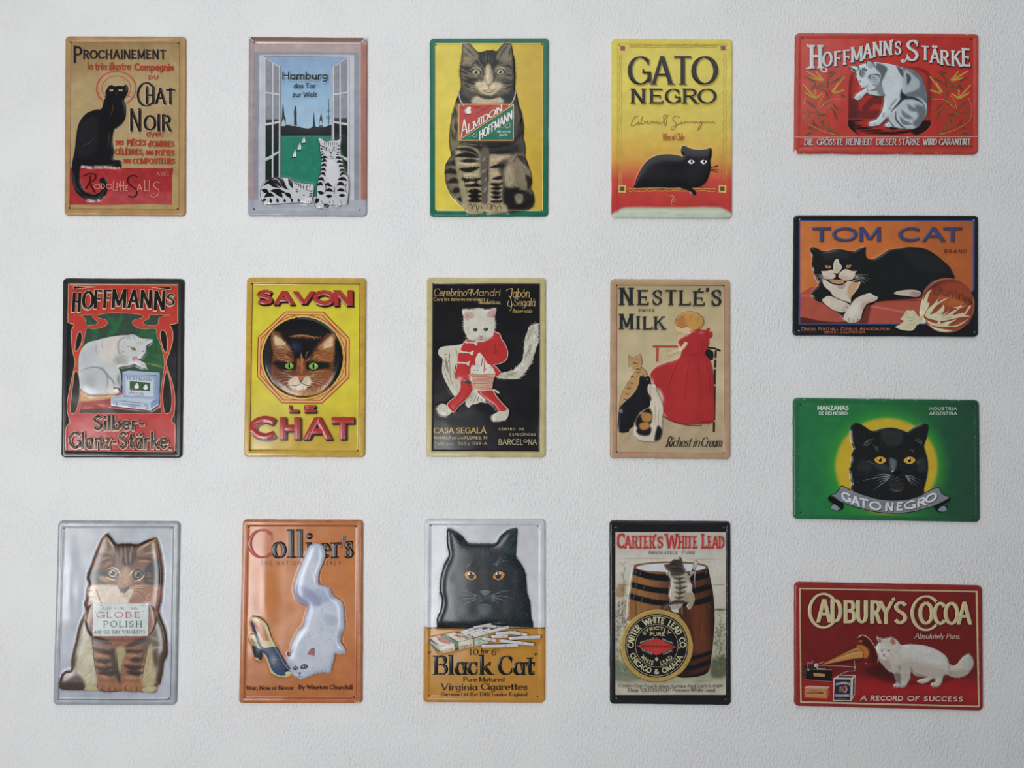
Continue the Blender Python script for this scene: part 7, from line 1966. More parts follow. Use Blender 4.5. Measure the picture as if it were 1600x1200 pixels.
    for mir in (0, 1):
        S.part('wheat_plant', at=1.2)
        def m_(s): 
            return '|'.join(' '.join('%g,%g' % ((1560 - a - 0 if mir else a), b) for a, b, _ in P(q)) for q in s.split('|'))
        st = "560,1100 380,1060 200,980 90,900 45,780 50,640 90,530 150,450|640,1110 480,1040 380,960 310,850|560,1080 470,1000 430,880 420,820|470,1060 360,950 300,840 270,720 300,600 380,480|300,700 360,640 480,560 640,552|280,720 380,640 480,610 520,615|320,690 440,560 490,480|270,700 200,640 110,580 100,540|440,840 420,780 450,700 500,690 540,780 580,900|440,800 340,790 220,750 150,770 130,850 125,930|260,850 200,900 260,960 380,1010|450,350 440,240 410,140|450,340 520,280 640,210|230,360 340,310 430,270|440,360 340,345 240,365|230,370 300,385 400,420 420,520|450,370 460,440 500,470|200,380 230,280 100,210|110,700 150,770|640,470 660,560 640,640|690,690 640,740|60,1100 240,1060|130,1010 260,1030"
        S.line(m_(w(st)), 8, '1C1A10', taper=2, step=9); S.line(m_(w(st)), 4, '6E7A3C', taper=2, up=.06, step=9)
        S.line(m_(w("90,530 50,640 45,780 90,900 200,980 380,1060 560,1105|270,720 300,600 380,480|300,700 360,640 480,560 640,552")), 3.4, 'B59A4A', up=.03, step=9)
        S.line(m_(w("420,250 440,300 430,380|430,150 480,130 540,95|440,240 520,150 590,110|460,320 560,250 650,195|80,190 160,240 250,280|250,290 220,350 170,410|400,420 425,480 420,550|110,560 180,640 260,690|500,620 560,670 600,720|420,790 340,800 280,770|510,690 550,780 585,880|650,450 680,500 730,515|380,850 360,900 380,950|200,850 210,930 280,970|120,1010 200,980|60,1110 200,1075")), 11, '3E4A26', taper=2, up=.03)
        for cx_, cy_, ax, ay, n_ in ((100, 110, 370, 270, 1), (250, 120, 360, 260, 1), (60, 330, 250, 550, 1), (240, 400, 240, 540, 1), (350, 460, 240, 550, 1), (690, 200, 500, 450, 1), (590, 300, 500, 455, 1), (680, 410, 520, 460, 1), (80, 450, 230, 540, 1), (180, 215, 330, 260, 1)):
            k = int(math.hypot(ax - cx_, ay - cy_) / 16)
            for i in range(k):
                t = i / k
                for o in (-1, 0, 1):
                    x = cx_ + (ax - cx_) * t + o * (7 + 12 * t) * (-(ay - cy_)) / math.hypot(ax - cx_, ay - cy_) * .8
                    y = cy_ + (ay - cy_) * t + o * (7 + 12 * t) * (ax - cx_) / math.hypot(ax - cx_, ay - cy_) * .8
                    q = P(m_(w('%g,%g' % (x, y))))[0]
                    S._disc(q[0], q[1], 4.2, 3.0, 'B5963E', .12, n=6)
    S.part('lettering', 'silver white ornamental letters with dark shadow', at=1.6)
    SL = Canvas(60, 80, 1500, 400, 'B9B9B8').noise(14, .12, 3)
    def lt(t, x0, x1, yb, h, wt=.17, sr=.035): S.text(t, x0, x1, yb, h, SL, wt=wt, con=.6, ser=sr, raise_=.7, shadow=[(6, 6, '2A1512', 2)], up=.002)
    lt('H', 162, 250, 346, 190, .17, .05)
    S.line("140,150 134,160 150,172 172,165|240,165 262,172 254,156|128,338 140,348 170,336|240,345 262,372 286,372 294,352 276,344", 12, SL, raise_=.5, step=7)
    L_ = ((('O', 266, 332), 332, 122), (('F', 356, 408), 326, 122), (('F', 428, 482), 316, 122), (('M', 492, 578), 294, 124), (('A', 590, 650), 270, 124), (('N', 668, 734), 252, 122), (('N', 752, 816), 242, 118), (("'", 814, 826), 228, 112), (('S', 842, 890), 238, 112))
    for (t, a, b), y, h in L_: lt(t, a, b, (lambda yy, xx: (lambda x: yy - (x - xx) * .12))(y, (a + b) / 2), h)
    lt('S', 934, 1030, 290, 176, .16)
    S.line("940,262 920,290 900,294 896,282 912,276", 13, SL, raise_=.5, step=7)
    for (t, a, b), y, h in ((('T', 1052, 1118), 280, 116), (('Ä', 1130, 1196), 304, 116), (('R', 1212, 1274), 322, 122), (('K', 1300, 1374), 332, 130), (('E', 1386, 1446), 332, 148)):
        lt(t, a, b, (lambda yy, xx: (lambda x: yy + (x - xx) * .1))(y, (a + b) / 2), h)
    S.part('lettering', 'small silver capitals along the bottom')
    for t, a, b in (('DIE', 110, 180), ('GRÖSSTE', 212, 418), ('REINHEIT', 446, 658), ('DIESER', 688, 848), ('STÄRKE', 868, 1040), ('WIRD', 1064, 1174), ('GARANTIRT', 1196, 1444)):
        S.text(t, a, b, 966, 52, 'B3AEAC', wt=.155, con=.6, ser=.03, slant=.06, shadow=[(3, 3, '2A1512', 1)], split=True)
    S.flush()


# ================================================================== 14: black framed orange crate label sign
def sign_black_and_white_cat():
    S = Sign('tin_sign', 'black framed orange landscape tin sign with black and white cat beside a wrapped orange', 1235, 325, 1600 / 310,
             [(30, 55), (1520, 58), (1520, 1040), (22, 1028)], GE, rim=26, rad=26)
    d = lambda s: D(s, .5593, 129, 283.9)
    o = lambda s: D(s, .4355, 825.8, 516.1)
    body = spline(d("50,60* 120,62 220,115 300,115 420,90 540,100 620,120 690,115 760,75 858,55* 852,180 900,232 970,225 1080,165 1180,100 1300,80") + ' ' +
                  "940,315 1000,316 1070,325 1150,365 1220,420 1280,475 1310,530 1316,570 1200,600 1080,690 1040,725 900,735 800,742 720,755 " +
                  d("1000,850 940,890 860,900 820,1000 770,1110 720,1145 640,1150 560,1130 525,1080 500,1040 450,1000 380,970 310,930 220,860 140,830 80,760 90,690 160,620 175,580 150,540 110,470 100,400 75,320 85,220 60,130"))
    orange = ell(1258, 788, 222, 220, 60)
    S.dome(body, 3.2, 8); S.dome(orange, 3.0, 8)
    bk = Canvas(10, 40, 1540, 1050, '17181A').noise(80, .15, 2)
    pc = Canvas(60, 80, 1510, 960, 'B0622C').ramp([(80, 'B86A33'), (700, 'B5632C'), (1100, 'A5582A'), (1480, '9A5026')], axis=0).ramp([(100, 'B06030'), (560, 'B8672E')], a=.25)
    pc.noise(90, .05, 4)
    r = Canvas(10, 30, 1550, 1060, '18191B').noise(40, .15, 3)
    S.plate(r, bk, crest=.7, sink=.5)
    S.holes("74,92 1478,95 68,989 1482,1001", r=5, col='8A8A88')
    S.part('picture', 'orange ground with red table')
    S.fill(P("66,98* 1486,98* 1484,660* 1456,690* 1440,940* 66,940*"), '3A4878', smooth=False)
    pc.poly(P("80,690 160,640 300,620 500,650 1100,700 1120,940 80,940"), 'A0493A', 2, 1, False)
    pc.poly(P("80,700 180,704 200,720 80,712"), 'B0604E', 3, .8).poly("80,880 250,910 400,920 420,915 500,940 80,940", '4E201A', 5, 1).poly("590,790 650,780 640,860 620,930 560,935 560,880", '4A201C', 10, .8).line("650,792 760,810 880,832 960,845", 12, 'BC6E58', 5, .8, False).line("700,750 900,740 1050,745", 16, '3A1714', 8, .7)
    S.fill(P("80,108* 1472,108* 1470,658* 1446,682* 1430,932* 80,932*"), pc, smooth=False)
    S.part('black_white_cat', 'lying black and white cat with orange eyes', up=.3)
    k = Canvas(140, 300, 1330, 940, '17191A', 3).poly(d("200,130 400,110 600,140 560,240 440,220 280,240"), '222526', 20).poly("900,330 1150,400 1250,520 1000,480", '1E2021', 40)
    S.fill(body, k, step=6)
    Wc = lambda: Canvas(150, 380, 720, 940, 'BDB3A3').noise(20, .06, 2)
    cm = Wc().poly(d("400,460 620,500 760,560 740,620 600,560 450,600"), 'B58E72', 12, .6).poly(d("600,600 740,570 640,800 580,760"), 'B4875C', 12, .8).poly(d("430,600 560,590 520,660 440,650"), '8A5A54', 10, .6).poly(d("400,300 450,320 450,420 400,430"), 'B0A070', 12, .5).poly(d("230,470 340,520 280,540"), 'B08A70', 10, .6)
    S.fill(d("435,232* 455,250 462,290 500,340 490,380 470,400 450,435 385,435 375,400 380,300 400,250"), cm)
    S.fill(d("202,408* 280,405 350,388 370,400 380,440 412,465 408,490 370,520 300,525 245,515 225,470"), cm)
    S.fill(d("540,380* 590,385 640,405 718,408* 690,440 685,480 640,530 560,545 500,530 455,500 450,460 480,420"), cm)
    S.fill(d("320,540 400,530 520,540 535,560 510,585 430,595 360,580"), Canvas(280, 570, 450, 640, 'A8805F').noise(10, .1))
    S.fill(d("222,560 245,525 330,580 380,600 480,610 540,585 600,550 700,570 765,565 740,640 690,710 630,790 625,870 590,850 520,830 420,790 370,760 330,700 250,630"), cm)
    p1 = Wc().poly(d("560,880 600,900 560,980 500,960"), '9A8C7C', 8, .5); 
    S.fill(d("215,830 250,790 300,765 380,785 460,820 540,850 600,885 610,915 560,980 500,1000 440,985 380,965 290,905"), p1)
    p2 = Wc().poly(d("830,850 1010,790 940,830 860,870 790,980 770,900"), 'B58E66', 10, .7).poly(d("600,960 760,850 720,1000 620,1080"), 'C3BDB0', 16)
    S.level += .1
    S.fill(d("530,1090 540,1020 600,930 680,820 760,770 850,735 910,728 960,760 1018,780* 1000,820 940,850 860,880 800,980 775,1090 735,1130 700,1142 660,1152 610,1145 570,1130"), p2)
    S.fill("822,690* 860,672 950,662 1020,668 1046,690 1020,718 940,712 860,704", Canvas(800, 650, 1060, 730, 'B3A69A').poly("980,675 1046,690 1020,720 960,700", '8A6E68', 8, .7))
    K = '111213'
    S.fill(d("380,438 420,442 462,436 455,455 435,475 430,510 412,490 415,470"), K, step=4, up=.08); S.line(d("330,528 380,525 425,500 470,520 540,545|330,535 360,580 440,600 520,590 545,555"), 7, K, taper=2, up=.02)
    for x, y, m_ in ((300, 345, 1), (590, 337, -1)):
        X, Y = 129 + x * .5593, 283.9 + y * .5593
        S.fill(spline([(X - 24, Y - 10 * m_), (X - 8, Y - 9), (X + 12, Y - 8), (X + 24, Y - 2 - 8 * (m_ < 0)), (X + 14, Y + 11), (X - 8, Y + 13), (X - 20, Y + 4)]), 'BB7C44', step=4, up=.03); S.level += .05; S._disc(X, Y + 1, 3, 12, K)
    S.whisk(d("220,470 160,460 105,460|225,485 160,480 115,475|230,500 170,500 125,500|235,510 190,530 165,570|235,520 200,550 180,575|680,470 780,462 885,465|690,490 790,495 905,520|690,500 800,520 900,560|680,510 780,540 840,590|700,480 800,500 890,510|650,540 760,560 830,585"), 3.4, 'B5AFA6')
    S.line(d("510,960 530,985|560,920 590,940|610,1140 600,1090 620,1065|670,1148 665,1090|735,1130 730,1080|340,300 310,280|250,260 275,310|640,200 690,150 740,120"), 4, '2A2826', taper=2)
    S.part('wrapped_orange', 'orange fruit in torn tissue wrapper', up=.5)
    oc = Canvas(1020, 560, 1490, 1020, '8A3D26').poly(o("900,400 1300,520 1250,640 950,620 850,520"), 'A65A2C', 26, .8).poly(o("560,400 800,160 1100,140 1300,220 1000,220 700,330"), '6E2E20', 16, .8).lines(o("650,230 850,150 1100,130|560,900 800,1060 1100,1100 1300,1020|1460,400 1500,650 1440,850"), 22, 'A8674A', 8, .6).noise(30, .08, 3)
    S.fill(orange, oc, step=5)
    TW = Canvas(840, 560, 1490, 1010, 'BDB795').noise(24, .12, 2)
    for q in ("550,820 520,640 560,500 620,380 700,320* 640,440 620,560 660,580 620,680 580,760", "580,820 620,700 720,610 800,520 850,450* 800,570 900,520 1030,470* 880,560 800,620 740,680 690,760 640,820",
              "600,840 760,760 860,680 920,605* 930,700 880,800 980,740 1030,690* 960,780 900,830 1000,780 1100,720 1180,690 1080,660* 1180,650 1230,620 1270,560* 1240,640 1350,620* 1200,690 1080,800 1200,780 1280,760 1320,800 1420,825* 1250,840 1150,860 900,910 780,900",
              "560,830 620,900 780,960 840,880 870,960 960,930 1160,880* 1000,990 1150,990 1400,860* 1200,1000 1000,1020 800,1010 650,950", "500,800 500,600 560,430* 540,560 560,700 560,800", "640,960 760,1030 900,1060 1100,1090* 950,1110 780,1080", "1380,640* 1300,780 1330,780 1450,600*", "1470,440* 1500,580 1480,560"):
        S.fill(o(q), TW, step=5, up=.03)
    S.line(o("760,760 880,780 1000,760|600,720 700,640|900,880 1100,840|700,930 860,1000|1100,980 1300,900"), 3, '8E7A40', taper=2)
    S.fill(o("30,1015* 110,980 200,910 130,880* 190,800 250,715 320,720 390,715 440,790 480,830 510,790 560,850 600,930 560,960 500,955 440,990 400,1050 340,1088 200,1080 120,1060"), TW, step=5, up=.1)
    S.line(o("200,860 350,850 480,860|340,1000 420,920 500,880|360,740 420,830|260,900 380,890 470,850"), 3, '8A8060', taper=2); S._disc(1052, 884, 16, 22, 'B5A878', .4)
    S.part('lettering', 'blue raised capitals')
    for t, a, b in (('T', 172, 328), ('O', 346, 526), ('M', 552, 724), ('C', 876, 1034), ('A', 1070, 1230), ('T', 1226, 1382)):
        S.text(t, a, b, 270, 116, '38406A', wt=.25, con=.65, raise_=.6, shadow=[(4, 4, '5A2A18', 3)], up=.002)
    S.part('small_lettering', 'brown and orange small capitals')
    S.text('BRAND', 1240, 1420, 366, 30, '4A2016', wt=.14, track=.35)
    f_ = (lambda t, a, b, y, h: S.text(t, a, b, y, h, 'A8604E', wt=.17, caps=.8, track=.16))
    for t, a, b in (('Orosi', 84, 202), ('Foothill', 224, 386), ('Citrus', 404, 536), ('Association', 556, 798)): f_(t, a, b, 988, 28)
    S.text('OROSI, CALIFORNIA', 270, 600, 1012, 20, 'A8604E', wt=.17, track=.25)
    # outlined word curving on the fruit
    def so(t, x0, x1, y0, h, k_=0):
        xf = lambda x, y: (825.8 + x * .4355 + y * .1, 516.1 + (y0 + ((x - 720) / 680) ** 2 * 130 + (x - 720) * .1) * .4355 - y)
        S.text(t, x0, x1, 0, h, '8A3F26', wt=.16, con=.6, ser=.05, xf=xf, outline=(4, '3A1410'))
    so('S', 725, 860, 420, 70); so('unkist', 880, 1430, 410, 66)
    S.flush()


# ================================================================== 15: green sign with black cat head and banner
def sign_cat_head_banner():
    S = Sign('tin_sign', 'green landscape tin sign with black cat head on yellow glow above a grey banner', 1235, 612, 1600 / 310,
             [(25, 48), (1527, 66), (1535, 1055), (25, 1028)], GE, rim=30, rad=30)
    d = lambda s: D(s, .6882, 283.9, 196.1)
    cat = spline(d("290,200 290,140 310,90 350,82 400,95 460,130 540,175 640,150 760,138 860,155 945,185 1020,140 1100,105 1160,92 1198,110 1195,180 1180,260 1150,350 1165,420 1188,500 1195,600 1185,700 1165,790 1148,850 1145,900 1060,980 950,1020 820,1035 680,1030 520,1000 400,960 300,880 305,800 290,740 285,680 270,640 290,590 300,520 300,450 325,390 300,310"))
    ban = spline(d("22,950 50,920 110,900 140,870 170,820 200,815 300,865 450,920 600,960 780,978 950,965 1100,920 1220,860 1300,832 1330,840 1360,900 1400,930 1455,960 1450,1000 1300,1060 1180,1100 1000,1135 820,1148 600,1135 400,1090 200,1030 100,1000"))
    S.dome(cat, 3.6, 8); S.dome(ban, 1.6, 6)
    g = Canvas(10, 30, 1550, 1070, '1F6A3C').ramp([(30, '21653F'), (350, '1E7038'), (1100, '1E5A34'), (1300, '1F4A33'), (1530, '214634')], axis=0)
    X, Y = np.meshgrid(g.x0 + np.arange(g.w) * g.st, g.y0 + np.arange(g.h) * g.st)
    rr_ = np.hypot((X - 775) / 418, (Y - 600) / 392)
    m1 = np.clip((1.32 - rr_) / .3, 0, 1)[..., None] ** 2 * .75; g.a = g.a * (1 - m1) + lin('2E8A2C') * m1
    m2 = np.clip((1.03 - rr_) / .1, 0, 1)[..., None]; m2 = m2 * m2 * (3 - 2 * m2); g.a = g.a * (1 - m2) + lin('B49A1E') * m2
    g.noise(100, .05, 3)
    r = Canvas(10, 30, 1550, 1070, '1F5A3C').ramp([(30, '22603F'), (800, '1F6238'), (1530, '1E4032')], axis=0).noise(60, .06, 3)
    for i in range(12):
        x = rng.uniform(60, 1480); r.line([(x, 62 + rng.uniform(-3, 8)), (x + rng.uniform(4, 24), 64 + rng.uniform(-3, 8))], 4, '9FB8A8', 2, .7)
    S.plate(r, g, crest=.6, sink=.5)
    S.holes("82,104 1474,120 82,974 1480,1003", r=5, col='0E2418')
    S.part('cat_head', 'black cat head with amber eyes', up=.3)
    c = Canvas(460, 240, 1120, 880, '17181A', 3)
    c.poly(d("640,180 880,180 860,330 700,340"), '2B2C2C', 26, .9).poly(d("740,500 800,510 820,560 780,660 750,640"), '59666B', 10, .8).poly(d("430,520 540,560 520,640 400,640 360,580"), '2A2A29', 24, .8).poly(d("1060,520 1150,500 1160,640 1080,640"), '2C3133', 24, .8)
    c.poly(d("600,660 740,640 800,720 700,780 600,740"), '25292B', 16, .8).poly(d("730,790 830,760 910,800 880,860 780,870"), '2B2A2A', 10, .9).line(d("740,850 820,878 890,860"), 9, '62605E', 5, .7).poly(d("560,540 700,580 740,640 600,620"), '3A4144', 14, .5)
    c.noise(14, .2, 3)
    S.figure(cat, c)
    pt = lambda x, y: (283.9 + x * .6882, 196.1 + y * .6882)
    ar = [pt(x, y) + (u, v) for x, y, u, v in ((780, 650, 0, 1), (780, 250, 0, -1), (400, 200, -.2, -1), (1100, 200, .2, -1), (400, 600, -1, .3), (1120, 600, 1, .3), (600, 800, -.6, 1), (960, 820, .6, 1), (780, 900, 0, 1))]
    S.hairs(cat, 1100, c, ar, L=17, w=1.9, jit=.3, edge=8, seed=17)
    S.hairs(cat, 350, Canvas(460, 240, 1120, 880, '3A3A38'), ar, L=20, w=1.4, jit=.2, seed=18)
    S.whisk(d("430,345 500,290 570,265|440,320 490,280 560,260|460,350 520,310 560,290|585,410 560,360 530,330|600,400 590,360 570,340|1000,420 1030,375|985,400 975,370|1110,330 1060,290 1010,280|1120,310 1070,270 1020,265|545,560 500,530 450,525|1050,545 1100,520"), 3, '8A9088')
    for x, y in ((628, 515), (968, 518)):
        X_, Y_ = pt(x, y); eye(S, X_, Y_, 47, 30, 'C4962A', 3 if x < 800 else -3, pup=.27, pupy=.6, rim='0A0A0A', rimw=1.16, gx=-.12, gy=-.45)
        S.line(ell(X_, Y_, 30, 22, 20, 0, 190, 350), 2.4, '7A5612', up=.03)
    S.fill(d("765,665 790,645 860,640 880,655 850,685 825,695 800,685"), '0B0B0C', step=4); S.line(d("825,695 825,720|740,745 790,740 825,722 860,740 900,740|800,755 825,750 850,755"), 4, '4A4C4C', taper=2, up=.03)
    S._disc(*pt(772, 645), 6, 6, 'C9D2D6', 0); S.line(d("760,560 775,610 772,645"), 8, '6E7C80', taper=2)
    S.whisk(d("745,700 640,690 540,700|745,715 640,710 360,770|735,725 650,730 570,760|720,735 650,760 580,800|710,745 660,780 600,820|740,690 680,682 600,685|690,760 620,810 540,870|920,700 1000,720 1100,750|930,715 1010,745 1100,800|940,730 1000,770 1060,820|950,740 990,790 1020,820|925,690 980,700 1040,715"), 2.6, 'B5BDC0')
    S.part('banner', 'curved grey ribbon banner', up=.5)
    S.fill(d("60,1075 95,1025 200,1045 180,1090 150,1112 120,1112"), '0C100E', step=5); S.fill(d("62,1075 95,1032 150,1050 168,1080 140,1105 100,1100"), '75828C', step=5)
    S.fill(d("1300,1110 1320,1060 1420,1050 1425,1090 1370,1125 1330,1125"), '0C100E', step=5); S.fill(d("1318,1105 1335,1070 1390,1055 1418,1095 1370,1120"), '75828C', step=5)
    S.fill(d("22,960 60,945 180,1010 210,1050 190,1100 130,1050 60,1010"), '0C100E', step=5); S.fill(d("1455,965 1400,945 1300,1010 1270,1060 1300,1110 1350,1060 1440,1000"), '0C100E', step=5)
    bc = Canvas(290, 740, 1300, 1000, '727880').noise(40, .05, 2)
    b2 = spline(d("40,938 110,905 145,870 172,826 200,822 300,872 450,928 600,968 780,985 950,972 1100,928 1220,868 1300,838 1325,845 1355,905 1400,935 1445,955 1300,1035 1150,1085 1000,1122 820,1138 600,1125 400,1080 200,1015 130,980 90,945"))
    S.fill(b2, bc, step=5); S.line(b2, 6, '0C100E', closed=True, up=.03)
    S.part('lettering', 'white rounded capitals on the banner')
    cv = lambda x: 786 + 0 * x
    def bt(t, x0, x1, tilt, yb, h):
        S.text(t, x0, x1, (lambda x, xm=(x0 + x1) / 2: yb + (x - xm) * tilt), h, 'C2C2C4', wt=.22, slant=.0, raise_=.6, shadow=[(4, 4, '2E3338', 2)], up=.002)
    for a in (('G', 412, 478, .42, 886, 76), ('A', 492, 550, .34, 918, 76), ('T', 548, 622, .26, 935, 76), ('O', 636, 722, .16, 956, 74), ('N', 762, 820, 0, 964, 76), ('E', 852, 900, -.06, 958, 74), ('G', 916, 1000, -.16, 950, 76), ('R', 1018, 1088, -.3, 926, 76), ('O', 1088, 1168, -.4, 892, 74)): bt(*a)
    S.part('small_lettering', 'small white capitals in the top corners')
    S.text('MANZANAS', 216, 466, 150, 38, 'B9C4BC', wt=.21); S.text('DE RIO NEGRO', 228, 456, 189, 28, 'B9C4BC', wt=.19)
    S.text('INDUSTRIA', 1114, 1338, 150, 26, 'A9B8AE', wt=.17, track=.22); S.text('ARGENTINA', 1118, 1338, 188, 26, 'A9B8AE', wt=.17, track=.2)
    S.flush()


# ================================================================== 16: dark red cocoa sign
def sign_white_cat_gramophone():
    S = Sign('tin_sign', 'dark red landscape tin sign with long-haired white cat at a phonograph horn', 1235, 900, 1600 / 310,
             [(35, 48), (1552, 77), (1560, 1090), (35, 1052)], GE, rim=34, rad=30)
    d = lambda s: D(s, .5161, 77.4, 438.7)
    e = lambda s: D(s, .5484, 645.2, 438.7)
    cat = spline(e("95,95* 165,120 240,115 300,105 380,140 420,190 450,212 560,200 700,205 820,225 920,260 1020,310 1090,360 1130,420 1150,480 1210,512 1260,490 1310,430 1370,380 1435,345* 1480,390 1508,450 1500,520 1460,590 1400,650 1300,685 1200,680 1130,650 1090,640 1060,680 1040,760 1000,810 930,822 885,800 890,770 940,750 950,710 900,700 870,730 820,760 750,770 700,755 695,730 740,710 800,690 820,680 700,665 640,645 590,600 580,690 540,770 500,820 430,828 345,815 340,785 380,765 360,690 330,620 270,590 220,550 160,480 120,430 100,350 80,270 85,220 115,190 95,140"))
    horn = spline(d("300,530 500,400 700,290 880,190 915,160 900,110 960,72 1020,85 1090,140 1160,240 1200,340 1220,430 1210,500 1190,545 1140,535 1060,520 1000,490 800,510 500,530 380,540"))
    S.dome(cat, 3.0, 8); S.dome(horn, 1.4, 6)
    c = Canvas(20, 30, 1580, 1100, '7A1F1C').ramp([(60, '6E1C19'), (420, '6A1A18'), (780, '641917'), (850, '7E1A1A'), (930, '8A1A1C'), (1090, '701818')])
    c.poly("100,840 900,860 1300,840 1500,900 1500,1010 100,1000", '93191D', 60, .6).poly("780,700 900,850 780,860 600,760", '35110F', 30, .8).poly("900,860 1300,820 1250,860 1000,880", '4A1412', 16, .7).noise(80, .07, 3)
    r = Canvas(20, 30, 1580, 1110, '832420').ramp([(40, '802622'), (1560, '7A1E1C')], axis=0).noise(50, .07, 4).line("420,68 900,84", 8, 'A06048', 6, .6)
    S.plate(r, c, crest=.8, sink=.6)
    S.part('border_frame', 'cream border line')
    def bq(i): 
        return np.array([(70 + i, 95 + i * .9), (1508 - i, 118 + i), (1526 - i, 1058 - i), (78 + i, 1022 - i)])
    S.fill([bq(0), bq(14)], 'B59A76', step=8, smooth=False); S.line(bq(15), 3, '2E1210', closed=True, smooth=False, step=20, up=.02)
    S.part('phonograph', 'black box phonograph with brass horn', up=.2)
    hc = Canvas(220, 470, 720, 730, '5A1A16').poly(d("360,520 600,400 900,260 960,300 985,410 800,440 400,525"), 'B07A3C', 6).lines(d("420,500 700,380 930,290|500,480 760,370 950,310"), 16, '7A4A26', 6, .8).line(d("450,490 800,360 960,330"), 10, 'CBA060', 5, .8).poly(d("880,240 960,230 1040,270 1070,350 1040,420 990,420 975,330"), 'A8602C', 7).poly(d("920,130 1000,110 1100,200 1180,350 1190,500 1100,480 1090,300 980,200"), '3E1412', 14).line(d("920,170 970,160"), 12, 'C46A3A', 8, .8).line(d("400,530 700,490 1000,450"), 16, '3A1210', 8, .8)
    S.fill(horn, hc, step=5)
    S.line(d("905,110 960,74 1020,85 1090,140 1160,240 1200,340 1220,430 1208,500"), 6, 'B9A090', up=.03); S.line(d("915,250 960,300 985,360 990,410"), 4, '3A1A12')
    S.fill(P(d("60,565 90,550 430,590 505,610 500,795 90,770 55,720")), '17110F', smooth=False); S.fill(P(d("60,565 100,600 90,770 50,715")), '3A302E', smooth=False)
    S.line(d("85,770 300,785 500,800|105,600 300,612 500,615"), 5, '7A6A62', smooth=False); S.fill(P(d("210,660 388,680 388,728 210,712")), 'A87A4E', smooth=False)
    S.fill(P(d("110,560 240,555 420,580 400,605 230,600 100,590")), '2A2220', smooth=False); S.line(d("255,590 330,600 400,600"), 8, '9A8A80')
    S._disc(*P(d("252,545"))[0][:2], 17, 17, 'BDB0A4', .5); S._disc(*P(d("252,545"))[0][:2], 8, 8, '3A2A24', .55)
    S.line(d("120,585 122,505|110,503 190,510|192,510 196,480 185,460|275,545 500,550 700,560 870,575|845,465 850,520 862,560 855,600 852,640|845,632 760,635 680,660 620,690|1020,505 1040,525|370,485 290,520"), 5, 'A08478', up=.03)
    S.dots(d("850,575 130,618 862,575"), 7, 'B09A90', .4)
    S.part('cocoa_box', 'small orange box', up=.1)
    S.fill(P(d("72,885 130,862 462,875 460,975 425,1062 72,1050")), 'B09080', smooth=False); S.fill(P(d("80,905 425,915 425,1060 80,1050")), 'A8633A', smooth=False); S.fill(P(d("425,915 460,880 462,1000 425,1060")), '8A4E30', smooth=False); S.fill(P(d("105,920 405,925 405,1045 105,1035")), 'B47A44', smooth=False)
    S.text("CADBURY'S", 152, 250, 928, 9, '4A1C14', wt=.2); S.text('COCOA ESSENCE', 136, 268, 950, 17, '3A1620', wt=.2); S.line(d("120,1020 380,1028"), 3, '8A3A24', smooth=False)
    S.part('cocoa_tin', 'white and purple carton', up=.1)
    S.fill(P(d("520,745 620,688 865,695 865,740 855,1000 800,1105 512,1100")), 'B0A69E', smooth=False); S.fill(P(d("610,700 840,708 800,742 590,735")), '4E4440', smooth=False); S.fill(P(d("540,762 790,765 782,1090 528,1085")), '2A2138', smooth=False); S.fill(P(d("826,765 856,720 848,990 820,1040")), '2E2226', smooth=False)
    S.text("CADBURY'S", 366, 478, 0, 20, 'B8AEA6', wt=.2, xf=lambda x, y: (x, 882 - 10 * np.sin((x - 366) / 112 * 3.14) - y)); S.text('COCOA ESSENCE', 362, 474, 972, 18, 'B8AEA6', wt=.2); S.line("380,990 448,991", 4, '8A7A76', smooth=False)
    S.fill(ell(404, 912, 17, 26, 16), '6A6048', step=4); S.fill(ell(438, 912, 19, 29, 16), '9A9088', step=4); S.fill(ell(434, 910, 13, 22, 14), '7A2420', step=4); S.line(d("600,880 640,960 660,900"), 5, '4A4034')
    S.part('white_cat', 'long-haired white cat standing', up=.3)
    k = Canvas(680, 480, 1490, 900, 'B0AAA0')
    k.poly(e("440,220 700,210 1000,320 1120,440 1000,500 700,420 480,380"), 'B7B5B0', 26).poly(e("330,500 600,450 900,520 1080,560 1060,660 800,680 600,600 560,700 400,700"), 'A0968A', 30, .8)
    k.poly(e("120,400 250,420 300,560 220,550 150,480"), '948672', 14, .8).poly(e("340,620 420,620 430,760 390,770 360,690"), '5E5248', 10, .85).lines(e("560,520 600,600 570,660|620,600 700,640 820,670|380,510 420,540 400,560"), 18, '6E5E50', 12, .6)
    k.poly(e("1120,600 1300,560 1450,500 1460,590 1300,680 1150,660"), '9A8E7C', 18, .8).poly(e("1300,440 1430,350 1500,450 1440,560 1340,560"), 'A8A49C', 16).line(e("1120,420 1140,560 1160,640"), 14, '7E7468', 10, .6)
    k.poly(e("90,230 150,200 240,250 260,340 200,420 110,380"), 'B9B5AC', 10).poly(e("110,110 150,150 120,180"), '6E5550', 4).poly(e("285,130 320,115 345,150 340,200 290,190"), '9A5A50', 5).line(e("130,260 200,270 270,280"), 10, '8A8274', 8, .6).line(e("110,330 100,380 140,410"), 14, '6E6458', 8, .6)
    k.noise(16, .08, 3)
    S.figure(cat, k)
    pt = lambda x, y: (645.2 + x * .5484, 438.7 + y * .5484)
    S.hairs(cat, 2600, k, [pt(x, y) + (u, v) for x, y, u, v in ((180, 200, 0, -1), (150, 450, .1, 1), (350, 350, .6, .8), (600, 300, 1, .2), (700, 550, .3, 1), (900, 400, 1, .4), (950, 620, .2, 1), (1080, 500, .3, 1), (1220, 600, 1, .2), (1400, 520, .8, -.5), (1430, 400, .2, -1), (450, 700, -.1, 1), (950, 760, 0, 1), (780, 730, -.6, .6))], L=19, w=2.0, jit=.14, edge=6, seed=19)
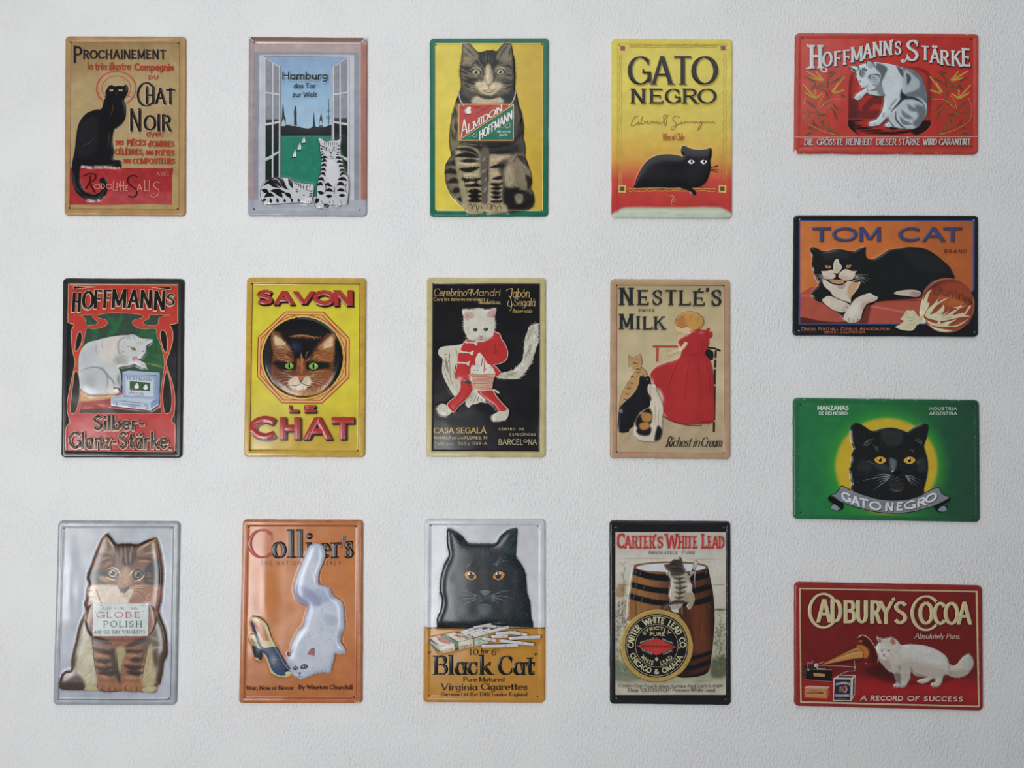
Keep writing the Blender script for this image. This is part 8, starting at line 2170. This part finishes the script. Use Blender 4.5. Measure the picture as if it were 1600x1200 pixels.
    S.line(e("130,275 150,285 170,300|225,290 250,285 275,292"), 8, '1E1C1A', taper=2, up=.05); S.fill(e("165,340 185,345 200,342 185,362"), '2A1E1C', step=3); S.line(e("183,360 160,375|183,360 210,378 230,380"), 3, '3A302C', taper=2)
    S.line(e("100,100 105,150 120,190|285,130 265,185|340,140 352,210|370,790 368,815|410,790 405,822|440,790 440,820|720,740 730,765|910,780 915,810|935,790 940,815"), 3, '5A4E46', taper=2)
    S.part('lettering', 'large cream capitals')
    CR = Canvas(100, 100, 1500, 460, 'B5A880').noise(16, .05, 2)
    def q(t, a, b, y, h, w=.175): S.text(t, a, b, y, h, CR, wt=w, con=.72, raise_=.7, shadow=[(3, 4, '2A0E0C', 3)], up=.002)
    S.text('C', 148, 350, 425, 292, CR, wt=.1, con=.6, raise_=.7, shadow=[(3, 4, '2A0E0C', 3)], up=.002)
    for t, a, b, y, h in (('A', 222, 318, 374, 190), ('D', 330, 404, 374, 190), ('B', 432, 516, 380, 190), ('U', 534, 614, 382, 190), ('R', 648, 722, 382, 188), ('Y', 716, 820, 386, 188), ("'", 826, 842, 220, 50), ('S', 836, 934, 388, 190)): q(t, a, b, y, h)
    S._disc(828, 186, 15, 15, CR, .5)
    S.text('C', 972, 1176, 444, 292, CR, wt=.1, con=.6, raise_=.7, shadow=[(3, 4, '2A0E0C', 3)], up=.002)
    for t, a, b, y, h in (('O', 1042, 1138, 392, 188), ('C', 1158, 1240, 394, 188), ('O', 1246, 1344, 394, 188), ('A', 1352, 1446, 390, 186)): q(t, a, b, y, h)
    S.part('small_lettering', 'pale slanted small words')
    S.text('Absolutely', 994, 1232, 502, 46, 'B99A90', wt=.13, slant=.25, con=.6, track=.09); S.text('Pure.', 1250, 1362, 504, 46, 'B99A90', wt=.13, slant=.25, con=.6, track=.09)
    S.part('lettering', 'pale slanted capitals')
    for t, a, b in (('A', 562, 606), ('RECORD', 640, 898), ('OF', 938, 1032), ('SUCCESS', 1068, 1380)):
        S.text(t, a, b, (lambda x: 1000 + (x - 562) * .012), 42, 'B5A79C', wt=.21, slant=.15, split=True, track=.18)
    S.flush()

for f in (sign_black_cat_poster, sign_window_view, sign_tabby_with_board, sign_wine_cat, sign_white_cat_boxes, sign_face_in_octagon, sign_cat_in_red_coat, sign_red_dress,
          sign_tabby_with_paper, sign_white_cat_and_shoe, sign_black_cat_cigarettes, sign_kitten_on_barrel,
          sign_white_cat_on_red, sign_black_and_white_cat, sign_cat_head_banner, sign_white_cat_gramophone):
    f()
